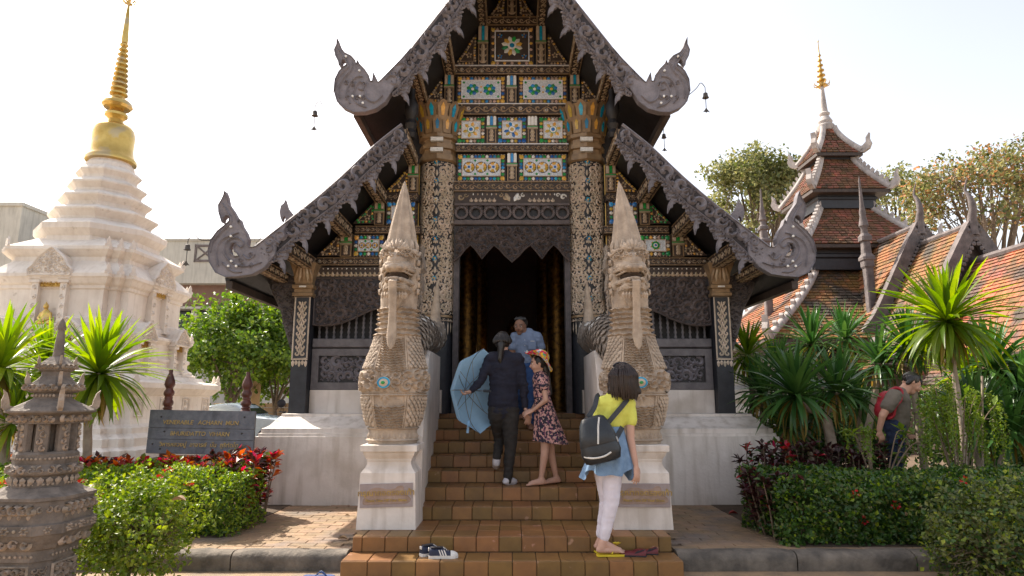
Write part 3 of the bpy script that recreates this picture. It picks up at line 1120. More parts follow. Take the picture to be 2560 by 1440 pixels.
# ---- great columns
for side in (-1, 1):
	cx, cy, cr = side * 1.135, 9.50, 0.262
	lobes = lambda a: 1 + 0.022 * cos(8 * a)
	zf, z_t = PZ(835, 9.23), PZ(398, 9.23)
	c = MB('black_wood')
	c.lathe([(cr, 1.255), (cr, z_t)], (cx, cy), 48, lobes)
	col = part('great_column', c, hall, smooth=50)
	zr = PZ(790, 9.23)
	ba = MB('blue_black')
	ba.lathe([(cr + 0.012, 1.255), (cr + 0.012, zf - 0.02)], (cx, cy), 48, lobes)
	part('column_foot', ba, hall, smooth=50)

	def wrap(a, b, dd, cx=cx, cy=cy, cr=cr):
		t = -pi / 2 + a / cr
		r = cr * (1 + 0.022 * cos(8 * t)) + 0.001 + dd
		return (cx + r * cos(t), cy + r * sin(t), b)
	o = MB('gilt_pale')
	rng = random.Random(41 + side)
	half = cr * 1.8
	q = [(0.012, zr + 0.03), (half, zr + 0.03), (half, z_t - 0.02), (0.012, z_t - 0.02)]
	for sg in (-1, 1):
		o.m('gilt_pale')
		carve_fill(o, lambda a, b, dd: wrap(a * sg, b, dd), q, 0.056, 0.012, 41, 0.50, 0.30, tries=5200)
	zz = zr + 0.08
	row = 0
	while zz < z_t - 0.05:
		petal(o, wrap, 0, zz - 0.05, 0.11, 0.02, pi / 2, 0.012)
		if row % 2:
			o.m(rng.choice(('gem_teal', 'gem_white', 'gem_teal')))
			floret(o, wrap, 0.01 * side, zz + 0.03, 0.045, 6, 0.020)
			o.m('gem_amber')
			disc(o, wrap, 0.01 * side, zz + 0.03, 0.012, 0.018, 6)
			o.m('gilt_pale')
		zz += 0.15
		row += 1
	# pointed fringe at the foot of the lacquer
	for j in range(-6, 7):
		a = j * half / 6.5
		o.m('gilt_pale')
		for sg in (-1, 1):
			curl(o, wrap, a + sg * 0.018, zr - 0.05, 0.024, pi / 2, sg, 0.25, 0.009, 1.0, 7)
		petal(o, wrap, a, zr - 0.07, zr - zf - 0.06 if j % 2 else zr - zf - 0.1, 0.016, -pi / 2, 0.01)
	part('gilded_pattern', o, col, kind='stuff')
	rg = MB('gilt_plain')
	rg.lathe([(cr + 0.002, zr - 0.012), (cr + 0.018, zr - 0.012), (cr + 0.018, zr + 0.022), (cr + 0.002, zr + 0.022)], (cx, cy), 48, lobes)
	part('column_ring', rg, hall, smooth=40)
	# capital: moulded bands, then two rows of inlaid petals
	k0, k1, k2 = z_t, PZ(332, 9.2), PZ(256, 9.15)
	hb = k1 - k0
	oct_ = lambda a: 1 / max(cos(((a - pi / 2) % (pi / 4)) - pi / 8), 0.9) * 0.95
	cp = MB('gilt_plain')
	cp.lathe([(cr + 0.02, k0 - 0.02), (cr + 0.055, k0), (cr + 0.045, k0 + hb * 0.22), (cr + 0.01, k0 + hb * 0.24), (cr + 0.01, k0 + hb * 0.42), (cr + 0.05, k0 + hb * 0.45),
              (cr + 0.05, k0 + hb * 0.62), (cr + 0.015, k0 + hb * 0.65), (cr + 0.015, k0 + hb * 0.82), (cr + 0.06, k0 + hb * 0.86), (cr + 0.06, k1)], (cx, cy), 32, oct_)
	cpo = part('capital', cp, hall, smooth=30)
	cp = MB('gilt_plain')
	cp.lathe([(cr + 0.03, k1 - 0.005), (cr + 0.04, k1 + 0.08), (cr + 0.08, k2 - 0.15), (cr + 0.15, k2 - 0.02), (cr + 0.05, k2 - 0.02)], (cx, cy), 32)
	part('lotus_bell', cp, hall, smooth=40)
	hl = k2 - k1

	def bell(a, b, dd):
		t = -pi / 2 + a
		f = (b - k1) / hl
		r = cr + 0.045 + 0.125 * max(0, f) ** 1.7 + dd
		return (cx + r * cos(t), cy + r * sin(t), b)
	o = MB('gilt')
	npt = 14
	for rowi, (b0, b1, sh) in enumerate([(k1 + 0.005, k1 + hl * 0.56, 0.0), (k1 + hl * 0.42, k2 + 0.02, 0.5)]):
		for j in range(-5, 6):
			a = (j + sh) * 2 * pi / npt
			wq = 2 * pi / npt * 0.46
			H = b1 - b0
			pl = [(a - wq * 0.8, b0), (a + wq * 0.8, b0), (a + wq, b0 + H * 0.7), (a + wq * 0.45, b1 - 0.02), (a, b1), (a - wq * 0.45, b1 - 0.02), (a - wq, b0 + H * 0.7)]
			o.m('gilt_plain')
			o.prism(pl, 0.0, 0.018 - 0.006 * rowi, bell)
			o.m(('gem_teal', 'gem_amber')[(j + rowi) % 2])
			il = [(a - wq * 0.26, b0 + H * 0.22), (a + wq * 0.26, b0 + H * 0.22), (a + wq * 0.4, b0 + H * 0.62), (a, b1 - 0.045), (a - wq * 0.4, b0 + H * 0.62)]
			o.prism(il, 0.017 - 0.006 * rowi, 0.024 - 0.006 * rowi, bell)
	fix = part('petal_inlay', o, cpo, kind='stuff', recalc=True)
	o = MB('gem_white')
	for f in (0.33, 0.735):
		zz = k0 + hb * f
		o = MB('gem_white')
		o.box(cx - 0.10, cx + 0.09, cy - cr - 0.075, cy - cr - 0.012, zz - hb * 0.075, zz + hb * 0.075)
		part('mirror_inlay', o, cpo)

# slim gilded pilasters beside the columns
for side in (-1, 1):
	xm = side * 1.46
	p_ = MB('umber')
	p_.box(xm - 0.045, xm + 0.045, YW - 0.10, YW, PZ(690, YW), PZ(418, YW))
	po = part('pilaster', p_, hall)
	o = MB('gilt')
	tp = plane(YW - 0.101)
	zz = PZ(690, YW) + 0.04
	i = 0
	while zz < PZ(418, YW) - 0.04:
		curl(o, tp, xm + 0.012 * (-1) ** i, zz, 0.026, pi / 2, (-1) ** i, 0.3, 0.008, 1, 7)
		zz += 0.045
		i += 1
	o.m('old_gold')
	for s in (-1, 1):
		o.tube([(xm + s * 0.05, YW - 0.10, PZ(690, YW)), (xm + s * 0.05, YW - 0.10, PZ(418, YW))], 0.009, 6)
	part('gilded_pattern', o, po, kind='stuff')

# ---- doorway
zl = 1.262
for side in (-1, 1):
	j_ = MB('carved_dark')
	j_.box(*sorted((side * 0.79, side * 0.87)), YW - 0.04, YW + 0.18, zl, PZ(560, YW))
	part('door_jamb', j_, hall)
X0, X1 = -0.872, 0.872
tp = plane(YW - 0.06)
bot = [(1137, 657), (1150, 645), (1163, 628), (1177, 616), (1190, 628), (1206, 651), (1222, 630), (1235, 617), (1250, 628), (1263, 643), (1280, 659)]
bot = [(PX(x, y, YW), PZ(y, YW)) for x, y in bot]
bot = bot + [(-a, b) for a, b in reversed(bot[:-1])]
poly = bot + [(X1, PZ(569, YW)), (X0, PZ(569, YW))]
bot[0] = (X0, bot[0][1])
pl = MB('carved_shade')
pl.prism(poly, 0.0, 0.05, tp)
pel = part('door_pelmet', pl, hall, recalc=True)
o = MB('carved_brown')
carve_fill(o, plane(YW - 0.111), poly, 0.085, 0.04, 71, 0.54, 0.32)
ridge(o, plane(YW - 0.111), bot, 0.014, 0.022)
ridge(o, plane(YW - 0.111), [(a, b + 0.035) for a, b in bot], 0.007, 0.012)
part('scrollwork', o, pel, kind='stuff')
ln = MB('carved_brown')
ln.cbox((0, YW - 0.09, PZ(562, YW)), (X1 - X0, 0.13, 0.075), 0.01)
part('lintel', ln, hall)
za, zb = PZ(555, YW), PZ(512, YW)
bk = MB('black_wood')
bk.box(X0, X1, YW - 0.03, YW + 0.05, PZ(569, YW) - 0.02, zb)
part('panel_back', bk, hall)
o = MB('carved_brown')
n = 8
zc = (za + zb) / 2
for j in range(n):
	xx = X0 + (X1 - X0) * (j + 0.5) / n
	disc(o, plane(YW - 0.031), xx, zc - 0.01, 0.105, 0.05, 16, 0.07)
	for s in (-1, 1):
		curl(o, plane(YW - 0.06), xx + s * 0.045, zc + 0.07, 0.05, -pi / 2, s, 0.3, 0.03)
		petal(o, plane(YW - 0.06), xx + s * 0.03, zc - 0.11, 0.07, 0.02, pi / 2 + s * 0.6, 0.03)
	floret(o, plane(YW - 0.06), xx + (X1 - X0) / n / 2, zc, 0.055, 6, 0.03)
o.box(X0, X1, YW - 0.09, YW - 0.035, zb - 0.035, zb)
part('fretwork', o, hall, kind='stuff')
# floral lacquer panel
za, zb = PZ(511, YW), PZ(483, YW)
b_ = MB('umber')
b_.box(X0, X1, YW - 0.05, YW + 0.05, za, zb)
fp = part('lacquer_panel', b_, hall)
o = MB('gilt')
tq = plane(YW - 0.051)
for s in (-1, 1):
	curl(o, tq, s * 0.10, za + 0.10, 0.055, pi / 2, s, 0.25, 0.01)
	curl(o, tq, s * 0.17, za + 0.13, 0.035, pi / 2, s, 0.25, 0.01)
	petal(o, tq, s * 0.03, za + 0.03, 0.15, 0.035, pi / 2 - s * 0.5, 0.012)
	curl(o, tq, s * 0.78, za + 0.10, 0.05, 0, s, 0.25, 0.01)
	curl(o, tq, s * 0.70, za + 0.13, 0.035, 0, s, 0.25, 0.01)
	for j in range(6):
		xx = s * (0.27 + 0.07 * j)
		o.m('gilt_pale')
		for a in (-0.6, 0, 0.6):
			petal(o, tq, xx, za + 0.02, 0.07 if a == 0 else 0.05, 0.014, pi / 2 + a, 0.01)
		o.m('gem_white' if j % 2 else 'gilt')
		petal(o, tq, xx + 0.03, za + 0.125, 0.04, 0.01, pi / 2, 0.008)
part('gilded_pattern', o, fp, kind='stuff')


# ---- gable: frieze beams, mosaic panels, posts, corner triangles
def frieze(x0, x1, y0, y1, gem=None, Y=YW):
	a0, a1, b0, b1 = rect(x0, x1, y0, y1, Y)
	m_ = MB('umber')
	m_.box(a0, a1, Y - 0.055, Y + 0.05, b0, b1)
	fo = part('frieze_beam', m_, hall)
	o_ = MB('gilt')
	vine(o_, plane(Y - 0.056), a0, a1, b0 + 0.022, b1 - 0.022, 0.011, gem)
	for zz, mt in ((b0, 'gilt_plain'), (b1 - 0.014, 'silver' if gem else 'gilt_plain')):
		o_.m(mt)
		o_.box(a0, a1, Y - 0.074, Y - 0.054, zz + 0.001, zz + 0.013)
	part('scrollwork', o_, fo, kind='stuff')


frieze(1136, 1424, 457, 482)
frieze(1140, 1420, 363, 383, 'gem_white')
frieze(1140, 1420, 263, 291, 'silver')
frieze(1131, 1429, 168, 191, 'gem_white')
frieze(1215, 1345, 47, 69, None)


def mosaic(x0, x1, y0, y1, style, Y=YW):
	a0, a1, b0, b1 = rect(x0, x1, y0, y1, Y)
	m_ = MB('umber')
	m_.box(a0, a1, Y - 0.03, Y + 0.05, b0, b1)
	po = part('mosaic_panel', m_, hall)
	W, H = a1 - a0, b1 - b0
	cx_, cz_ = (a0 + a1) / 2, (b0 + b1) / 2
	t = plane(Y - 0.031)
	fr_ = 0.085
	i0, i1, j0, j1 = a0 + fr_, a1 - fr_, b0 + fr_, b1 - fr_
	# border of set glass drops
	o_ = MB('gem_amber')
	seq = {'rosettes': ('gem_pink', 'gem_amber', 'gem_blue', 'gem_pink'), 'square_green': ('gem_green', 'gem_amber', 'gem_white', 'gem_pink'),
           'square_blue': ('gem_blue', 'gem_green', 'gem_white', 'gem_amber'), 'wheels': ('gem_teal', 'gem_green', 'gem_white', 'gem_blue'), 'crown': ('gem_pink', 'umber', 'gem_amber', 'umber')}[style]
	nx, ny = max(3, round((i1 - i0) / 0.058)), max(2, round((j1 - j0) / 0.058))
	for j in range(nx):
		xx = i0 + (i1 - i0) * (j + 0.5) / nx
		for s, zz in ((1, j1 + 0.012), (-1, j0 - 0.012)):
			o_.m(seq[j % len(seq)])
			petal(o_, t, xx, zz, 0.06, 0.026, s * pi / 2, 0.014)
	for j in range(ny):
		zz = j0 + (j1 - j0) * (j + 0.5) / ny
		for s, xx in ((1, i1 + 0.012), (-1, i0 - 0.012)):
			o_.m(seq[(j + 1) % len(seq)])
			petal(o_, t, xx, zz, 0.06, 0.026, 0 if s > 0 else pi, 0.014)
	cm = {'square_green': 'gem_green', 'square_blue': 'gem_blue'}.get(style, 'gem_amber')
	for sx in (-1, 1):
		for sz in (-1, 1):
			o_.m(cm)
			petal(o_, t, cx_ + sx * (i1 - i0) / 2 + sx * 0.008, cz_ + sz * (j1 - j0) / 2 + sz * 0.008, 0.085, 0.036, atan2(sz, sx), 0.018)
	o_.m('gilt')
	for j in range(round(W / 0.045)):
		xx = a0 + W * (j + 0.5) / round(W / 0.045)
		for zz in (b0 + 0.01, b1 - 0.012):
			disc(o_, t, xx, zz, 0.008, 0.004, 5)
	part('glass_border', o_, po, kind='stuff')
	f_ = MB('mirror_white' if style != 'crown' else 'umber')
	f_.box(i0, i1, Y - 0.045, Y - 0.025, j0, j1)
	part('mirror_field', f_, po)
	f_ = MB('silver' if style in ('rosettes', 'crown') else 'gilt_pale')
	th = 0.011 if style != 'crown' else 0.016
	for q0, q1, r0, r1 in ((i0 - th, i1 + th, j0 - th, j0), (i0 - th, i1 + th, j1, j1 + th), (i0 - th, i0, j0, j1), (i1, i1 + th, j0, j1)):
		f_.box(q0, q1, Y - 0.055, Y - 0.028, r0, r1)
	part('frame', f_, po)
	t2 = plane(Y - 0.0455)

	def rosette(x, z, r, cols, mid, ring=None, n_=12):
		q = MB(cols[0])
		if ring:
			q.m(ring)
			disc(q, t2, x, z, r, 0.006, 20, 0, 0)
			tt = plane(Y - 0.052)
		else:
			tt = t2
		floret(q, tt, x, z, r * (0.97 if ring else 1.06), n_, 0.012, pi / n_, cols, 0.235 if n_ > 9 else 0.36)
		q.m(cols[-1])
		disc(q, plane(Y - 0.058), x, z, r * 0.42, 0.004, 12, 0, 0.05)
		q.m(mid)
		disc(q, plane(Y - 0.063), x, z, r * 0.24, 0.004, 10, 0, 0.1)
		part('rosette', q, po)
	if style == 'rosettes':
		for s in (-1, 1):
			rosette(cx_ + s * (i1 - i0) * 0.22, cz_, min(0.098, (j1 - j0) * 0.40), ('gem_blue', 'gem_green'), 'gem_white' if s < 0 else 'gem_amber', None, 8)
		q = MB('gem_green')
		for sx in (-1, 1):
			for sz in (-1, 1):
				disc(q, t2, cx_ + sx * ((i1 - i0) / 2 - 0.03), cz_ + sz * ((j1 - j0) / 2 - 0.03), 0.022, 0.005, 4)
		q.m('gem_amber')
		for sz in (-1, 1):
			disc(q, t2, cx_, cz_ + sz * 0.045, 0.018, 0.005, 4)
		part('lozenges', q, po, kind='stuff')
	elif style == 'wheels':
		for s in (-1, 0, 1):
			rosette(cx_ + s * (i1 - i0) * 0.325, cz_, min((i1 - i0) * 0.155, (j1 - j0) * 0.46), ('gem_amber', 'gem_amber', 'gem_white'), 'gem_blue' if s else 'gem_white', 'umber', 14)
		q = MB('gem_green')
		for sx in (-1, 1):
			for sz in (-1, 1):
				disc(q, t2, cx_ + sx * (i1 - i0) * 0.163, cz_ + sz * (j1 - j0) * 0.40, 0.022, 0.005, 4)
		part('lozenges', q, po, kind='stuff')
	elif style.startswith('square'):
		bl = style == 'square_blue'
		rosette(cx_, cz_, min(i1 - i0, j1 - j0) * 0.46, ('gem_amber', 'gem_white') if not bl else ('gem_blue', 'gem_amber', 'gem_white'), 'gem_blue' if not bl else 'gem_amber', None, 12)
		q = MB('gem_green' if not bl else 'gem_blue')
		disc(q, plane(Y - 0.0565), cx_, cz_, 0.06, 0.004, 14, 0.034)
		part('rosette_ring', q, po)
	else:
		rosette(cx_, cz_, (j1 - j0) * 0.33, ('gem_amber', 'gem_white', 'gem_green', 'gem_white'), 'gem_teal', None, 12)
		q = MB('gem_blue')
		for sx in (-1, 1):
			for sz in (-1, 1):
				floret(q, t2, cx_ + sx * (i1 - i0) * 0.37, cz_ + sz * (j1 - j0) * 0.36, 0.045, 5, 0.01, 0.3, ('gem_blue', 'gilt'))
		part('corner_sprays', q, po, kind='stuff')


for a, b in ((1143, 1264), (1296, 1417)):
	mosaic(a, b, 387, 455, 'wheels')
mosaic(1142, 1214, 294, 361, 'square_green')
mosaic(1243, 1317, 294, 361, 'square_blue')
mosaic(1346, 1418, 294, 361, 'square_green')
for a, b in ((1142, 1264), (1296, 1418)):
	mosaic(a, b, 193, 262, 'rosettes')
mosaic(1226, 1334, 71, 167, 'crown')


def stub_post(x0, x1, y0, y1, blue='gem_blue', white=True, Y=YW):
	a0, a1, b0, b1 = rect(x0, x1, y0, y1, Y)
	W, H = a1 - a0, b1 - b0
	zc_ = b0 + H * 0.58
	m_ = MB('gilt_plain')
	m_.box(a0, a1, Y - 0.05, Y + 0.05, b0, b1)
	po = part('stub_post', m_, hall)
	o_ = MB('gem_white' if white else 'gilt_pale')
	t = plane(Y - 0.051)
	for j in range(3):
		o_.m(('gem_white' if white else 'gilt_pale') if j != 1 else blue)
		c0 = a0 + W * (j / 3 + 0.02)
		c1 = a0 + W * ((j + 1) / 3 - 0.02)
		o_.prism([(c0, zc_ + 0.03), (c1, zc_ + 0.03), (c1, b1 - 0.03), ((c0 + c1) / 2, b1 - 0.004), (c0, b1 - 0.03)], 0, 0.014, t)
	o_.m('gem_green')
	o_.box(a0 - 0.008, a1 + 0.008, Y - 0.07, Y - 0.05, zc_, zc_ + 0.014)
	o_.m('gilt')
	o_.box(a0 - 0.008, a1 + 0.008, Y - 0.068, Y - 0.05, zc_ - 0.03, zc_ - 0.001)
	o_.m('umber')
	o_.box(a0 + W * 0.12, a1 - W * 0.12, Y - 0.056, Y - 0.05, b0 + 0.01, zc_ - 0.04)
	o_.m('gilt')
	tt = plane(Y - 0.057)
	for j in range(3):
		zz = b0 + 0.03 + (zc_ - 0.08 - b0) * j / 3
		petal(o_, tt, (a0 + a1) / 2, zz, (zc_ - b0) * 0.34, W * 0.2, pi / 2, 0.008)
		petal(o_, tt, (a0 + a1) / 2, zz, (zc_ - b0) * 0.2, W * 0.1, pi / 2 + 0.9, 0.008)
		petal(o_, tt, (a0 + a1) / 2, zz, (zc_ - b0) * 0.2, W * 0.1, pi / 2 - 0.9, 0.008)
	part('inlay', o_, po, kind='stuff', recalc=True)


stub_post(1268, 1292, 385, 455)
stub_post(1217, 1241, 293, 361)
stub_post(1319, 1343, 293, 361, 'gem_white')
stub_post(1267, 1291, 192, 262)
for a, b in ((1112, 1135), (1425, 1448)):
	stub_post(a, b, 187, 264, 'gem_teal', False)
for a, b in ((1196, 1220), (1340, 1364)):
	stub_post(a, b, 68, 167, 'gem_teal', False)
for a, b in ((1268, 1292),):
	stub_post(a, b, -60, 46, 'gem_green', False)


def triangle(pts_px, Y, seed, side=1, inlay='gilt'):
	pts = [(PX(x, y, Y), PZ(y, Y)) for x, y in pts_px]
	if side > 0:
		pts = [(-a, b) for a, b in pts]
	m_ = MB('umber')
	m_.prism(pts, -0.02, 0.02, plane(Y))
	po = part('corner_panel', m_, hall, recalc=True)
	o_ = MB('gilt')
	t = plane(Y - 0.021)
	c = (sum(p[0] for p in pts) / 3, sum(p[1] for p in pts) / 3)
	inn = [(c[0] + (a - c[0]) * 0.62, c[1] + (b - c[1]) * 0.62) for a, b in pts]
	outline(o_, t, inn, 0.006, 0.008)
	for i in range(3):
		(x0, y0), (x1, y1) = pts[i], pts[(i + 1) % 3]
		L_ = math.hypot(x1 - x0, y1 - y0)
		nn = max(3, int(L_ / 0.055))
		dx, dy = (c[0] - (x0 + x1) / 2), (c[1] - (y0 + y1) / 2)
		for j in range(1, nn):
			f = j / nn
			x, y = x0 + (x1 - x0) * f, y0 + (y1 - y0) * f
			ang = atan2(c[1] - y, c[0] - x)
			o_.m(inlay if j % 3 else 'gem_amber')
			petal(o_, t, x + cos(ang) * 0.012, y + sin(ang) * 0.012, 0.045, 0.019, ang, 0.012)
	o_.m('gilt')
	floret(o_, t, c[0], c[1] - 0.01, 0.055, 5, 0.01, 0.4)
	part('gilded_pattern', o_, po, kind='stuff')


for s in (-1, 1):
	triangle([(1136, 165), (1192, 165), (1190, 85)], YW, 1, s)
	triangle([(1058, 258), (1108, 258), (1106, 195)], YW, 2, s, 'gilt_pale')
	triangle([(1222, 46), (1262, 46), (1262, -20)], YW, 3, s)
	triangle([(793, 640), (852, 640), (850, 585)], YS - 0.02, 4, s)
	triangle([(882, 560), (937, 560), (936, 505)], YS - 0.02, 5, s, 'gem_green')
	triangle([(962, 482), (1022, 482), (1020, 422)], YS - 0.02, 6, s, 'gem_amber')
	# stub posts and glass panels of the side bays, behind the serpents
	for x0, x1, y0, y1 in ((853, 881, 585, 643), (938, 962, 505, 564), (1022, 1046, 412, 482)):
		if s > 0:
			x0, x1 = 2560 - x1, 2560 - x0
		stub_post(x0, x1, y0, y1, 'gem_green', False, YS)
	x0, x1 = (884, 962) if s < 0 else (1598, 1676)
	mosaic(x0, x1, 588, 643, 'wheels' if s < 0 else 'square_green', YS)
	x0, x1 = (966, 1040) if s < 0 else (1520, 1594)
	mosaic(x0, x1, 505, 563, 'square_blue', YS)
	fz = MB('umber')
	a0, a1, b0, b1 = rect(958, 1046, 484, 503, YS)
	if s > 0:
		a0, a1 = -a1, -a0
	fz.box(a0, a1, YS - 0.03, YS + 0.1, b0, b1)
	fo = part('frieze_beam', fz, hall)
	o = MB('gilt')
	vine(o, plane(YS - 0.031), a0, a1, b0 + 0.02, b1 - 0.02, 0.01)
	part('scrollwork', o, fo, kind='stuff')

# ---- roofs
low_top = [(1006, 316), (937, 371), (860, 444), (792, 503), (743, 542), (694, 581), (641, 621), (600, 655), (560, 690)]
up_top = [(1300, -245), (1245, -165), (1190, -82), (1132, 0), (1093, 50), (1050, 104), (1007, 157), (953, 210), (915, 240), (880, 262)]
low_xz = smooth_line([(PX(x, y, YB), PZ(y, YB)) for x, y in low_top], 4)
up_xz = smooth_line([(min(0.0, PX(x, y, YB)), PZ(y, YB)) for x, y in up_top], 4)
for nm, line, yend in (('lower_roof', low_xz, 17.0), ('upper_roof', up_xz, 17.0)):
	for s in (-1, 1):
		m_ = MB('black_wood')
		th = 0.07
		pts = [(s * abs(a), b - 0.02) for a, b in line] + [(s * abs(a) * 0.995, b - th - 0.02) for a, b in reversed(line)]
		m_.prism(pts, -(yend - YB) , -0.035, plane(YB))
		ro = part('roof', m_, hall, recalc=True)
		# clay tile courses on the outside
		t_ = MB('roof_tile_old')
		for i in range(len(line) - 1):
			(xa, za_), (xb, zb_) = line[i], line[i + 1]
			t_.poly([(s * abs(xa), YB - 0.02, za_ + 0.012), (s * abs(xa), yend, za_ + 0.012), (s * abs(xb), yend, zb_ + 0.03), (s * abs(xb), YB - 0.02, zb_ + 0.03)])
		part('tile_courses', t_, ro, kind='stuff')
# black boarding that closes the gable behind the ornament
for s in (-1, 1):
	m_ = MB('black_wood')
	pts = [(s * abs(a) * (9.45 / 9.45), b - 0.1) for a, b in up_xz if b > PZ(256, YB) - 0.2]
	pts = [(0, pts[0][1])] + pts + [(s * 1.75, PZ(300, YW)), (s * 1.75, PZ(512, YW)), (0, PZ(512, YW))]
	m_.prism(pts, -0.12, -0.06, plane(YW))
	part('gable_boarding', m_, hall, recalc=True)
	m_ = MB('black_wood')
	pts = [(s * abs(a), b - 0.1) for a, b in low_xz if abs(a) < 3.3]
	pts = [(s * 1.3, pts[0][1])] + pts + [(s * 3.1, PZ(690, YS)), (s * 1.3, PZ(690, YS))]
	m_.prism(pts, -0.36, -0.30, plane(YS))
	part('gable_boarding', m_, hall, recalc=True)
	# side wall of the hall
	m_ = MB('black_wood')
	m_.box(*sorted((s * 2.9, s * 3.02)), 9.3, 16.5, 1.26, 3.6)
	part('side_wall', m_, hall)

# clerestory strip with turned spindles between the two roofs
for s in (-1, 1):
	m_ = MB('black_wood')
	m_.lathe([(0.06, PZ(345, 8.6)), (0.085, PZ(335, 8.6)), (0.06, PZ(325, 8.6)), (0.09, PZ(312, 8.6)), (0.06, PZ(300, 8.6)), (0.10, PZ(285, 8.6)), (0.10, PZ(262, 8.6)), (0.05, PZ(250, 8.6)), (0.05, PZ(225, 8.6))], (s * 1.44, 8.6), 12)
	part('hanging_post', m_, hall, smooth=40)

# ---- carved purlins running out to the bargeboards
for px_, py_, w_, h_, Yw in ((1206, 60, 0.15, 0.17, YW), (1126, 182, 0.15, 0.17, YW), (1060, 262, 0.13, 0.15, YW), (1034, 408, 0.13, 0.15, YS), (955, 500, 0.15, 0.17, YS), (868, 584, 0.15, 0.17, YS), (778, 666, 0.16, 0.17, YS), (715, 700, 0.13, 0.13, YS)):
	for s in (-1, 1):
		c = P(px_, py_, Yw)
		xx = s * abs(c.x)
		line = up_xz if py_ < 300 else low_xz
		m_ = MB('umber')
		zc_ = c.z + h_ * 0.1
		m_.box(xx - w_ / 2, xx + w_ / 2, YB + 0.06, Yw, zc_ - h_ / 2, zc_ + h_ / 2)
		po = part('purlin', m_, hall)
		o = MB('gilt')
		xs = xx - s * (w_ / 2 + 0.001)
		side_to = lambda a, b, dd: (xs - s * dd, a, b)
		under = lambda a, b, dd: (b, a, zc_ - h_ / 2 - 0.001 - dd)
		vine(o, side_to, YB + 0.08, Yw - 0.05, zc_ - h_ / 2 + 0.015, zc_ + h_ / 2 - 0.015, 0.009)
		vine(o, under, YB + 0.08, Yw - 0.05, xx - w_ / 2 + 0.012, xx + w_ / 2 - 0.012, 0.009)
		o.m('gilt_plain')
		for bz in (zc_ - h_ / 2, zc_ + h_ / 2):
			for bx in (-1, 1):
				o.tube([(xx + bx * w_ / 2, YB + 0.06, bz), (xx + bx * w_ / 2, Yw, bz)], 0.008, 5)
		o.box(xx - w_ / 2 + 0.01, xx + w_ / 2 - 0.01, YB + 0.05, YB + 0.06, zc_ - h_ / 2 + 0.01, zc_ + h_ / 2 - 0.01)
		part('scrollwork', o, po, kind='stuff')

# ---- bargeboards and finials (drawn for the left-hand slope, mirrored for the other)
low_bot = [(1022, 352), (952, 408), (898, 458), (852, 508), (805, 543), (762, 577), (716, 618), (672, 658), (640, 680)]
up_bot = [(1320, -200), (1262, -110), (1215, -60), (1168, 0), (1132, 54), (1112, 92), (1068, 146), (1016, 206), (985, 240), (950, 272)]
Z5 = lambda p: (p[0] / 2.057 + 500, p[1] / 2.057 + 300)
low_fin = [(300, 660), (272, 664), (257, 648), (262, 620), (250, 585), (228, 550), (218, 518), (211, 540), (204, 510), (185, 475), (160, 440), (153, 402), (143, 376), (137, 398), (128, 418), (110, 448),
           (112, 485), (121, 515), (128, 537), (137, 512), (150, 500), (168, 505), (164, 530), (140, 552), (105, 580), (72, 625), (57, 680), (65, 740), (95, 790), (150, 815), (220, 810), (285, 800), (345, 765), (400, 700), (405, 645), (460, 605), (445, 575), (474, 522), (400, 579)]
low_hole = [(200, 640), (178, 643), (165, 668), (171, 695), (193, 711), (214, 708), (206, 690), (192, 682), (188, 664), (196, 650)]
Z2 = lambda p: (p[0] / 3.0 + 820, p[1] / 3.0)
up_fin = [(400, 632), (385, 642), (372, 615), (352, 568), (342, 632), (326, 634), (315, 590), (285, 545), (246, 505), (235, 478), (223, 508), (214, 478), (185, 445), (135, 420), (110, 385), (95, 340), (79, 306), (78, 360), (60, 400),
          (68, 440), (90, 482), (95, 512), (106, 520), (118, 478), (138, 468), (156, 480), (150, 510), (120, 535), (95, 560), (65, 620), (57, 700), (80, 780), (130, 830), (205, 865), (290, 862), (370, 838), (440, 785), (520, 650), (535, 565), (605, 515), (592, 475), (628, 390), (560, 469)]
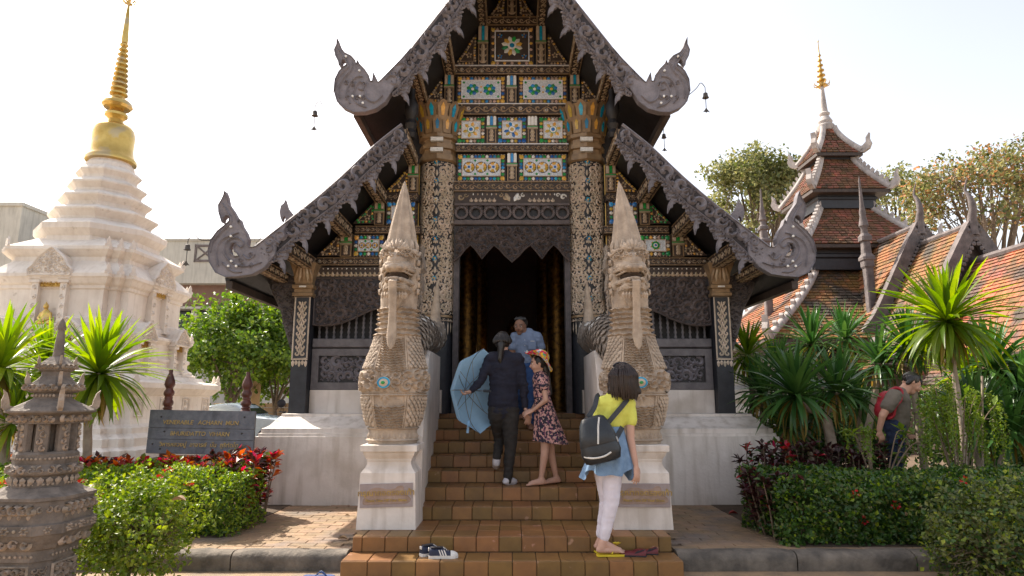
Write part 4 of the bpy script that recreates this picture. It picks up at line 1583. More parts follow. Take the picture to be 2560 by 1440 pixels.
for nm, top, bot, fin, hole, zf, apex in (('lower', low_top, low_bot, low_fin, low_hole, Z5, False), ('upper', up_top, up_bot, up_fin, None, Z2, True)):
	w2 = lambda q: (PX(q[0], q[1], YB), PZ(q[1], YB))
	tl = smooth_line([w2(p) for p in (top[:-2] if nm == 'lower' else top[:-2])], 4)
	bl = smooth_line([w2(p) for p in bot[:-1]], 4)
	if apex:
		tl = [p for p in tl if p[0] <= 0] or tl
		bl = [p for p in bl if p[0] <= 0]
		tl = [(0, tl[0][1] + 0.02)] + tl
		bl = [(0, bl[0][1] + 0.01)] + bl
	board = tl + list(reversed(bl))
	finp = [w2(zf(p)) for p in fin]
	hol = [[w2(zf(p)) for p in hole]] if hole else []
	base = MB('carved_shade')
	base.prism(board, 0.0, 0.06, plane(YB))
	base.m('carved_grey')
	base.tube([(a, YB - 0.03, b + 0.012) for a, b in tl], 0.022, 6)
	orn = MB('carved_grey')
	tf = plane(YB - 0.061)
	carve_fill(orn, tf, board, 0.095, 0.05, 81 if apex else 91, 0.52, 0.32, tries=7000)
	acc, nxt = 0.0, 0.05
	for (xa, za_), (xb, zb_) in zip(bl, bl[1:]):
		L_ = math.hypot(xb - xa, zb_ - za_)
		while acc + L_ > nxt:
			f = (nxt - acc) / L_
			x, z = xa + (xb - xa) * f, za_ + (zb_ - za_) * f
			nx, nz = (zb_ - za_) / L_, -(xb - xa) / L_
			if nz > 0:
				nx, nz = -nx, -nz
			k_ = int(nxt / 0.065)
			e_ = 0.022 + 0.016 * (k_ % 3)
			curl(orn, tf, x + nx * e_, z + nz * e_, 0.036, atan2(nz, nx) + 2.4, 1, 0.34, 0.03, 1.0, 8)
			petal(orn, tf, x + nx * e_, z + nz * e_, 0.055, 0.02, atan2(nz, nx) + 0.5, 0.025)
			nxt += 0.065
		acc += L_
	ridge(orn, tf, tl, 0.022, 0.025)
	ridge(orn, tf, bl, 0.016, 0.022)
	# finial
	fb = MB('carved_grey')
	fb.prism(finp, -0.01, 0.085, plane(YB), hol)
	fo_ = MB('carved_grey')
	tf2 = plane(YB - 0.086)
	ins = finp
	outline(fo_, tf2, finp, 0.006, 0.02)
	if hol:
		outline(fo_, tf2, hol[0], 0.012, 0.028)
	z2 = lambda q: w2(zf(q))
	sw = [[(60, 700), (80, 620), (130, 560), (165, 520), (120, 440), (95, 400)], [(100, 760), (95, 680), (130, 610), (180, 560), (200, 500)], [(300, 830), (230, 800), (200, 740), (215, 680), (250, 640), (280, 660), (270, 700), (240, 690)], [(420, 740), (360, 790), (300, 760), (290, 700)], [(180, 800), (150, 740), (165, 670), (215, 610), (270, 600)]] if apex else \
		[[(70, 690), (85, 635), (130, 580), (175, 530), (150, 470), (130, 440)], [(110, 760), (100, 690), (125, 630), (180, 600), (215, 590)], [(330, 740), (270, 760), (210, 755), (165, 730), (140, 680), (160, 630), (205, 615), (240, 640), (225, 665), (205, 650)], [(230, 790), (180, 785), (130, 740)], [(300, 700), (265, 725), (235, 700)]]
	for k_, line in enumerate(sw):
		pp_ = smooth_line([z2(q) for q in line], 4)
		ridge(fo_, tf2, pp_, [0.018 * (0.4 + 0.6 * sin(pi * i / len(pp_))) for i in range(len(pp_))], 0.026)
	rg_ = random.Random(5)
	for k_ in range(7):
		q = z2((rg_.uniform(130, 300), rg_.uniform(640, 790)))
		if inside(finp, *q) and edge_dist(finp, *q) > 0.05 and not (hol and inside(hol[0], *q)) and not (hol and edge_dist(hol[0], *q) < 0.04):
			curl(fo_, tf2, q[0], q[1], 0.036, rg_.uniform(0, 6), rg_.choice((-1, 1)), 0.26, 0.022)
	gl = MB('gem_white')
	rg = random.Random(8)
	spots = [(200, 750), (255, 750), (275, 800), (250, 560), (150, 455)] if apex else [(180, 735), (205, 760), (165, 760), (178, 608), (618 - 440, 560)]
	for sp in spots:
		a, b = w2(zf(sp))
		disc(gl, plane(YB - 0.10), a, b, 0.016, 0.02, 8)
	# pendants: flame clusters under the board
	pend = []
	lens = [0.0]
	for p, q in zip(bl, bl[1:]):
		lens.append(lens[-1] + math.hypot(q[0] - p[0], q[1] - p[1]))
	step = 0.39
	s_ = 0.30
	while s_ < lens[-1] + 0.06:
		i = max(j for j in range(len(lens)) if lens[j] <= min(s_, lens[-1] - 1e-4))
		i = min(i, len(bl) - 2)
		f = (s_ - lens[i]) / max(lens[i + 1] - lens[i], 1e-6)
		x = bl[i][0] + (bl[i + 1][0] - bl[i][0]) * f
		z = bl[i][1] + (bl[i + 1][1] - bl[i][1]) * f
		dx, dz = bl[i + 1][0] - bl[i][0], bl[i + 1][1] - bl[i][1]
		L_ = math.hypot(dx, dz)
		dx, dz = dx / L_, dz / L_                # down the slope
		nx, nz = (-dz, dx) if dx < 0 and (-dz) > 0 else (dz, -dx)
		if nz > 0:
			nx, nz = -nx, -nz
		loc = lambda a, b: (x + dx * a + nx * b, z + dz * a + nz * b)
		shape = [(-0.25, -0.03), (-0.235, 0.03), (-0.20, 0.055), (-0.17, 0.04), (-0.155, 0.075), (-0.11, 0.095), (-0.08, 0.075), (-0.06, 0.11), (-0.01, 0.13), (0.02, 0.105), (0.035, 0.14), (0.05, 0.17), (0.08, 0.205), (0.13, 0.25), (0.10, 0.19), (0.108, 0.155), (0.08, 0.125), (0.088, 0.085), (0.065, 0.05), (0.07, -0.03)]
		pend.append([loc(a, b * 1.05) for a, b in shape])
		s_ += step
	for s in (-1, 1):
		mm = (lambda q: q) if s < 0 else mirror_x
		bo = part('bargeboard', mm(base), hall, recalc=True)
		part('scrollwork', mm(orn), bo, kind='stuff')
		fo = part('finial', mm(fb), hall, recalc=True, label='swan-necked carved finial at the foot of the bargeboard')
		part('scrollwork', mm(fo_), fo, kind='stuff')
		part('mirror_inlay', mm(gl), fo, kind='stuff')
		for pp in pend:
			q = MB('carved_grey')
			q.prism(pp, 0.0, 0.045, plane(YB - 0.005))
			outline(q, plane(YB - 0.051), pp[2:-2], 0.008, 0.012, False)
			c = (sum(a for a, b in pp) / len(pp), sum(b for a, b in pp) / len(pp))
			curl(q, plane(YB - 0.051), pp[8][0] * 0.6 + c[0] * 0.4, pp[8][1] * 0.6 + c[1] * 0.4, 0.034, 0.6, 1, 0.25, 0.016)
			curl(q, plane(YB - 0.051), pp[5][0] * 0.6 + c[0] * 0.4, pp[5][1] * 0.6 + c[1] * 0.4, 0.028, 0.6, 1, 0.25, 0.016)
			part('pendant', mm(q), bo, recalc=True)
# small secondary finials riding on the lower slopes (of the roof tier behind)
cr_px = [(702, 548), (703, 530), (705, 515), (712, 508), (716, 503), (718, 512), (722, 522), (733, 536), (737, 548), (728, 558), (716, 552), (712, 543), (715, 535), (710, 533), (706, 550)]
for s in (-1, 1):
	q = MB('carved_grey')
	yb2 = 8.45
	pts = [(PX(x, y, yb2), PZ(y, yb2)) for x, y in [(745, 602), (737, 548), (733, 536), (722, 522), (719, 512), (716, 502), (713, 510), (705, 517), (702, 532), (704, 546), (708, 556), (711, 546), (716, 543), (717, 551), (712, 562), (700, 602)]]
	q.prism(pts, -0.02, 0.05, plane(yb2))
	part('finial', q if s < 0 else mirror_x(q), hall, recalc=True, label='small bird-headed finial on the roof slope behind')

# eave boards along the sides, seen from below
for s in (-1, 1):
	for line in (low_xz, up_xz):
		a, b = line[-1]
		m_ = MB('umber')
		m_.box(*sorted((s * (abs(a) - 0.10), s * (abs(a) - 0.02))), YB + 0.03, 17.0, b - 0.16, b - 0.06)
		part('eave_board', m_, hall)

# ---- inside: dim nave with gilded pillars and an altar
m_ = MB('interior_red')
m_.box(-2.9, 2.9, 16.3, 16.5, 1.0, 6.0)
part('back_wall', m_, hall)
for s in (-1, 1):
	for y in (11.2, 13.2):
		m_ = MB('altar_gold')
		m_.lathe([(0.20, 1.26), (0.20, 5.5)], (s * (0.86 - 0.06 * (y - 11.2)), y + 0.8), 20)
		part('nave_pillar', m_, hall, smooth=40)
al = thing('altar', 'dim golden altar glimmering deep inside the dark doorway', 'altar', (0, 15.2, 1.255))
m_ = MB('altar_gold')
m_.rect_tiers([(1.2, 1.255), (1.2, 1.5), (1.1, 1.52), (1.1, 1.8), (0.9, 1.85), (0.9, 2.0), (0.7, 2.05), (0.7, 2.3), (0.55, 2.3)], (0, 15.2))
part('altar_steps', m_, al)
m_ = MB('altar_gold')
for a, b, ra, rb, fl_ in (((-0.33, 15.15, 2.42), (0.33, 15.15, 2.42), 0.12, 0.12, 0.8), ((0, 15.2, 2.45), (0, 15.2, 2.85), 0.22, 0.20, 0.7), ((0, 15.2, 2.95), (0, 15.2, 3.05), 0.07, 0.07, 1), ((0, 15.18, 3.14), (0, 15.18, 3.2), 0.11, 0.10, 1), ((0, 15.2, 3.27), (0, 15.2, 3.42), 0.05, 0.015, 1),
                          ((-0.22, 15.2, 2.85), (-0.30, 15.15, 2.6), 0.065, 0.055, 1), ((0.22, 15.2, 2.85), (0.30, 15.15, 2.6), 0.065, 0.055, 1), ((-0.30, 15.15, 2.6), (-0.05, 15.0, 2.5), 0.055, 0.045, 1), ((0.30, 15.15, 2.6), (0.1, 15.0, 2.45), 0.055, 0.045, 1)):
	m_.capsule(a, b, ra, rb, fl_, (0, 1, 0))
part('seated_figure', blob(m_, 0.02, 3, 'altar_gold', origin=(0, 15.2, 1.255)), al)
lm = thing('altar_lamp', 'tiny warm lamp burning before the altar inside the doorway', 'lamp', (-0.12, 13.6, 1.255))
m_ = MB('old_gold')
m_.lathe([(0.09, 1.255), (0.03, 1.3), (0.02, 2.3), (0.06, 2.34)], (-0.12, 13.6), 10)
part('stand', m_, lm)
m_ = MB('lamp_glow')
m_.ball((-0.12, 13.6, 2.40), (0.03, 0.03, 0.05))
part('flame', m_, lm)

# ---- small wind bells hung from the eaves
for i, (x, y, Yd, lab, top) in enumerate(((787, 290, 7.9, 'small dark wind bell hanging left of the upper swan finial', 262), (1764, 245, 7.9, 'small dark wind bell on a bent wire off the upper finial, nearest the treetops', 218),
                                     (1660, 345, 8.6, 'tiny dark wind bell beneath the upper eave beside the bare sky', 325), (468, 625, 7.9, 'dark wind bell hanging before the pale concrete building', 598), (640, 622, 9.6, 'tiny wind bell behind the curl of the lower finial', 606))):
	c = P(x, y, Yd)
	r = 0.047 if i != 2 and i != 4 else 0.04
	w = thing('wind_bell', lab, 'bell', c, group='wind bells under the eaves')
	m_ = MB('bronze_bell')
	m_.lathe([(r * 0.2, c.z + r * 1.6), (r * 0.6, c.z + r * 1.4), (r * 0.75, c.z + r * 0.4), (r * 0.95, c.z), (r * 0.9, c.z)], (c.x, c.y), 12)
	part('bell', m_, w, smooth=50)
	m_ = MB('bronze_bell')
	z2 = c.z - 0.17
	m_.prism([(c.x - r, z2 - r * 0.7), (c.x - r * 0.4, z2 - r * 0.5), (c.x, z2 - r * 0.8), (c.x + r * 0.4, z2 - r * 0.5), (c.x + r, z2 - r * 0.7), (c.x + r * 0.25, z2 + r * 0.3), (c.x, z2 + r * 0.9), (c.x - r * 0.25, z2 + r * 0.3)], -0.003, 0.003, plane(c.y))
	part('clapper_leaf', m_, w, recalc=True)
	m_ = MB('iron')
	tz = PZ(top, Yd)
	m_.tube([(c.x, c.y, z2 + r * 0.8), (c.x, c.y, tz)], 0.0055, 5)
	if i in (0, 1, 3):
		sx = 1 if i != 1 else -1
		e = {0: P(845, 205, YB), 1: P(1712, 246, YB), 3: P(545, 600, YB)}[i]
		m_.tube(smooth_line([(c.x, c.y, tz), ((c.x * 0.75 + e.x * 0.25), c.y, tz + 0.06), ((c.x + e.x) / 2, c.y + 0.05, tz + 0.0), (e.x, e.y, e.z)], 5), 0.0055, 5)
	elif i == 2:
		m_.tube([(c.x, c.y, tz), (c.x - 0.02, c.y, tz + 0.35)], 0.004, 5)
	else:
		m_.tube([(c.x, c.y, tz), (c.x + 0.1, c.y, tz + 0.12)], 0.004, 5)
	part('wire', m_, w)

# ------------------------------------------------------------------ stair walls, pedestals and the two serpent statues
for s in (-1, 1):
	bal = thing('stair_wall', 'white plastered stair wall %s' % ('behind the serpent beside the blue umbrella' if s < 0 else 'behind the serpent beside the woman in yellow'), 'wall', (s * 1.1, 6.6, 0.25), group='white walls flanking the stair')
	m_ = MB('plaster')
	rings = []
	for y, xi, z in ((6.6, 0.90, 1.10), (6.9, 0.915, 1.55), (7.15, 0.925, 1.92), (7.4, 0.94, 2.02), (8.2, 0.98, 2.05), (9.14, 1.02, 2.07)):
		xo = xi + 0.30
		rings.append([(s * xi, y, 0.2), (s * xi, y, z - 0.02), (s * (xi + 0.03), y, z), (s * (xo - 0.03), y, z), (s * xo, y, z - 0.02), (s * xo, y, 0.2)])
	m_.loft(rings)
	part('wall', m_, bal, smooth=30, recalc=True)

for s in (-1, 1):
	px0 = -1.107 if s < 0 else 1.155
	pc = (px0, 5.94)
	ped = thing('statue_pedestal', 'white moulded pedestal with gold-lettered shoe notice under the %s serpent' % ('unobstructed' if s < 0 else 'serpent behind the woman in yellow, partly hidden, carrying the').replace('serpent behind the woman in yellow, partly hidden, carrying the', 'partly hidden'), 'pedestal', (px0, 5.94, 0.25), group='pedestals at the foot of the stair')
	m_ = MB('plaster')
	m_.rect_tiers([(0.275, 0.251), (0.275, 0.27), (0.262, 0.60), (0.258, 0.79), (0.222, 0.84), (0.208, 0.875), (0.205, 0.90), (0.212, 0.905), (0.212, 0.925), (0.235, 0.96), (0.245, 0.985), (0.245, 0.998), (0.268, 1.0), (0.268, 1.058), (0.26, 1.064)], pc)
	part('base', m_, ped, smooth=25)
	# notice
	zc, th = 0.578, radians(1.6 if s < 0 else -0.5)
	xc = px0 - 0.004 if s < 0 else px0 + 0.01
	fy = 5.94 - 0.272
	R_ = lambda a, b: (xc + a * cos(th) - b * sin(th), zc + a * sin(th) + b * cos(th))

	def to_p(a, b, d):
		q = R_(a, b)
		return (q[0], fy - d, q[1])
	pl = MB('plaque_stone')
	pl.prism([(-0.245, -0.113), (0.245, -0.113), (0.245, 0.113), (-0.245, 0.113)], -0.014, 0.006, to_p)
	plo = part('plaque', pl, ped, recalc=True)
	cut = MB('plaque_cut')
	rec = smooth_line([(-0.215, -0.05), (-0.20, -0.082), (-0.05, -0.078), (0.1, -0.08), (0.19, -0.075), (0.225, -0.045), (0.20, -0.012), (0.165, 0.0), (0.165, 0.045), (0.15, 0.085), (0.11, 0.083), (0.08, 0.062), (0.0, 0.058), (-0.06, 0.072), (-0.12, 0.07), (-0.165, 0.045), (-0.165, 0.008), (-0.20, -0.012), (-0.215, -0.05)], 4)[:-1]
	cut.prism(rec, 0.005, 0.0075, to_p)
	outline(cut, lambda a, b, d: to_p(a, b, d + 0.006), rec, 0.004, 0.004)
	part('cut_field', cut, plo, recalc=True)
	tx = MB('sign_gold')
	add_text(tx, 'กรุณาถอดรองเท้า', 0.075, lambda x, y, z: to_p(x, y + 0.024, 0.010 + z), extrude=0.004, bold=0.0012)
	part('thai_lettering', tx, plo, kind='stuff')
	tx = MB('sign_gold')
	add_text(tx, 'Please Take Off Your Shoes', 0.036, lambda x, y, z: to_p(x * 0.94, y - 0.047, 0.010 + z), extrude=0.004, bold=0.001)
	part('lettering', tx, plo, kind='stuff')
	ped.location = (-1.165 if s < 0 else 1.215, 6.47, 0.2695)
	ped.scale = (1, 1, 0.935)

NAGA_PX = [(1110, 58), (1100, 59), (1087, 57), (1072, 58), (1039, 67), (1010, 73), (981, 76), (960, 78), (943, 78), (920, 74), (895, 67), (870, 59), (847, 53), (820, 47), (800, 44), (775, 44), (745, 46), (715, 47), (690, 44), (670, 34)]


def naga(s):
	xc = -1.107 if s < 0 else 1.155
	yc = 5.94
	lab = ('tall pale stone serpent guardian with open mouth and long tongue beside the blue umbrella' if s < 0 else
           'tall pale stone serpent guardian with open mouth, partly behind the woman in yellow')
	root = thing('serpent_statue', lab, 'statue', (xc, yc, 1.064), group='serpent guardians of the stair')
	km = 5.94 / (FPX * 0.985)
	prof = []
	for y, hw in NAGA_PX:
		z = max(PZ(y, yc - 0.12), 1.0655)
		prof.append((z, hw * km))
	zs = [p[0] for p in prof]

	def radius(z):
		if z <= zs[0]:
			return prof[0][1]
		for (z0, r0), (z1, r1) in zip(prof, prof[1:]):
			if z <= z1:
				f = (z - z0) / (z1 - z0)
				f = f * f * (3 - 2 * f)
				return r0 + (r1 - r0) * f
		return prof[-1][1]

	def surf(t, z, d):
		r = radius(z) + d
		fr = 0.92 if cos(t) > 0 else 0.85
		f = min(1, max(0, (z - 1.6) / 0.9))
		return (xc + s * -0.015 * f + r * sin(t), yc + 0.02 + 0.05 * f - r * fr * cos(t), z)

	def flat(a, b, d):        # a in metres round the front
		return surf(a / 0.28, b, d)
	zt = zs[-1]
	rings = []
	nz = 70
	for j in range(nz + 1):
		z = zs[0] + (zt - zs[0]) * j / nz
		rings.append([surf(2 * pi * i / 40, z, 0) for i in range(40)])
	m_ = MB('naga_stone')
	m_.loft(rings)
	body = part('body', m_, root, smooth=60, recalc=True)
	zy = lambda y: PZ(y, yc - 0.2)
	o = MB('naga_stone')
	# belly bands
	def bands(z0, z1, t0, st, h=0.030):
		z = z0
		while z < z1:
			pts = [(t0 * (2 * i / 14 - 1), z + 0.006 * sin(i * 2.1 + z * 40) - 0.010 * cos(pi * (i / 7 - 1) * 0.5)) for i in range(15)]
			ridge(o, lambda a, b, d: surf(a, b, d), pts, 0.008, h)
			z += st
	bands(zy(1068), zy(1012), 0.50, 0.026)
	bands(zy(925), zy(838), 0.44, 0.024)
	for sg in (-1, 1):
		for t0 in (0.52, 0.60):
			for za, zb in ((zy(1072), zy(990)), (zy(922), zy(832))):
				pts = [(za + (zb - za) * i / 8) for i in range(9)]
				rows = [[surf(sg * (t0 + e), z, dd) for e, dd in ((-0.035, 0), (-0.03, 0.012), (0.03, 0.012), (0.035, 0))] for z in pts]
				o.loft(rows, cap=False, closed=False)
	# neck ruffles
	for k_, y in enumerate((832, 818, 803, 790, 778, 766)):
		z = zy(y)
		pts = [(-2.2 + 4.4 * i / 34, z + 0.012 * abs(sin(i * 0.95 + k_)) - 0.01) for i in range(35)]
		ridge(o, lambda a, b, d: surf(a, b, d), pts, 0.016, 0.036)
	# collars round the widest part
	for y, h, w in ((1072, 0.02, 0.014), (988, 0.022, 0.014), (982, 0.012, 0.008), (918, 0.012, 0.010), (1102, 0.02, 0.016)):
		pts = [(-2.6 + 5.2 * i / 44, zy(y)) for i in range(45)]
		ridge(o, lambda a, b, d: surf(a, b, d), pts, w, h)
	# floral girdle
	q = [(-0.62, zy(980)), (0.62, zy(980)), (0.62, zy(924)), (-0.62, zy(924))]
	carve_fill(o, flat, q, 0.062, 0.034, 5 if s < 0 else 6, 0.54, 0.30)
	for t0 in range(-7, 8):
		petal(o, lambda a, b, d: surf(a / 0.24, b, d), t0 * 0.055, zy(1103), 0.07, 0.022, pi / 2, 0.016)
	# leaf points above and below the medallion
	xm = -0.035 if s < 0 else 0.0
	zm = zy(957)
	for a in (-0.55, 0, 0.55):
		petal(o, flat, xm, zm + 0.075, 0.11 if a == 0 else 0.08, 0.03, pi / 2 + a, 0.03)
		petal(o, flat, xm, zm - 0.085, 0.12 if a == 0 else 0.08, 0.03, -pi / 2 + a, 0.03)
	floret(o, flat, xm, zm, 0.105, 10, 0.03, 0, None, 0.24)
	part('relief', o, body, kind='stuff')
	# scales
	o = MB('naga_stone')
	def scales(z0, z1, t0, t1, st, wd):
		z = z0
		r_ = 0
		while z < z1:
			rr = radius(z)
			n_ = int((t1 - t0) * rr / wd)
			for i in range(n_):
				t = t0 + (i + (0.5 if r_ % 2 else 0.0)) * (t1 - t0) / n_
				for sg in (-1, 1):
					petal(o, lambda a, b, d, sg=sg: surf(sg * (t + a / rr), b, d + 0.003 + (z + st * 1.1 - b) * 0.36), 0, z + st * 1.1, st * 1.75, wd * 0.54, -pi / 2, 0.012)
			z += st
			r_ += 1
	scales(zy(915), zy(838), 0.66, 2.6, 0.030, 0.045)
	scales(zy(1062), zy(995), 0.66, 2.4, 0.032, 0.044)
	part('scales', o, body, kind='stuff')
	# medallion of glass
	md = MB('gilt_pale')
	disc(md, lambda a, b, d: flat(a, b, d + 0.034), xm, zm, 0.052, 0.006, 24)
	mo = part('medallion', md, root)
	md = MB('gem_teal')
	disc(md, lambda a, b, d: flat(a, b, d + 0.04), xm, zm, 0.049, 0.006, 28, 0.034)
	part('blue_ring', md, mo)
	md = MB('gem_green')
	disc(md, lambda a, b, d: flat(a, b, d + 0.045), xm, zm, 0.014, 0.02, 10)
	part('green_stone', md, mo)
	# head
	hx, hy, hz = xc - s * 0.02, yc + 0.02, PZ(652, 5.9)
	h = MB('naga_stone')
	V_ = lambda x, y, z: (hx + x, hy + y, hz + z)
	h.ball(V_(0, 0.02, 0.02), (0.168, 0.19, 0.17), 16, 10)
	h.capsule(V_(0, -0.05, -0.045), V_(0, -0.20, -0.085), 0.150, 0.130, 0.50, (0, 0, 1))
	h.capsule(V_(0, -0.12, 0.02), V_(0, -0.22, -0.03), 0.105, 0.085, 0.8, (0, 0, 1))
	for sg in (-1, 1):
		h.capsule(V_(sg * 0.05, -0.20, 0.055), V_(sg * 0.155, -0.08, 0.085), 0.024, 0.022)
		h.capsule(V_(sg * 0.125, 0.0, -0.09), V_(sg * 0.115, -0.02, -0.25), 0.062, 0.055)
		h.capsule(V_(sg * 0.12, -0.15, -0.10), V_(sg * 0.05, -0.325, -0.115), 0.022, 0.020)
		h.capsule(V_(sg * 0.115, -0.08, -0.215), V_(sg * 0.062, -0.315, -0.225), 0.024, 0.022)
	h.capsule(V_(0, 0.0, -0.30), V_(0, -0.20, -0.285), 0.135, 0.120, 0.55, (0, 0, 1))
	h.capsule(V_(0, -0.12, -0.33), V_(0, -0.16, -0.42), 0.10, 0.05)
	h.capsule(V_(0, 0.08, -0.12), V_(0, 0.06, -0.42), 0.155, 0.165)
	hd = part('head', blob(h, 0.008, 2, 'naga_stone', lambda p: 0.003 * noise.noise(p * 40), origin=(xc, yc, 1.064)), root)
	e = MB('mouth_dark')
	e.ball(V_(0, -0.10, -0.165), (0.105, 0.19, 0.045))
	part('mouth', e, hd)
	e = MB('naga_stone')
	for sg in (-1, 1):
		for k_ in range(5):
			x = sg * (0.025 + k_ * 0.021)
			y = -0.305 + k_ * 0.024
			e.lathe([(0.009, hz - 0.115), (0.006, hz - 0.135), (0.001, hz - 0.15)], (hx + x, hy + y), 6)
	part('teeth', e, hd, kind='stuff')
	# relief on the face: curls over brow, jaw and cheeks
	o = MB('naga_stone')
	face = lambda a, b, d: (hx + a, hy - 0.30 + 2.6 * a * a - d - 0.06 * max(0, -b), hz + b)
	for sg in (-1, 1):
		for a, b, r_ in ((0.05, 0.075, 0.034), (0.115, 0.07, 0.03), (0.15, 0.02, 0.03)):
			curl(o, lambda x, y, d: (hx + x, hy - 0.22 + 3.2 * x * x - d, hz + y), sg * a, b, r_, pi / 2, sg, 0.28, 0.02)
	for z_, w_, y_, r_ in ((-0.075, 0.150, 0.275, 0.012), (-0.102, 0.146, 0.285, 0.017), (-0.135, 0.132, 0.275, 0.010), (-0.222, 0.140, 0.285, 0.016)):
		o.tube([V_(w_ * sin(t), -0.04 - y_ * cos(t) + 0.02, z_ + 0.012 * cos(3 * t)) for t in [-1.45 + 2.9 * i / 18 for i in range(19)]], r_, 6)
	for sg in (-1, 1):
		o.tube(smooth_line([V_(sg * 0.012, -0.245, 0.075), V_(sg * 0.07, -0.215, 0.085), V_(sg * 0.13, -0.155, 0.075), V_(sg * 0.175, -0.06, 0.05), V_(sg * 0.185, 0.0, 0.09)], 4), 0.015, 6)
		for k_ in range(4):
			curl(o, lambda a, b, d: V_(sg * a, -0.265 - d + 3.0 * a * a - 0.35 * (0.05 - b), b), 0.03 + 0.036 * k_, 0.01 + 0.012 * (k_ % 2), 0.024, 0.5, sg, 0.3, 0.018)
		for k_ in range(5):
			curl(o, lambda a, b, d: V_(sg * (0.172 + d), a, b), -0.02 + 0.03 * (k_ % 2), -0.02 - 0.07 * k_, 0.036, 0.5, 1, 0.28, 0.022)
	for k_ in range(-3, 4):
		petal(o, lambda a, b, d: V_(a, -0.215 + 2.2 * a * a - d - 0.25 * (0.14 - b), b), k_ * 0.012, 0.06, 0.13 - 0.012 * abs(k_), 0.022, pi / 2 - k_ * 0.28, 0.024)
	for k_ in range(3):
		pts = [(hx + 0.125 * sin(t), hy - 0.04 - (0.29 + 0.008 * k_) * cos(t) * 0.98, hz - 0.245 - 0.028 * k_) for t in [-1.3 + 2.6 * i / 12 for i in range(13)]]
		o.tube(pts, 0.010, 5)
	for t in range(-4, 5):
		petal(o, lambda a, b, d: (hx + a, hy - 0.31 + 3.0 * a * a - d, hz + b), t * 0.026, -0.33, 0.07, 0.018, -pi / 2, 0.02)
	part('face_relief', o, hd, kind='stuff')
	# tongue
	tg = MB('naga_stone')
	pts = [(0, -0.16, -0.215, 0.03), (0, -0.30, -0.215, 0.036), (0, -0.365, -0.25, 0.038), (0, -0.34, -0.36, 0.036), (0, -0.315, -0.50, 0.034), (0, -0.31, -0.62, 0.038), (0, -0.32, -0.74, 0.046), (0, -0.34, -0.82, 0.032), (0, -0.345, -0.855, 0.008)]
	rings = []
	for x, y, z, w_ in pts:
		rings.append([V_(x + w_ * cos(t), y - 0.024 * sin(t), z - (0.014 * sin(t) if z > -0.25 else 0)) for t in [2 * pi * i / 10 for i in range(10)]])
	tg.loft(rings)
	tgo = part('tongue', tg, root, smooth=60, recalc=True)
	tb = MB('mouth_dark')
	for k_ in range(11):
		z = -0.36 - 0.026 * k_
		tb.ball(V_(0.022, -0.352 + 0.0 * k_ + 0.008 * min(k_, 5) / 1.2, z), (0.005, 0.006, 0.007), 6, 4)
	part('bead_line', tb, tgo, kind='stuff')
	# tall pointed crest
	tipx = 0.0 if s < 0 else -0.05
	c_ = MB('naga_stone')
	rings = []
	pr = [(-0.02, 0.155), (0.05, 0.150), (0.12, 0.138), (0.22, 0.121), (0.34, 0.101), (0.46, 0.078), (0.58, 0.054), (0.68, 0.032), (0.75, 0.014), (0.785, 0.003)]
	pr = smooth_line(pr, 3)
	for z, r_ in pr:
		f = max(0, z) / 0.785
		cxx = hx + s * 0.0 + tipx * f * f
		rg = []
		for i in range(48):
			t = 2 * pi * i / 48
			k_ = r_ * (1 + 0.11 * cos(8 * t))
			rg.append((cxx + k_ * sin(t), hy + 0.03 + 0.08 * f - k_ * 0.9 * cos(t), hz + 0.06 + z * 1.0))
		rings.append(rg)
	c_.loft(rings)
	cro = part('crest', c_, root, smooth=45, recalc=True)
	o = MB('naga_stone')
	def crs(t, z, d):
		r_ = pr[0][1]
		for (z0, r0), (z1, r1) in zip(pr, pr[1:]):
			if z0 <= z <= z1:
				r_ = r0 + (r1 - r0) * (z - z0) / (z1 - z0)
		f = max(0, z) / 0.785
		r_ = r_ * 1.05 + d
		return (hx + tipx * f * f + r_ * sin(t), hy + 0.03 + 0.08 * f - r_ * 0.9 * cos(t), hz + 0.06 + z)
	for t in (-1.57, -0.785, 0, 0.785, 1.57):
		for k_ in range(22):
			z = 0.10 + k_ * 0.028
			o.ball(crs(t, z, 0.002), 0.0085 * (1.1 - z), 5, 4)
	for k_ in range(-3, 4):
		petal(o, lambda a, b, d: crs(a, b, d + 0.01), k_ * 0.42, 0.02, 0.14, 0.17, pi / 2, 0.025)
	part('bead_rows', o, cro, kind='stuff')
	# mane fins either side of the head
	for sg in (-1, 1):
		fin = [(0.13, -0.46), (0.17, -0.42), (0.185, -0.33), (0.17, -0.28), (0.20, -0.24), (0.195, -0.14), (0.18, -0.08), (0.215, -0.04), (0.205, 0.06), (0.19, 0.12), (0.20, 0.19), (0.165, 0.15), (0.14, 0.09), (0.12, 0.0), (0.11, -0.2)]
		f_ = MB('naga_grey')
		tt = lambda a, b, d: (hx + sg * a, hy + 0.10 - d, hz + b)
		f_.prism(fin, -0.16, 0.04, tt)
		carve_fill(f_, lambda a, b, d: tt(a, b, d + 0.041), fin, 0.028, 0.016, 7, 0.6, 0.28)
		for k_ in range(16):
			zz = -0.43 + k_ * 0.036
			petal(f_, lambda a, b, d, sg=sg: (hx + sg * (0.185 + d), hy + 0.16 - a, hz + b), 0.0 + 0.05 * (k_ % 2), zz, 0.06, 0.02, -pi / 2, 0.02)
		part('mane_fin', f_, root, recalc=False)
	# long body lying on the stair wall, tail turned up at the top
	tl = MB('naga_grey')
	nl = Vector((-1.18 if s < 0 else 1.23, 6.475, 1.0297))
	inv = lambda x, y, z: tuple(Vector((xc, yc, 1.064)) + (Vector((x, y, z)) - nl) / 1.09)
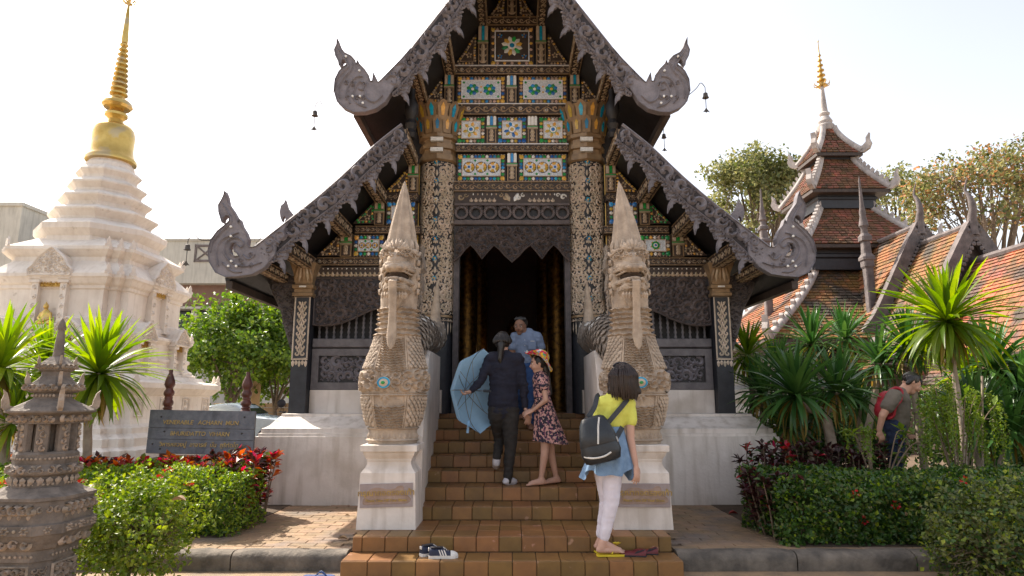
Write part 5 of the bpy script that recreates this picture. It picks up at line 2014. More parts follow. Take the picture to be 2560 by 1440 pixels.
	pts = smooth_line([(xc, yc + 0.10, 1.75), inv(s * 1.14, 7.0, 2.05), inv(s * 1.13, 7.6, 2.24), inv(s * 1.135, 8.3, 2.25), inv(s * 1.145, 8.75, 2.27), inv(s * 1.14, 8.95, 2.33), inv(s * 1.10, 9.03, 2.43), inv(s * 1.085, 9.05, 2.57)], 6)
	nn = len(pts)
	rad = [0.185 - 0.02 * i / nn if i < nn * 0.72 else 0.19 - 0.13 * ((i / nn - 0.72) / 0.28) for i in range(nn)]
	tl.tube(pts, rad, 18)
	to_ = part('tail', tl, root, smooth=60, recalc=True)
	tl = MB('naga_stone')
	sp = smooth_line([inv(s * 1.085, 9.01, 2.50), inv(s * 1.085, 9.02, 2.75), inv(s * 1.075, 9.03, 2.98), inv(s * 1.07, 9.03, 3.12)], 5)
	tl.tube(sp, [0.075 * (1 - i / len(sp)) + 0.004 for i in range(len(sp))], 12)
	part('tail_spike', tl, to_, smooth=60, recalc=True)
	o = MB('naga_grey')
	rnd = random.Random(4)
	for j in range(4, nn - 4):
		p, d_ = Vector(pts[j]), (Vector(pts[j + 1]) - Vector(pts[j - 1])).normalized()
		sx = d_.cross(Vector((0, 0, 1))).normalized()
		up = sx.cross(d_)
		for i in range(13):
			t = 2 * pi * (i + 0.5 * (j % 2)) / 13
			nrm = sx * cos(t) + up * sin(t)
			tang = -sx * sin(t) + up * cos(t)
			if rnd.random() < 0.06:
				o.m('gem_white')
			else:
				o.m('naga_grey')
			petal(o, lambda a, b, d: tuple(p + nrm * (rad[j] + d + 0.012 + b * 0.16) + tang * a - d_ * b), 0, -0.05, 0.115, 0.046, pi / 2, 0.016)
	part('scales', o, to_, kind='stuff')
	root.location = nl
	root.scale = (1.09, 1.09, 1.09)


naga(-1)
naga(1)

# ------------------------------------------------------------------ stone lantern in the corner
lx, ly = PX(96, 1300, 4.62), 4.62
lan = thing('stone_lantern', 'tall carved grey stone lantern with pointed spire in the near corner', 'lantern', (lx, ly, 0))
kz = lambda y: PZ(y, ly)
kw = lambda w: w * ly / (FPX * 0.985) * 0.80
m_ = MB('lantern_stone')
m_.rect_tiers([(kw(96), 0.0), (kw(96), 0.06), (kw(88), 0.09), (kw(86), kz(1390)), (kw(92), kz(1388)), (kw(92), kz(1362)), (kw(98), kz(1358)), (kw(122), kz(1322)), (kw(126), kz(1320)), (kw(126), kz(1297)), (kw(116), kz(1295)),
               (kw(114), kz(1242)), (kw(120), kz(1240)), (kw(120), kz(1232)), (kw(100), kz(1226)), (kw(80), kz(1212))], (lx, ly), chamfer=0.42)
base = part('base', m_, lan)
o = MB('lantern_relief')
for fa in range(4):
	ca, sa = cos(fa * pi / 2), sin(fa * pi / 2)
	def face(hw):
		return lambda a, b, d: (lx + ca * a + sa * -(hw + d) * -1 * -1, ly + sa * a - ca * (hw + d), b)
	def face(hw):
		def f_(a, b, d):
			x_, y_ = a, -(hw + d)
			return (lx + ca * x_ - sa * y_, ly + sa * x_ + ca * y_, b)
		return f_
	f1 = face(kw(115))
	w1 = kw(114) * 0.58
	for j in range(5):
		xx = -w1 + 2 * w1 * (j + 0.5) / 5
		for sg in (-1, 1):
			curl(o, f1, xx + sg * 0.024, kz(1262), 0.032, pi / 2, sg, 0.34, 0.03)
		petal(o, f1, xx, kz(1268), 0.045, 0.016, -pi / 2, 0.02)
	f2 = face(kw(126.5))
	for j in range(5):
		xx = -w1 + 2 * w1 * (j + 0.5) / 5
		if j % 2:
			disc(o, f2, xx, kz(1308), 0.011, 0.006, 8)
		else:
			floret(o, f2, xx, kz(1308), 0.030, 6, 0.022)
	f3 = face(kw(88.5))
	w3 = kw(86) * 0.55
	pz = [(-w3, 0.12), (w3, 0.12), (w3, kz(1400)), (-w3, kz(1400))]
	outline(o, f3, pz, 0.012, 0.014)
	carve_fill(o, f3, pz, 0.036, 0.026, fa, 0.54, 0.32)
	f4 = face(kw(108))
	for j in range(4):
		curl(o, f4, -w1 + 2 * w1 * (j + 0.5) / 4, kz(1342), 0.036, 0.3, (-1) ** j, 0.34, 0.026)
	f5 = face(kw(93))
	for j in range(9):
		disc(o, f5, -w1 + 2 * w1 * (j + 0.5) / 9, kz(1374), 0.009, 0.006, 6)
for fa in range(4):
	a0 = fa * pi / 2 + pi / 4
	ca, sa = cos(a0), sin(a0)
	def diag(hw):
		r_ = hw * (1 - 0.42 / 2) * sqrt(2)
		def f_(a, b, d):
			x_, y_ = a, -(r_ + d)
			return (lx + ca * x_ - sa * y_, ly + sa * x_ + ca * y_, b)
		return f_
	for j in range(3):
		curl(o, diag(kw(115)), (j - 1) * 0.05, kz(1262), 0.022, pi / 2, (-1) ** j, 0.3, 0.014)
	floret(o, diag(kw(126.5)), 0, kz(1308), 0.026, 6, 0.014)
	carve_fill(o, diag(kw(88.5)), [(-0.05, 0.12), (0.05, 0.12), (0.05, kz(1400)), (-0.05, kz(1400))], 0.028, 0.016, 9 + fa, 0.62, 0.26)
part('relief', o, base, kind='stuff')
m_ = MB('lantern_stone')
m_.lathe([(kw(78), kz(1213)), (kw(80), kz(1200)), (kw(76), kz(1196)), (kw(76), kz(1186)), (kw(88), kz(1180)), (kw(92), kz(1172)), (kw(80), kz(1162)), (kw(76), kz(1156)), (kw(78), kz(1152)), (kw(78), kz(1132)), (kw(72), kz(1126))], (lx, ly), 16, lambda a: 1 / max(cos(((a + pi / 8) % (pi / 4)) - pi / 8), 0.9))
nk = part('lotus_base', m_, lan, smooth=30)
o = MB('lantern_relief')
rr = lambda r: (lambda a, b, d: (lx + (r + d) * sin(a / r), ly - (r + d) * cos(a / r), b))
for j in range(-9, 10):
	petal(o, rr(kw(84)), j * 0.052, kz(1186), 0.05, 0.022, -pi / 2, 0.016)
	curl(o, rr(kw(86)), j * 0.052, kz(1170), 0.028, pi / 2, (-1) ** j, 0.34, 0.024)
	for k_ in (-0.013, 0.013):
		disc(o, rr(kw(80)), j * 0.052 + k_, kz(1204), 0.009, 0.008, 6)
		disc(o, rr(kw(81)), j * 0.05 + k_, kz(1142), 0.008, 0.008, 6)
part('relief', o, nk, kind='stuff')
# open chamber: four carved corner pillars round a hollow
m_ = MB('lantern_stone')
m_.rect_tiers([(kw(30), kz(1128)), (kw(30), kz(1056))], (lx + 0.0, ly + 0.02))
part('chamber_core', m_, lan)
for i in range(8):
	a = 2 * pi * (i + 0.5) / 8
	cx_, cy_ = lx + kw(64) * cos(a), ly + kw(64) * sin(a)
	m_ = MB('lantern_stone')
	M = Matrix.Rotation(a, 3, 'Z')
	zc = (kz(1128) + kz(1056)) / 2
	m_.cbox((cx_, cy_, zc), (0.05, kw(32), kz(1056) - kz(1128)), 0.008, M)
	t = lambda x, y, d: (cx_ + cos(a) * (0.026 + d) - sin(a) * x, cy_ + sin(a) * (0.026 + d) + cos(a) * x, y)
	m_.m('lantern_relief')
	for k_ in range(4):
		curl(m_, t, 0.012 * (-1) ** k_, kz(1128) + 0.03 + k_ * 0.045, 0.022, pi / 2, (-1) ** k_, 0.3, 0.014)
	part('pillar', m_, lan)
# roof tiers
m_ = MB('lantern_stone')
m_.rect_tiers([(kw(74), kz(1058)), (kw(76), kz(1040)), (kw(84), kz(1034)), (kw(94), kz(1030)), (kw(94), kz(1026)), (kw(72), kz(1014)), (kw(50), kz(1002)), (kw(40), kz(996)), (kw(40), kz(984)), (kw(52), kz(980)), (kw(56), kz(974)), (kw(56), kz(966)), (kw(38), kz(950)), (kw(30), kz(940)), (kw(30), kz(930)), (kw(38), kz(926)), (kw(38), kz(912)), (kw(22), kz(898)), (kw(16), kz(892))], (lx, ly), chamfer=0.3)
rf = part('roof', m_, lan, smooth=20)
o = MB('lantern_relief')
for fa in range(4):
	ca, sa = cos(fa * pi / 2), sin(fa * pi / 2)
	def face(hw):
		def f_(a, b, d):
			x_, y_ = a, -(hw + d)
			return (lx + ca * x_ - sa * y_, ly + sa * x_ + ca * y_, b)
		return f_
	for j in range(7):
		w_ = kw(70)
		curl(o, face(kw(77)), -w_ + 2 * w_ * (j + 0.5) / 7, kz(1046), 0.024, pi / 2, (-1) ** j, 0.34, 0.022)
		w_ = kw(50)
		curl(o, face(kw(57)), -w_ + 2 * w_ * (j + 0.5) / 7, kz(970), 0.022, pi / 2, (-1) ** j, 0.34, 0.022)
		w_ = kw(34)
		curl(o, face(kw(39)), -w_ + 2 * w_ * (j + 0.5) / 7, kz(918), 0.016, pi / 2, (-1) ** j, 0.34, 0.018)
		disc(o, face(kw(41)), -kw(36) + 2 * kw(36) * (j + 0.5) / 7, kz(989), 0.010, 0.008, 6)
part('relief', o, rf, kind='stuff')
for lev, hw, z, sc_ in ((0, 94, 1028, 0.9), (1, 56, 966, 0.62), (2, 38, 914, 0.42)):
	for i in range(4):
		a = pi / 4 + i * pi / 2
		r_ = kw(hw) * 1.18
		o = MB('lantern_relief')
		ux, uy = cos(a), sin(a)
		f_ = lambda u, v, d: (lx + ux * (r_ + u * sc_) - uy * d, ly + uy * (r_ + u * sc_) + ux * d, kz(z) + v * sc_)
		horn = [(-0.14, -0.005), (-0.06, 0.0), (0.0, 0.0), (0.03, 0.03), (0.035, 0.08), (0.022, 0.13), (0.03, 0.165), (0.004, 0.14), (-0.012, 0.09), (-0.02, 0.045), (-0.07, 0.025), (-0.14, 0.03)]
		o.prism(horn, -0.016 * sc_, 0.016 * sc_, f_)
		part('corner_horn', o, lan, recalc=True)
m_ = MB('lantern_stone')
m_.lathe([(kw(15), kz(894)), (kw(14), kz(880)), (kw(12), kz(850)), (kw(9), kz(826)), (kw(12), kz(823)), (kw(12), kz(818)), (kw(8), kz(806)), (kw(1), kz(796))], (lx, ly), 10)
part('spire', m_, lan, smooth=40)

# ------------------------------------------------------------------ name board on two posts
sg_ = thing('name_board', 'weathered grey plank sign with faded gold lettering on two dark red posts', 'sign', P(500, 1240, 8.1))
A0, B0 = P(366, 1133, 8.04), P(378, 1025, 8.16)
C0, D0 = P(640, 1029, 8.16), P(633, 1138, 8.04)
bl, br, tl_, tr_ = A0, D0, B0, C0
nrm = (br - bl).cross(tl_ - bl).normalized()
if nrm.y > 0:
	nrm = -nrm


def to_b(u, v, d):
	p = bl.lerp(br, u).lerp(tl_.lerp(tr_, u), v)
	return tuple(p + nrm * d)


for v0, v1 in ((0.0, 0.315), (0.325, 0.575), (0.585, 1.0)):
	m_ = MB('sign_board')
	m_.prism([(0, v0), (1, v0), (1, v1), (0, v1)], -0.02, 0.018, to_b)
	part('plank', m_, sg_, recalc=True)
W_, H_ = (br - bl).length, (tl_ - bl).length
for txt, v, sz, wd, nm in (('VENERABLE   ACHARN  MUN', 0.71, 0.074, 0.72, 'lettering'), ('BHURIDATTO  VIHARN', 0.45, 0.074, 0.56, 'lettering'), ('วิหารหลวงปู่  อาจารย์  มั่น  ภูริทัตโต', 0.20, 0.072, 0.74, 'thai_lettering')):
	tx = MB('sign_gold')
	vs, fs = lettering(txt, sz, extrude=0.004, bold=0.0004, shear=0.12)
	mx_ = max(abs(v_.x) for v_ in vs)
	a = len(tx.V)
	for v_ in vs:
		tx.V.append(to_b(0.49 + v_.x / mx_ * wd / 2, v + v_.y / H_, 0.022 + v_.z))
	for q in fs:
		tx.f(*[a + i for i in q])
	part(nm, tx, sg_, kind='stuff')
for u, v in ((0.055, 0.21), (0.13, 0.10), (0.155, 0.50), (0.885, 0.48), (0.9, 0.86), (0.11, 0.84)):
	b_ = MB('iron')
	p = Vector(to_b(u, v, 0.018))
	b_.ball(p, 0.012, 8, 5)
	part('bolt', b_, sg_)
for x, ytop in ((426, 924), (619, 930)):
	q = P(x, ytop, 8.22)
	px_ = P(x - 12 if x < 500 else x - 8, 1100, 8.22).x
	m_ = MB('red_wood')
	H = q.z
	zt = PZ(1026, 8.22) - 0.02
	L_ = H - zt
	m_.lathe([(0.052, TERR - 0.02), (0.052, zt), (0.064, zt + 0.01), (0.05, zt + L_ * 0.06), (0.056, zt + L_ * 0.10), (0.045, zt + L_ * 0.13), (0.062, zt + L_ * 0.19), (0.062, zt + L_ * 0.24), (0.045, zt + L_ * 0.30), (0.05, zt + L_ * 0.33), (0.045, zt + L_ * 0.36), (0.063, zt + L_ * 0.42), (0.062, zt + L_ * 0.48), (0.042, zt + L_ * 0.54), (0.045, zt + L_ * 0.57), (0.064, zt + L_ * 0.64), (0.058, zt + L_ * 0.74), (0.035, zt + L_ * 0.86), (0.022, zt + L_ * 0.92), (0.026, zt + L_ * 0.97), (0.02, H)], ((q.x + px_) / 2, 8.22), 16)
	part('post', m_, sg_, smooth=45)

# ------------------------------------------------------------------ white stupa with gilded bell
SX, SY = -11.2, 17.0
stu = thing('white_stupa', 'tall white plastered stupa with gilded bell and slender golden spire', 'stupa', (SX, SY, 0))
OCT = lambda a: 1 / max(cos(((a + pi / 8) % (pi / 4)) - pi / 8), 0.9)
sz = lambda y: PZ(y, SY)
m_ = MB('stupa_white')
m_.rect_tiers([(2.89, 0), (2.89, 0.35), (2.74, 0.42), (2.74, 0.6), (2.56, 0.70), (2.56, 0.82), (2.42, 0.90), (2.39, 1.0), (2.39, 1.55), (2.44, 1.58), (2.56, 1.72), (2.59, 1.74), (2.59, 1.86), (2.52, 1.90), (2.26, 1.94), (2.19, 2.05)], (SX, SY), redent=0.22)
part('base', m_, stu)
m_ = MB('stupa_white')
m_.rect_tiers([(2.05, 2.0), (2.05, 2.12), (1.98, 2.15), (1.98, 2.2), (1.92, 2.24), (1.88, 2.3), (1.88, 2.42), (1.92, 2.45), (1.92, 2.52), (1.86, 2.56), (1.86, 2.9), (1.90, 2.93), (1.96, 3.0), (1.96, 3.06), (1.75, 3.12), (1.74, 3.2)], (SX, SY), redent=0.2)
part('lower_body', m_, stu)
m_ = MB('stupa_white')
m_.rect_tiers([(1.74, 3.15), (1.74, 3.3), (1.68, 3.34), (1.68, 3.42), (1.64, 3.46), (1.64, 4.1), (1.68, 4.13), (1.68, 4.2), (1.74, 4.25), (1.80, 4.36), (1.84, 4.40), (1.84, 4.48), (1.60, 4.75), (1.5, 4.85), (1.5, 4.95), (1.56, 5.0), (1.66, 5.12), (1.66, 5.2), (1.5, 5.3), (1.2, 5.5)], (SX, SY), redent=0.19)
part('upper_body', m_, stu)
m_ = MB('stupa_white')
m_.lathe([(1.30, 5.3), (1.30, 5.55), (1.36, 5.6), (1.45, 5.72), (1.46, 5.86), (1.30, 5.98), (1.06, 6.08)], (SX, SY), 16, OCT)
part('octagon_base', m_, stu, smooth=20)
for y0, y1, y2, r_, rn in ((572, 548, 536, 1.22, 0.90), (532, 510, 498, 1.045, 0.78), (496, 474, 462, 0.885, 0.64), (460, 440, 428, 0.74, 0.56)):
	m_ = MB('stupa_white')
	m_.lathe([(r_ * 0.80, sz(y0) - 0.05), (r_ * 0.86, sz(y0)), (r_ * 0.88, sz(y0 - 6)), (r_, sz(y1 + 4)), (r_, sz(y1)), (r_ * 0.97, sz(y1 - 2)), (rn, sz(y2) + 0.02), (rn, sz(y2) + 0.08)], (SX, SY), 16, OCT)
	part('tier', m_, stu, smooth=20)
m_ = MB('stupa_white')
m_.lathe([(0.60, sz(432)), (0.60, sz(420)), (0.52, sz(412)), (0.52, sz(404))], (SX, SY), 24)
part('neck', m_, stu, smooth=40)
m_ = MB('stupa_gold')
m_.lathe([(0.56, sz(410)), (0.63, sz(408)), (0.64, sz(402)), (0.59, sz(396)), (0.545, sz(388)), (0.52, sz(372)), (0.525, sz(355)), (0.53, sz(340)), (0.50, sz(326)), (0.42, sz(317)), (0.25, sz(313))], (SX, SY), 40)
part('bell', m_, stu, smooth=50)
m_ = MB('stupa_gold')
m_.lathe([(0.27, sz(314)), (0.22, sz(308)), (0.19, sz(301)), (0.22, sz(297)), (0.29, sz(292)), (0.29, sz(286)), (0.20, sz(281)), (0.17, sz(274)), (0.33, sz(272)), (0.39, sz(266)), (0.37, sz(258)), (0.27, sz(251)), (0.16, sz(246)), (0.15, sz(240))], (SX, SY), 24)
part('canopy', m_, stu, smooth=40)
pr = []
n = 11
for i in range(n):
	y = 241 - i * 12.3
	r_ = 0.235 - 0.0125 * i
	pr += [(r_ * 0.62, sz(y)), (r_, sz(y - 3.0)), (r_, sz(y - 6.5)), (r_ * 0.62, sz(y - 9.5))]
m_ = MB('stupa_gold')
m_.lathe(pr + [(0.07, sz(106))], (SX, SY), 20)
part('ringed_spire', m_, stu, smooth=40)
m_ = MB('stupa_gold')
m_.lathe([(0.085, sz(108)), (0.09, sz(100)), (0.055, sz(40)), (0.03, sz(14)), (0.02, sz(10))], (SX, SY), 14)
part('needle', m_, stu, smooth=40)
m_ = MB('stupa_gold')
for i in range(8):
	a = 2 * pi * i / 8
	m_.tube([(SX, SY, sz(12)), (SX + 0.10 * cos(a), SY + 0.10 * sin(a), sz(9)), (SX + 0.17 * cos(a), SY + 0.17 * sin(a), sz(3)), (SX + 0.15 * cos(a), SY + 0.15 * sin(a), sz(-3))], [0.02, 0.02, 0.025, 0.008], 6)
m_.lathe([(0.03, sz(14)), (0.05, sz(4)), (0.02, sz(-8)), (0.03, sz(-14)), (0.002, sz(-40))], (SX, SY), 10)
part('crown_finial', m_, stu)


def porch(face, off, hwall, z0, w, h, gold=True):
	"""Niche with pilasters, gold lintel and leaf-shaped pediment; face 0 looks at the camera, 1 to the side."""
	def to(a, b, d):
		return (SX + off + a, SY - hwall - d, b) if face == 0 else (SX + hwall + d, SY + off + a, b)
	q = MB('stupa_white')
	for sg in (-1, 1):
		q.prism([(sg * w * 0.62, z0), (sg * w, z0), (sg * w, z0 + h * 0.66), (sg * w * 0.62, z0 + h * 0.66)], -0.05, 0.16, to)
		for zz, e in ((z0, 0.06), (z0 + h * 0.6, 0.06), (z0 + h * 0.66, 0.09)):
			q.prism([(sg * (w * 0.62 - e * 0.6), zz), (sg * (w + e), zz), (sg * (w + e), zz + 0.06), (sg * (w * 0.62 - e * 0.6), zz + 0.06)], -0.05, 0.2, to)
	ped = smooth_line([(-w * 1.22, z0 + h * 0.70), (-w * 1.25, z0 + h * 0.78), (-w * 1.0, z0 + h * 0.84), (-w * 0.75, z0 + h * 0.94), (-w * 0.35, z0 + h * 1.03), (0, z0 + h * 1.09), (w * 0.35, z0 + h * 1.03), (w * 0.75, z0 + h * 0.94), (w * 1.0, z0 + h * 0.84), (w * 1.25, z0 + h * 0.78), (w * 1.22, z0 + h * 0.70)], 3)
	q.prism(ped, -0.25, 0.2, to)
	po = part('niche', q, stu, recalc=True)
	r_ = MB('stupa_white')
	carve_fill(r_, lambda a, b, d: to(a, b, d + 0.201), ped, w * 0.2, 0.04, 3, 0.65, 0.26)
	outline(r_, lambda a, b, d: to(a, b, d + 0.201), ped, 0.03, 0.05)
	for sg in (-1, 1):
		for k_ in range(4):
			curl(r_, lambda a, b, d: to(a, b, d + 0.161), sg * w * 0.8, z0 + h * (0.14 + 0.13 * k_), w * 0.14, pi / 2, sg * (-1) ** k_, 0.3, 0.03)
	part('stucco_relief', r_, po, kind='stuff')
	if gold:
		g_ = MB('old_gold')
		g_.prism([(-w * 0.6, z0 + h * 0.55), (w * 0.6, z0 + h * 0.55), (w * 0.6, z0 + h * 0.69), (-w * 0.6, z0 + h * 0.69)], -0.02, 0.12, to)
		carve_fill(g_, lambda a, b, d: to(a, b, d + 0.121), [(-w * 0.6, z0 + h * 0.55), (w * 0.6, z0 + h * 0.55), (w * 0.6, z0 + h * 0.69), (-w * 0.6, z0 + h * 0.69)], w * 0.1, 0.02, 4, 0.7, 0.3)
		part('gold_lintel', g_, po, recalc=False)


porch(0, 0.02, 1.62, 3.2, 0.42, 1.75)
porch(1, 0.0, 1.62, 3.2, 0.42, 1.75)
for off in (-0.95, 0.75):
	porch(1, off, 1.86, 2.12, 0.30, 1.15)
	porch(0, off, 1.86, 2.12, 0.30, 1.15)
# flame antefixes along the cornices
fl = MB('stupa_white')
flame = [(-0.09, 0), (0.09, 0), (0.10, 0.07), (0.05, 0.13), (0.06, 0.2), (0.0, 0.33), (-0.05, 0.2), (-0.04, 0.13), (-0.10, 0.07)]
fl.prism(flame, -0.03, 0.03, lambda a, b, d: (a, d, b))
fme = fl.mesh('antefix')
fix_normals(fme)
for hw, z, k_, rd in ((1.80, 4.48, 0.8, 0.19), (1.62, 5.2, 0.75, 0.19), (1.92, 3.06, 0.75, 0.2), (2.52, 1.88, 0.8, 0.22)):
	for a, b in ((hw, -hw + 2 * rd), (hw - rd, -hw + rd), (hw - 2 * rd, -hw), (-hw + 2 * rd, -hw), (-hw + rd, -hw + rd), (hw, hw - 2 * rd), (hw - rd, hw - rd)):
		piece('antefix', fme, Matrix.Translation((SX + a, SY + b, z)) @ Matrix.Rotation(pi / 4 if a > 0 else -pi / 4, 4, 'Z') @ Matrix.Scale(k_, 4), stu)
for face in (0, 1):
	for k_ in range(4):
		o = MB('stupa_white')
		off = -1.65 + k_ * 1.1
		to = (lambda a, b, d: (SX + off + a, SY - 2.40 - d, b)) if face == 0 else (lambda a, b, d: (SX + 2.40 + d, SY + off + a, b))
		outline(o, to, [(-0.16, 1.08), (0.16, 1.08), (0.16, 1.48), (-0.16, 1.48)], 0.03, 0.03)
		for sg in (-1, 1):
			curl(o, to, 0.0, 1.28 + sg * 0.09, 0.08, sg * pi / 2, sg, 0.2, 0.03)
		part('stucco_motif', o, stu, kind='stuff')

bud = P(106, 840, 15.2)
bd = thing('golden_buddha', 'small seated golden Buddha figure in the white stupa niche', 'statue', (bud.x, bud.y, 3.2))
m_ = MB('stupa_gold')
bx, by, bz = bud.x, 15.2, 3.2
for a, b, ra, rb, fl_ in (((-0.15, 0, 0.07), (0.15, 0, 0.07), 0.07, 0.07, 0.8), ((0, 0.02, 0.1), (0, 0.02, 0.30), 0.11, 0.10, 0.75), ((0, 0.02, 0.36), (0, 0.02, 0.40), 0.035, 0.035, 1), ((0, 0.0, 0.45), (0, 0.0, 0.48), 0.058, 0.055, 1), ((0, 0.0, 0.53), (0, 0, 0.58), 0.025, 0.008, 1),
                          ((-0.11, 0.02, 0.30), (-0.15, -0.01, 0.18), 0.034, 0.03, 1), ((0.11, 0.02, 0.30), (0.15, -0.01, 0.18), 0.034, 0.03, 1), ((-0.15, -0.01, 0.18), (-0.02, -0.08, 0.11), 0.03, 0.025, 1), ((0.15, -0.01, 0.18), (0.03, -0.08, 0.11), 0.03, 0.025, 1)):
	m_.capsule((bx + a[0], by + a[1], bz + a[2]), (bx + b[0], by + b[1], bz + b[2]), ra, rb, fl_, (0, 1, 0))
part('figure', blob(m_, 0.012, 3, 'stupa_gold', origin=(bud.x, bud.y, 3.2)), bd)
m_ = MB('stupa_white')
m_.rect_tiers([(0.24, 3.10), (0.24, 3.16), (0.21, 3.2)], (bx, by))
part('seat', m_, bd)

# ------------------------------------------------------------------ school building behind, with car, motorcycle and low wall
BY = 34.0
sch = thing('concrete_building', 'long pale stained concrete building with brown band and dark windows behind the stupa', 'building', (-18, BY, 0))
bx0, bx1 = PX(30, 640, BY), -9.0
zt, z1, z2, z3, z4 = PZ(597, BY), PZ(708, BY), PZ(764, BY), PZ(818, BY), PZ(835, BY)
m_ = MB('concrete')
m_.box(bx0, bx1, BY, BY + 8, z1, zt)
m_.box(bx0, bx1, BY - 0.08, BY, zt - 0.12, zt)
part('upper_wall', m_, sch)
m_ = MB('brown_wall')
m_.box(bx0, bx1, BY + 0.6, BY + 8, z2, z1)
part('brown_band', m_, sch)
m_ = MB('concrete')
m_.box(bx0, bx1, BY + 0.3, BY + 8, z2 - 0.12, z2)
part('window_head', m_, sch)
m_ = MB('dark_glass')
m_.box(bx0, bx1, BY + 1.1, BY + 8, z3, z2 - 0.12)
part('dark_interior', m_, sch)
x = PX(470, 790, BY)
while x < bx1:
	m_ = MB('concrete')
	m_.box(x - 0.16, x + 0.16, BY + 0.62, BY + 0.9, z3, z2 - 0.12)
	part('window_pier', m_, sch)
	m_ = MB('grey_wood')
	m_.box(x + 0.95, x + 1.03, BY + 0.8, BY + 0.9, z3, z2 - 0.12)
	part('mullion', m_, sch)
	for a0 in (x + 0.17, x + 1.04):
		m_ = MB('dark_glass')
		m_.box(a0, a0 + (0.77 if a0 < x + 0.5 else 0.64), BY + 0.88, BY + 0.90, z3 + 0.004, z2 - 0.124)
		part('window_pane', m_, sch)
	x += 1.85
m_ = MB('concrete')
m_.box(bx0, bx1, BY + 0.3, BY + 8, z4, z3)
part('sill_slab', m_, sch)
m_ = MB('brown_wall')
m_.box(bx0, bx1, BY + 0.6, BY + 8, z4 - 1.0, z4)
part('spandrel', m_, sch)
m_ = MB('concrete')
m_.box(bx0, bx1, BY + 0.5, BY + 8, 0, z4 - 1.0)
part('lower_wall', m_, sch)
a0, a1, b0, b1 = rect(487, 540, 612, 655, BY)
m_ = MB('weathered_ridge')
for q in ((a0, a1, b0, b0 + 0.12), (a0, a1, b1 - 0.12, b1), (a0, a0 + 0.1, b0, b1), (a1 - 0.1, a1, b0, b1)):
	m_.box(q[0], q[1], BY - 0.06, BY - 0.002, q[2] + 0.001, q[3] - 0.001)
for s in (0, 1):
	m_.tube([(a0, BY - 0.03, b1 if s else b0), (a1, BY - 0.03, b0 if s else b1)], 0.05, 4)
part('lattice_vent', m_, sch)
blk = thing('stair_tower', 'square grey concrete stair tower at the edge beyond the stupa', 'building', (PX(0, 600, 32), 32, 0))
m_ = MB('concrete')
a0, a1, b0, b1 = rect(-60, 46, 524, 1000, 32)
m_.box(a0, a1, 31.4, 36, 0, b1)
part('wall', m_, blk)
m_ = MB('concrete')
m_.box(a0 - 0.08, a1 + 0.08, 31.3, 36.1, b1, b1 + 0.18)
part('parapet_cap', m_, blk)

lw = thing('low_stone_wall', 'low tan stone wall behind the parked motorcycle', 'wall', (-9, 27, 0))
m_ = MB('tan_wall')
rw = random.Random(9)
x = -12.0
for c in range(7):
	z = 0.19 * c
	x = -12.5 + rw.uniform(0, 0.3)
	while x < -6.5:
		L_ = rw.uniform(0.35, 0.6)
		s_ = MB('tan_wall')
		s_.cbox((x + L_ / 2, 27 + rw.uniform(-0.015, 0.015), z + 0.095), (L_ - 0.02, 0.3, 0.175), 0.02)
		part('stone', s_, lw)
		x += L_
tb = thing('tan_panel', 'upright tan board standing behind the right sign post', 'board', P(650, 1030, 25))
m_ = MB('tan_board')
a0, a1, b0, b1 = rect(628, 649, 952, 1045, 25)
m_.cbox(((a0 + a1) / 2, 25, (b0 + b1) / 2 - 0.3), (a1 - a0, 0.1, b1 - b0 + 0.6), 0.01)
for q in (-1, 1):
	m_.box((a0 + a1) / 2 + q * 0.1 - 0.03, (a0 + a1) / 2 + q * 0.1 + 0.03, 24.98, 25.02, 0, 0.4)
part('board', m_, tb)

car = thing('parked_car', 'pale blue parked car glimpsed between the sign and the white plinth', 'car', (-8.6, 21.0, 0))
cx0, cy0 = -8.75, 21.0
m_ = MB('car_paint')
prof = smooth_line([(-1.9, 0.35), (-1.95, 0.62), (-1.75, 0.86), (-1.2, 0.95), (-0.75, 1.28), (0.15, 1.34), (0.62, 1.02), (0.9, 0.96), (1.55, 0.88), (1.82, 0.72), (1.86, 0.42), (1.8, 0.32), (-1.8, 0.30)], 4)
rings = []
for yy, k_ in ((-0.80, 0.90), (-0.74, 0.97), (-0.5, 1.0), (0.5, 1.0), (0.74, 0.97), (0.80, 0.90)):
	rings.append([(cx0 + a * (0.98 + 0.02 * k_), cy0 + yy, 0.3 + (b - 0.3) * k_) for a, b in prof])
m_.loft(rings)
body = part('body', m_, car, smooth=40, recalc=True)
m_ = MB('dark_glass')
m_.prism([(0.10, 1.26), (0.54, 1.0), (-1.05, 0.97), (-0.7, 1.23)], 0.77, 0.79, lambda a, b, d: (cx0 + a, cy0 - d, b))
part('side_window', m_, car, recalc=True)
m_ = MB('dark_glass')
m_.poly([(cx0 + 0.22, cy0 - 0.6, 1.325), (cx0 + 0.66, cy0 - 0.68, 1.03), (cx0 + 0.66, cy0 + 0.68, 1.03), (cx0 + 0.22, cy0 + 0.6, 1.325)])
part('windscreen', m_, car)
for a in (-1.2, 1.2):
	m_ = MB('insole')
	m_.lathe([(0.0, -0.1), (0.3, -0.1), (0.3, 0.1), (0.0, 0.1)], (0, 0), 18)
	m_.V = [(cx0 + a + x, cy0 - 0.74 + z, 0.3 + y) for x, y, z in m_.V]
	part('wheel', m_, car, smooth=40)
m_ = MB('gem_white')
m_.ball((cx0 + 1.78, cy0 - 0.62, 0.68), (0.09, 0.12, 0.07))
part('headlight', m_, car)

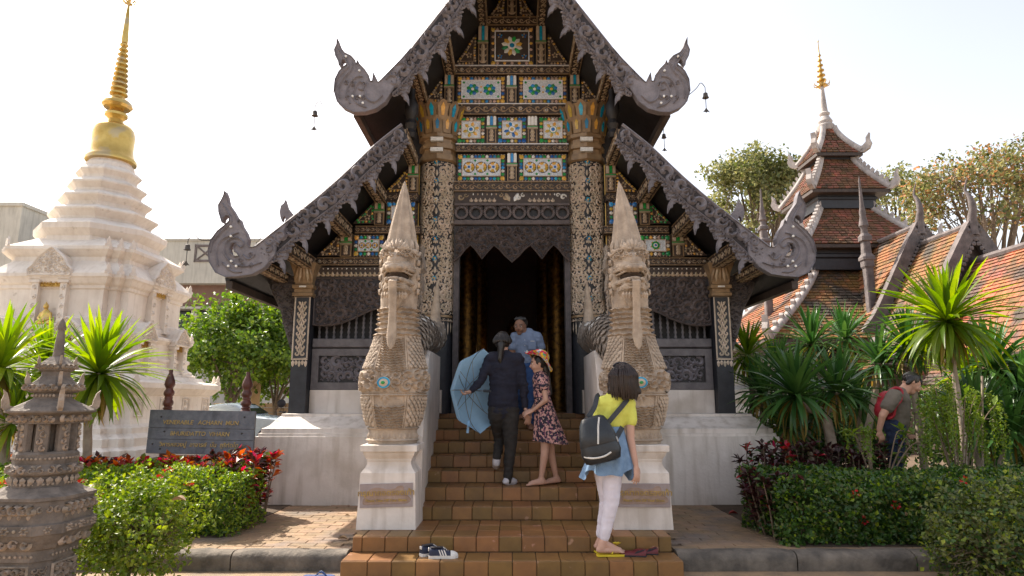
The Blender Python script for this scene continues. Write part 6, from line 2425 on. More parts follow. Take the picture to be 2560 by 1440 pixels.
mo = thing('parked_motorcycle', 'dark motorcycle with a helmet on its mirror behind the pale car', 'motorcycle', (-9.0, 23.6, 0))
mx, my = P(682, 1030, 23.6).x, 23.6
m_ = MB('insole')
for a in (-0.6, 0.6):
	pts = [(mx + a + 0.28 * cos(t), my, 0.30 + 0.28 * sin(t)) for t in [2 * pi * i / 16 for i in range(17)]]
	w_ = MB('insole')
	w_.tube(pts, 0.06, 8)
	w_.tube([(mx + a, my - 0.05, 0.3), (mx + a, my + 0.05, 0.3)], 0.09, 8)
	part('wheel', w_, mo, smooth=50)
m_ = MB('iron')
m_.capsule((mx - 0.55, my, 0.75), (mx + 0.1, my, 0.72), 0.15, 0.14, 0.7, (0, 0, 1))
m_.capsule((mx + 0.1, my, 0.6), (mx + 0.5, my, 0.85), 0.16, 0.12)
m_.capsule((mx - 0.3, my, 0.4), (mx + 0.2, my, 0.42), 0.16, 0.16)
m_.capsule((mx + 0.55, my, 0.45), (mx + 0.42, my, 1.0), 0.05, 0.05)
part('body', m_, mo, smooth=60)
m_ = MB('insole')
m_.cbox((mx - 0.62, my, 0.98), (0.42, 0.4, 0.3), 0.05)
part('top_box', m_, mo)
m_ = MB('iron')
m_.tube([(mx + 0.36, my - 0.33, 1.05), (mx + 0.42, my - 0.12, 1.02), (mx + 0.42, my + 0.12, 1.02), (mx + 0.36, my + 0.33, 1.05)], 0.02, 6)
m_.tube([(mx + 0.38, my - 0.25, 1.04), (mx + 0.40, my - 0.30, 1.24)], 0.012, 6)
part('handlebar', m_, mo)
m_ = MB('insole')
m_.ball((mx + 0.40, my - 0.30, 1.33), (0.16, 0.14, 0.15))
part('helmet', m_, mo, smooth=60)


# ------------------------------------------------------------------ tiled roofs on the right
tile_unit = MB('roof_tile')
for x0_, x1_ in ((0.03, 0.97),):
	a = [tile_unit.v(x0_, 0, 0.004), tile_unit.v(x1_, 0, 0.004), tile_unit.v(x1_, 1.12, 0.034), tile_unit.v(x0_, 1.12, 0.034), tile_unit.v(x0_, 1.12, 0.0), tile_unit.v(x1_, 1.12, 0.0), tile_unit.v(x0_, 0, -0.01), tile_unit.v(x1_, 0, -0.01)]
	tile_unit.f(a[0], a[3], a[2], a[1])
	tile_unit.f(a[3], a[4], a[5], a[2])
	tile_unit.f(a[0], a[6], a[4], a[3])
	tile_unit.f(a[1], a[2], a[5], a[7])
tile_me = tile_unit.mesh('tile')
tile_me_list = []


def tile_slope(mb, S, nu, nv, keep=None, jit=0.0, seed=0):
	"""Clay tiles over a curved slope; keep(p) collects the ones to stay single."""
	rnd = random.Random(seed)
	for r in range(nv):
		v0, v1 = r / nv, (r + 1) / nv
		for c in range(-1, nu):
			u0 = (c + (0.5 if r % 2 else 0.0)) / nu
			u1 = u0 + 1 / nu
			u0, u1 = max(0, u0), min(1, u1)
			if u1 - u0 < 0.15 / nu:
				continue
			p, q, w = Vector(S(u0, v0)), Vector(S(u1, v0)), Vector(S(u0, v1))
			eu, ev = q - p, w - p
			n_ = eu.cross(ev).normalized()
			if n_.z < 0:
				n_ = -n_
			lift = rnd.uniform(0, jit)
			M = Matrix((eu, ev, n_)).transposed().to_4x4()
			M.translation = p + n_ * lift
			if keep is not None and keep(p):
				tile_me_list.append((p, M))
				continue
			a = len(mb.V)
			for x, y, z in tile_unit.V:
				mb.V.append(tuple(M @ Vector((x, y, z))))
			for f_ in tile_unit.F:
				mb.f(*[a + i for i in f_])


def slab_under(mb, S, nu=1, nv=10, th=0.05):
	for r in range(nv):
		p, q, w, x = (Vector(S(0, r / nv)), Vector(S(1, r / nv)), Vector(S(1, (r + 1) / nv)), Vector(S(0, (r + 1) / nv)))
		d = Vector((0, 0, -0.012))
		mb.poly([tuple(p + d), tuple(q + d), tuple(w + d), tuple(x + d)])
		d = Vector((0, 0, -th))
		mb.poly([tuple(x + d), tuple(w + d), tuple(q + d), tuple(p + d)])


# the long hall: three stepped roof sections with ridges running towards the camera
lh = thing('long_tiled_hall', 'long hall with three stepped orange clay tile roofs beside the tower', 'hall', (11.8, 15, 0))
RX = 11.8
prof = [(0, 0), (0.30, -0.52), (0.60, -1.07), (1.03, -1.89), (1.45, -2.65), (1.90, -3.22), (2.35, -3.62)]
proff = smooth_line(prof, 5)


def pf(v, w=1.0):
	L_ = len(proff) - 1
	i = min(int(v * L_), L_ - 1)
	f = v * L_ - i
	return (proff[i][0] + (proff[i + 1][0] - proff[i][0]) * f) * w, proff[i][1] + (proff[i + 1][1] - proff[i][1]) * f


for k_, (ya, yb, zr, wk) in enumerate(((18.0, 22.6, 6.42, 1.0), (15.95, 18.3, 5.86, 1.06), (9.0, 16.2, 4.92, 1.12))):
	vm = 0.80 if k_ == 2 else 1.0
	S = lambda u, v: (RX - pf(v * vm, wk)[0], yb + (ya - yb) * u, zr + pf(v * vm, wk)[1])
	S2 = lambda u, v: (RX + pf(v * vm, wk)[0], yb + (ya - yb) * u, zr + pf(v * vm, wk)[1])
	m_ = MB('umber')
	slab_under(m_, S)
	slab_under(m_, S2)
	ro = part('roof_deck', m_, lh)
	m_ = MB('roof_tile')
	keep = (lambda p: p.y < 14.6 and p.y > 12.4 and p.z > 2.2) if k_ == 2 else None
	tile_slope(m_, S, int((yb - ya) / 0.17), 30, keep, 0.008, k_)
	part('tile_field', m_, ro, kind='stuff')
	m_ = MB('roof_tile')
	for r in range(12):
		m_.poly([S2(0, r / 12), S2(1, r / 12), S2(1, (r + 1) / 12), S2(0, (r + 1) / 12)])
	part('tile_field', m_, ro, kind='stuff')
	m_ = MB('weathered_ridge')
	m_.tube([(RX, ya + 0.1, zr + 0.03), (RX, yb, zr + 0.03)], 0.09, 8)
	part('ridge', m_, lh)
	# curved rake with serrated crest, swan foot and horn
	if k_ < 2:
		for sg in (-1, 1):
			m_ = MB('weathered_ridge')
			rings = []
			pts = [(RX + sg * pf(v, wk)[0], zr + pf(v, wk)[1] + 0.05) for v in [i / 30 for i in range(29)]]
			for i, (a, b) in enumerate(pts):
				a2, b2 = pts[min(i + 1, len(pts) - 1)]
				a1, b1 = pts[max(i - 1, 0)]
				dx, dz = a2 - a1, b2 - b1
				L_ = math.hypot(dx, dz)
				nx, nz = (dz / L_, -dx / L_)
				if nz < 0:
					nx, nz = -nx, -nz
				h0, h1 = -0.18, 0.12
				rings.append([(a + nx * h0, ya - 0.12, b + nz * h0), (a + nx * h1, ya - 0.12, b + nz * h1), (a + nx * h1, ya + 0.1, b + nz * h1), (a + nx * h0, ya + 0.1, b + nz * h0)])
			m_.loft(rings)
			rk = part('rake', m_, lh, recalc=True)
			m_ = MB('weathered_ridge')
			for i in range(1, 28):
				a, b = pts[i]
				a2, b2 = pts[min(i + 1, 28)]
				dx, dz = a2 - a, b2 - b
				L_ = math.hypot(dx, dz)
				nx, nz = (dz / L_, -dx / L_)
				if nz > 0:
					nx, nz = -nx, -nz
				petal(m_, lambda u, v, d: (u, ya - 0.125 - d, v), a + nx * 0.17, b + nz * 0.17, 0.13, 0.06, atan2(nz + 0.3 * dz / L_, nx + 0.3 * dx / L_), 0.03)
			part('rake_teeth', m_, rk, kind='stuff')
			# swan foot
			a, b = pts[-1]
			q = MB('weathered_ridge')
			hk = [(0.10, 0.22), (-0.12, 0.02), (-0.34, -0.06), (-0.52, 0.02), (-0.58, 0.2), (-0.50, 0.38), (-0.56, 0.56), (-0.50, 0.78), (-0.42, 0.6), (-0.40, 0.42), (-0.46, 0.26), (-0.40, 0.16), (-0.26, 0.14), (-0.10, 0.28)]
			q.prism([(a - sg * -1 * -1 * u * -1 if False else a + (u if sg < 0 else -u) * 0.9, b + v * 0.9 - 0.12) for u, v in hk], -0.1, 0.1, plane(ya))
			part('rake_foot', q, lh, recalc=True)
		q = MB('weathered_ridge')
		sp = smooth_line([(RX, ya - 0.05, zr - 0.25), (RX, ya - 0.08, zr + 0.15), (RX, ya - 0.16, zr + 0.45), (RX - 0.02, ya - 0.12, zr + 0.75), (RX - 0.06, ya - 0.05, zr + 0.95), (RX - 0.02, ya - 0.12, zr + 1.25)], 5)
		n_ = len(sp)
		q.tube(sp, [0.14 - 0.06 * i / (n_ * 0.4) if i < n_ * 0.4 else 0.08 * (1 - (i / n_ - 0.4) / 0.62) ** 1.6 + 0.012 for i in range(n_)], 8)
		part('ridge_horn', q, lh, smooth=50)
		m_ = MB('umber')
		m_.prism([(RX, zr - 0.1), (RX - 1.6, zr - 2.9), (RX - 1.6, zr - 3.6), (RX + 1.6, zr - 3.6), (RX + 1.6, zr - 2.9)], -0.15, -0.1, plane(ya))
		part('gable', m_, lh, recalc=True)
tile_me_list.sort(key=lambda t: t[0].y)
for p, M in tile_me_list[:300]:
	piece('tile', tile_me, M, lh)
if len(tile_me_list) > 300:
	m_ = MB('roof_tile')
	for p, M in tile_me_list[300:]:
		a = len(m_.V)
		for x, y, z in tile_unit.V:
			m_.V.append(tuple(M @ Vector((x, y, z))))
		for f_ in tile_unit.F:
			m_.f(*[a + i for i in f_])
	part('tile_field', m_, lh, kind='stuff')
m_ = MB('umber')
m_.box(RX - 1.75, RX + 1.75, 9.4, 22, 0, 2.4)
part('wall', m_, lh)
m_ = MB('gilt_plain')
e_ = pf(0.8, 1.12)
m_.box(RX - e_[0] - 0.02, RX - e_[0] + 0.06, 9.0, 16.2, 4.92 + e_[1] - 0.16, 4.92 + e_[1] - 0.03)
part('eave_board', m_, lh)

# the tower with its stack of hipped roofs
TX, TY = 11.45, 22.0
tw = thing('tower_shrine', 'square tower shrine with stacked curved tile roofs, white hips and gilded spire', 'tower', (TX, TY, 0))


def hip(zt_, ze, at_, ae, rows, cols, mt, bend, nm, crest=True, seed=0):
	def rad(v):
		return at_ + (ae - at_) * (v ** bend), zt_ + (ze - zt_) * v
	for face in range(4):
		ca, sa = cos(face * pi / 2), sin(face * pi / 2)

		def S(u, v):
			r_, z = rad(v)
			x, y = (2 * u - 1) * r_, -r_
			return (TX + ca * x - sa * y, TY + sa * x + ca * y, z)
		deck = MB('umber')
		slab_under(deck, S, nv=rows)
		do = part('roof_deck', deck, tw)
		if face in (0, 3):
			t_ = MB(mt)
			rnd = random.Random(seed + face)
			for r in range(rows):
				v0, v1 = r / rows, (r + 1) / rows
				w_ = rad(v1)[0] * 2
				n_ = max(3, int(w_ / 0.2))
				tile_slope_row(t_, S, n_, v0, v1, r, rnd)
			part('tile_field', t_, do, kind='stuff')
	for i in range(4):
		a = pi / 4 + i * pi / 2
		h = MB('lime_ridge')
		pts, rr_ = [], []
		for j in range(11):
			r_, z = rad(j / 10)
			pts.append((TX + cos(a) * r_ * 1.414, TY + sin(a) * r_ * 1.414, z + 0.05))
			rr_.append(0.10 + 0.02 * j / 10)
		h.tube(pts, rr_, 8)
		ho = part('hip_ridge', h, tw, smooth=50)
		ux, uy = cos(a), sin(a)
		r_, z = rad(1.0)
		q = MB('lime_ridge')
		f_ = lambda u, v, d: (TX + ux * (r_ * 1.414 + u) - uy * d, TY + uy * (r_ * 1.414 + u) + ux * d, z + v)
		q.prism([(-0.25, 0.0), (0.06, -0.04), (0.26, 0.06), (0.34, 0.24), (0.28, 0.42), (0.30, 0.62), (0.18, 0.46), (0.17, 0.30), (0.05, 0.20), (-0.25, 0.2)], -0.08, 0.08, f_)
		part('hip_horn', q, ho, recalc=True)
		if crest:
			for j in range(1, 10):
				rv, zv = rad(j / 10)
				q = MB('lime_ridge')
				g_ = lambda u, v, d: (TX + ux * (rv * 1.414 + u) - uy * d, TY + uy * (rv * 1.414 + u) + ux * d, zv + v)
				q.prism([(-0.11, 0.10), (0.11, 0.06), (0.15, 0.20), (0.11, 0.27), (0.03, 0.20)], -0.06, 0.06, g_)
				part('hip_flame', q, ho, recalc=True)


def tile_slope_row(mb, S, nu, v0, v1, r, rnd):
	for c in range(-1, nu):
		u0 = (c + (0.5 if r % 2 else 0)) / nu
		u1 = u0 + 1 / nu
		u0, u1 = max(0, u0), min(1, u1)
		if u1 - u0 < 0.15 / nu:
			continue
		p, q, w = Vector(S(u0, v0)), Vector(S(u1, v0)), Vector(S(u0, v1))
		eu, ev = q - p, w - p
		n_ = eu.cross(ev).normalized()
		if n_.z < 0:
			n_ = -n_
		M = Matrix((eu, ev, n_)).transposed().to_4x4()
		M.translation = p + n_ * rnd.uniform(0, 0.012)
		a = len(mb.V)
		for x, y, z in tile_unit.V:
			mb.V.append(tuple(M @ Vector((x, y, z))))
		for f_ in tile_unit.F:
			mb.f(*[a + i for i in f_])


hip(5.70, 3.15, 1.45, 4.3, 24, 0, 'roof_tile', 1.25, 'lowest', True, 1)
hip(8.05, 6.40, 0.78, 2.05, 16, 0, 'roof_tile_old', 1.15, 'third', True, 2)
hip(9.95, 8.50, 0.50, 1.30, 14, 0, 'roof_tile_old', 1.3, 'second', True, 3)
hip(11.15, 10.0, 0.20, 0.78, 10, 0, 'roof_tile_old', 1.5, 'top', False, 4)
for z0_, z1_, a in ((0, 3.3, 3.2), (5.6, 6.5, 1.75), (7.9, 8.6, 0.98), (9.8, 10.1, 0.6)):
	m_ = MB('blue_black')
	m_.rect_tiers([(a, z0_), (a, z0_ + (z1_ - z0_) * 0.4), (a * 1.04, z0_ + (z1_ - z0_) * 0.45), (a * 1.04, z0_ + (z1_ - z0_) * 0.55), (a, z0_ + (z1_ - z0_) * 0.6), (a, z1_)], (TX, TY))
	part('storey', m_, tw)
for z_, a in ((5.72, 1.47), (8.07, 0.80), (9.97, 0.52)):
	m_ = MB('lime_ridge')
	m_.rect_tiers([(a, z_ - 0.05), (a + 0.06, z_ - 0.05), (a + 0.06, z_ + 0.06), (a, z_ + 0.06)], (TX, TY))
	part('apron', m_, tw)
for z_, a in ((6.38, 2.06), (8.48, 1.31), (3.13, 4.32), (9.98, 0.8)):
	m_ = MB('umber')
	m_.rect_tiers([(a - 0.06, z_ - 0.12), (a, z_ - 0.12), (a, z_ - 0.01), (a - 0.06, z_ - 0.01)], (TX, TY))
	part('eave_board', m_, tw)
m_ = MB('lime_ridge')
m_.lathe([(0.26, 11.1), (0.30, 11.2), (0.30, 11.3), (0.22, 11.36), (0.25, 11.46), (0.20, 11.56), (0.13, 11.68), (0.18, 11.74), (0.18, 11.79), (0.12, 11.84), (0.05, 12.9)], (TX, TY), 16)
part('spire', m_, tw, smooth=40)
m_ = MB('old_gold')
pr = []
for i in range(7):
	z = 12.85 + i * 0.2
	r_ = 0.19 - 0.022 * i
	pr += [(r_ * 0.4, z), (r_, z + 0.02), (r_ * 0.95, z + 0.06), (r_ * 0.4, z + 0.10)]
m_.lathe(pr + [(0.02, 14.25), (0.012, 14.62), (0.03, 14.66), (0.002, 14.75)], (TX, TY), 14)
for i in range(8):
	a = 2 * pi * i / 8
	m_.tube([(TX + 0.17 * cos(a), TY + 0.17 * sin(a), 12.86), (TX + 0.27 * cos(a), TY + 0.27 * sin(a), 12.92), (TX + 0.29 * cos(a), TY + 0.29 * sin(a), 13.02)], [0.02, 0.02, 0.005], 5)
part('gilded_finial', m_, tw, smooth=40)

# slender pinnacles between the roofs
for x, yt, yb_, Yd, mt, lab in ((2160, 440, 705, 18.6, 'weathered_ridge', 'slender dark stone pinnacle standing before the tower'), (1907, 470, 640, 21.0, 'weathered_ridge', 'slender grey pinnacle rising behind the hall finial')):
	c = P(x, (yt + yb_) / 2, Yd)
	zt_, zb_ = PZ(yt, Yd), PZ(yb_, Yd)
	pn = thing('pinnacle', lab, 'pinnacle', (c.x, Yd, 0), group='stone pinnacles')
	H = zt_ - zb_
	m_ = MB(mt)
	m_.rect_tiers([(0.116, 0), (0.116, zb_ + H * 0.12), (0.150, zb_ + H * 0.14), (0.150, zb_ + H * 0.19), (0.184, zb_ + H * 0.20), (0.184, zb_ + H * 0.225), (0.116, zb_ + H * 0.26), (0.102, zb_ + H * 0.37), (0.150, zb_ + H * 0.38), (0.150, zb_ + H * 0.42), (0.088, zb_ + H * 0.45)], (c.x, Yd), chamfer=0.25)
	part('shaft', m_, pn)
	m_ = MB(mt)
	m_.lathe([(0.102, zb_ + H * 0.44), (0.088, zb_ + H * 0.50), (0.136, zb_ + H * 0.52), (0.122, zb_ + H * 0.55), (0.082, zb_ + H * 0.62), (0.095, zb_ + H * 0.64), (0.061, zb_ + H * 0.72), (0.027, zb_ + H * 0.93), (0.034, zb_ + H * 0.95), (0.004, zt_)], (c.x, Yd), 10)
	part('spire', m_, pn, smooth=40)

# ------------------------------------------------------------------ plants
def leaf_card(mb, p, d, n_, L_, w, fold=0.25):
	"""One folded leaf: base p, pointing along d, facing n_."""
	s = d.cross(n_)
	if s.length < 1e-6:
		s = d.orthogonal()
	s.normalize()
	up = s.cross(d).normalized()
	a = mb.v(p)
	b = mb.v(p + d * L_ * 0.5 + s * w + up * w * fold)
	c = mb.v(p + d * L_ - up * L_ * 0.12)
	e = mb.v(p + d * L_ * 0.5 - s * w + up * w * fold)
	mb.f(a, b, c)
	mb.f(a, c, e)


def rvec(rnd):
	while True:
		v = Vector((rnd.uniform(-1, 1), rnd.uniform(-1, 1), rnd.uniform(-1, 1)))
		if 0.05 < v.length < 1:
			return v.normalized()


def foliage(mb, pts, rnd, L_, w, mats, up=0.5, jitter=0.9):
	"""pts = [(point, outward normal)]; mats = [(name, weight)]"""
	names, wts = [m[0] for m in mats], [m[1] for m in mats]
	for p, n_ in pts:
		mb.m(rnd.choices(names, wts)[0])
		d = (n_ * 0.6 + rvec(rnd) * jitter + Vector((0, 0, up * 0.4))).normalized()
		nn = (n_ + Vector((0, 0, up)) + rvec(rnd) * 0.7).normalized()
		k = rnd.uniform(0.55, 1.4)
		leaf_card(mb, p, d, nn, L_ * k, w * k)


def box_points(x0, x1, y0, y1, z0, z1, n, rnd, rough=0.05, depth=0.10):
	"""Points scattered over the top, front and ends of a clipped hedge."""
	out = []
	aT, aF, aE = (x1 - x0) * (y1 - y0), (x1 - x0) * (z1 - z0), (y1 - y0) * (z1 - z0)
	for i in range(n):
		k = rnd.random() * (aT * 1.3 + aF * 1.3 + 2 * aE)
		u, v = rnd.random(), rnd.random()
		if k < aT * 1.3:
			p, nn = Vector((x0 + (x1 - x0) * u, y0 + (y1 - y0) * v, z1)), Vector((0, 0, 1))
		elif k < aT * 1.3 + aF * 1.3:
			p, nn = Vector((x0 + (x1 - x0) * u, y0, z0 + (z1 - z0) * v)), Vector((0, -1, 0))
		elif k < aT * 1.3 + aF * 1.3 + aE:
			p, nn = Vector((x1, y0 + (y1 - y0) * u, z0 + (z1 - z0) * v)), Vector((1, 0, 0))
		else:
			p, nn = Vector((x0, y0 + (y1 - y0) * u, z0 + (z1 - z0) * v)), Vector((-1, 0, 0))
		c = Vector(((x0 + x1) / 2, (y0 + y1) / 2, (z0 + z1) / 2))
		b = noise.noise(p * 3.1) * rough + noise.noise(p * 9) * rough * 0.8
		# rounded shoulders
		ez = max(0, (p.z - z1 + 0.12) / 0.12)
		ey = max(0, (y0 + 0.12 - p.y) / 0.12)
		if ez > 0 and ey > 0:
			p = p + Vector((0, 0.05 * ez * ey, -0.05 * ez * ey))
		p = p + nn * (b - rnd.random() ** 2 * depth)
		out.append((p, (nn + Vector((0, 0, 0.25))).normalized()))
	return out


def ball_points(c, r, n, rnd, lump=0.18, depth=0.35, floor=None):
	out = []
	c = Vector(c)
	r = Vector(r) if not isinstance(r, (int, float)) else Vector((r, r, r))
	while len(out) < n:
		d = rvec(rnd)
		k = 1 + lump * (noise.noise(d * 2.6 + c) + 0.6 * noise.noise(d * 6 + c))
		k *= 1 - depth * rnd.random() ** 1.7
		p = c + Vector((d.x * r.x, d.y * r.y, d.z * r.z)) * k
		if floor is not None and p.z < floor:
			continue
		out.append((p, d))
	return out


# clipped hedge on the left, in sun
rnd = random.Random(21)
hx0, hx1, hy0, hy1, hz0, hz1 = -6.6, -2.70, 6.46, 7.28, TERR, 0.72
hedge = thing('clipped_hedge', 'sunlit bright green clipped hedge below the name board', 'hedge', ((hx0 + hx1) / 2, hy0, TERR))
m_ = MB('leaf_dark')
m_.box(hx0 + 0.12, hx1 - 0.12, hy0 + 0.12, hy1 - 0.05, TERR, hz1 - 0.10)
part('inner_growth', m_, hedge)
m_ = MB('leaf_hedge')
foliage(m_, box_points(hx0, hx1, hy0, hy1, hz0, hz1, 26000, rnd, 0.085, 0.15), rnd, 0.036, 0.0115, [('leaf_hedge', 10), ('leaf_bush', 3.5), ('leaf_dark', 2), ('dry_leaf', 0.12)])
part('foliage', m_, hedge, kind='stuff')
m_ = MB('flower_red')
for x, y in ((205, 1210), (260, 1245), (230, 1225), (420, 1180), (275, 1222), (470, 1215), (395, 1200), (216, 1300), (240, 1275)):
	c = P(x, y, 6.44 + rnd.uniform(-0.05, 0.1))
	for i in range(26):
		d = rvec(rnd)
		d.z = abs(d.z)
		leaf_card(m_, c + d * 0.03, d, rvec(rnd), 0.03, 0.011)
part('blossoms', m_, hedge, kind='stuff')
so = MB('soil')
so.box(-14, -2.78, 6.44, 9.0, 0.1, TERR + 0.004)
so.box(2.5, 14, 6.06, 9.0, 0.1, TERR + 0.004)
tag(part('planting_bed', so), kind='structure')


def croton_patch(name, label, x0, x1, y0, y1, z0, z1, n_stems, mats, rnd, L_=0.10, lean=0.0, group=None):
	root = thing(name, label, 'shrub', ((x0 + x1) / 2, (y0 + y1) / 2, z0), group)
	st = MB('twig')
	lf = MB(mats[0][0])
	names, wts = [m[0] for m in mats], [m[1] for m in mats]
	for i in range(n_stems):
		b = Vector((rnd.uniform(x0, x1), rnd.uniform(y0, y1), z0))
		h = (z1 - z0) * rnd.uniform(0.72, 1.05)
		t = b + Vector((rnd.uniform(-0.12, 0.12) + lean * rnd.random(), rnd.uniform(-0.14, 0.06), h))
		st.tube([b, b.lerp(t, 0.5) + Vector((rnd.uniform(-0.03, 0.03), 0, 0)), t], [0.010, 0.008, 0.004], 5)
		main = rnd.choices(names, wts)[0]
		for k in range(30):
			f = 1 - rnd.random() ** 1.6 * 0.75
			p = b.lerp(t, f)
			a = rnd.uniform(0, 2 * pi)
			el = rnd.uniform(-0.2, 1.1) * (0.5 + 0.5 * f)
			d = Vector((cos(a) * cos(el), sin(a) * cos(el), sin(el)))
			lf.m(main if rnd.random() < 0.65 else rnd.choices(names, wts)[0])
			n_ = (Vector((0, 0, 1)) + rvec(rnd) * 0.5).normalized()
			leaf_card(lf, p, d, n_, L_ * rnd.uniform(0.7, 1.2), L_ * 0.24, 0.35)
	part('stems', st, root, kind='stuff')
	part('foliage', lf, root, kind='stuff')


rnd = random.Random(22)
mixR = [('croton_red', 5), ('croton_orange', 2.2), ('croton_dark', 3), ('croton_green', 1.6)]
croton_patch('croton_shrub', 'red and orange croton shrubs in a row behind the bright hedge', -6.6, -3.1, 7.38, 7.95, TERR, 0.745, 250, mixR, rnd, 0.11)
croton_patch('croton_shrub', 'dark red croton clump at the end of the row by the white plinth', -3.25, -2.80, 6.95, 7.75, TERR, 0.84, 56, [('croton_dark', 5), ('croton_red', 3), ('croton_green', 1), ('croton_orange', 0.7)], rnd, 0.105, 0.08)

# loose round bush before the kerb
rnd = random.Random(23)


def loose_bush(name, label, c, r, n, mats, rnd, base_z, dry=0.0, L_=0.036):
	root = thing(name, label, 'bush', (c[0], c[1], base_z))
	st = MB('twig')
	b = Vector((c[0] - 0.02, c[1], base_z))
	st.tube([b, b + Vector((0.01, 0, 0.12)), Vector((c[0], c[1], c[2] - r * 0.35))], [0.026, 0.02, 0.014], 7)
	for i in range(60):
		d = rvec(rnd)
		d.z = abs(d.z) * 0.9 - 0.25
		q = Vector(c) + d * r * rnd.uniform(0.75, 1.05)
		mid = Vector((c[0], c[1], c[2] - r * 0.3)).lerp(q, 0.5) + rvec(rnd) * 0.04
		st.tube([Vector((c[0], c[1], c[2] - r * 0.4)), mid, q], [0.006, 0.004, 0.0015], 4)
	part('stems', st, root, kind='stuff')
	m_ = MB(mats[0][0])
	pts = ball_points(c, (r * 1.08, r, r * 0.95), n, rnd, 0.75, 0.55)
	if dry:
		m_2 = MB('twig')
		for p, d in ball_points((c[0] + dry * r * 0.7, c[1] - r * 0.4, c[2] - r * 0.2), r * 0.5, 160, rnd, 0.3, 0.6):
			q = p + (d + rvec(rnd) * 0.6).normalized() * rnd.uniform(0.05, 0.13)
			m_2.tube([p, q], [0.002, 0.001], 3)
		part('dry_twigs', m_2, root, kind='stuff')
		pts = [q for q in pts if (q[0] - Vector((c[0] + dry * r * 0.75, c[1] - r * 0.4, c[2] - r * 0.2))).length > r * 0.38 or rnd.random() < 0.35]
	foliage(m_, pts, rnd, L_, L_ * 0.36, mats, 0.6)
	part('foliage', m_, root, kind='stuff')
	return root


c = P(335, 1312, 5.25)
loose_bush('round_bush', 'loose sunlit yellow-green bush beside the stone lantern', c, 0.40, 9000, [('leaf_bush', 6), ('leaf_hedge', 3), ('leaf_lime', 2)], rnd, 0.0, 0.9)
c = P(2500, 1345, 5.35)
loose_bush('round_bush', 'loose olive bush with dry twigs in the near corner before the dark hedge', c, 0.43, 10500, [('leaf_olive', 6), ('leaf_dark', 2), ('leaf_bush', 2)], rnd, 0.0, -0.9)
c = P(8, 1260, 5.9)
rb = loose_bush('flowering_bush', 'small green bush with red blossoms behind the stone lantern', c, 0.30, 3500, [('leaf_hedge', 5), ('leaf_bush', 3)], rnd, TERR)
m_ = MB('flower_red')
for x, y in ((10, 1215), (25, 1222), (40, 1212), (5, 1330), (12, 1305)):
	q = P(x, y, 5.75)
	for i in range(30):
		d = rvec(rnd)
		leaf_card(m_, q + d * 0.03, d, rvec(rnd), 0.034, 0.012)
part('blossoms', m_, rb, kind='stuff')

# dark hedge on the right
rnd = random.Random(24)
hd = thing('clipped_hedge', 'shaded dark green clipped hedge behind the near olive bush', 'hedge', (3.8, 6.1, TERR))
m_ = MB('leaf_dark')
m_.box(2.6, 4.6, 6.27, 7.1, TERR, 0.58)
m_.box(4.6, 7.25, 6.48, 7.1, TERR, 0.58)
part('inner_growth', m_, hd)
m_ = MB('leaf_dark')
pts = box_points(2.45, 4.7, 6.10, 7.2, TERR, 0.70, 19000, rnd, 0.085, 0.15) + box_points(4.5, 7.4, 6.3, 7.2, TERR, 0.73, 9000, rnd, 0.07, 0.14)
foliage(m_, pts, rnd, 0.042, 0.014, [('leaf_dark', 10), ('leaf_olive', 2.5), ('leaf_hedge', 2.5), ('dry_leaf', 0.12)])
part('foliage', m_, hd, kind='stuff')
m_ = MB('flower_red')
for x, y in ((2410, 1200), (2140, 1235), (2240, 1262), (2160, 1300)):
	q = P(x, y, 6.12)
	for i in range(16):
		d = rvec(rnd)
		leaf_card(m_, q + d * 0.02, d, rvec(rnd), 0.026, 0.010)
part('blossoms', m_, hd, kind='stuff')
croton_patch('croton_shrub', 'dark purple-red croton clump where the dark hedge meets the pavement', 2.46, 2.76, 6.25, 7.1, TERR, 0.72, 46, [('croton_dark', 9), ('croton_red', 0.6), ('leaf_dark', 2)], rnd, 0.095, -0.06)
croton_patch('croton_shrub', 'dark maroon croton row in the shade behind the dark hedge', 2.8, 4.35, 7.35, 8.0, TERR, 0.93, 75, [('croton_dark', 9), ('croton_red', 0.7), ('leaf_dark', 2)], rnd, 0.10)

# ---- dragon trees: every blade is a leaf of its own
BL = {}
for mt in ('leaf_blade', 'leaf_blade_dark', 'leaf_blade_dry'):
	for vi in range(12):
		dr, wd = ((0.06, 0.050), (0.20, 0.054), (0.42, 0.054), (0.75, 0.048))[vi % 4]
		sd_ = (0.0, 0.10, -0.12)[vi // 4]
		kink = (1.0, 1.0, 1.9)[vi // 4]
		b_ = MB(mt)
		rows = []
		for i in range(9):
			t = i / 8
			x = t * (1 - 0.25 * dr * t)
			z = -dr * t * t * 0.85 - (0.10 * kink * max(0, t - 0.62) * (1 if vi % 4 else 0.3))
			y = sd_ * t * t
			w = wd * (0.45 + 0.75 * t if t < 0.45 else 0.79 * (1 - ((t - 0.45) / 0.55) ** 1.8)) + 0.001
			tw = sd_ * t * 3
			rows.append((b_.v(x, y - w, z + w * (0.35 - tw)), b_.v(x, y, z), b_.v(x, y + w, z + w * (0.35 + tw))))
		for p, q in zip(rows, rows[1:]):
			b_.f(p[0], q[0], q[1], p[1])
			b_.f(p[1], q[1], q[2], p[2])
		BL[(mt, vi)] = b_.mesh('leaf', smooth=60)


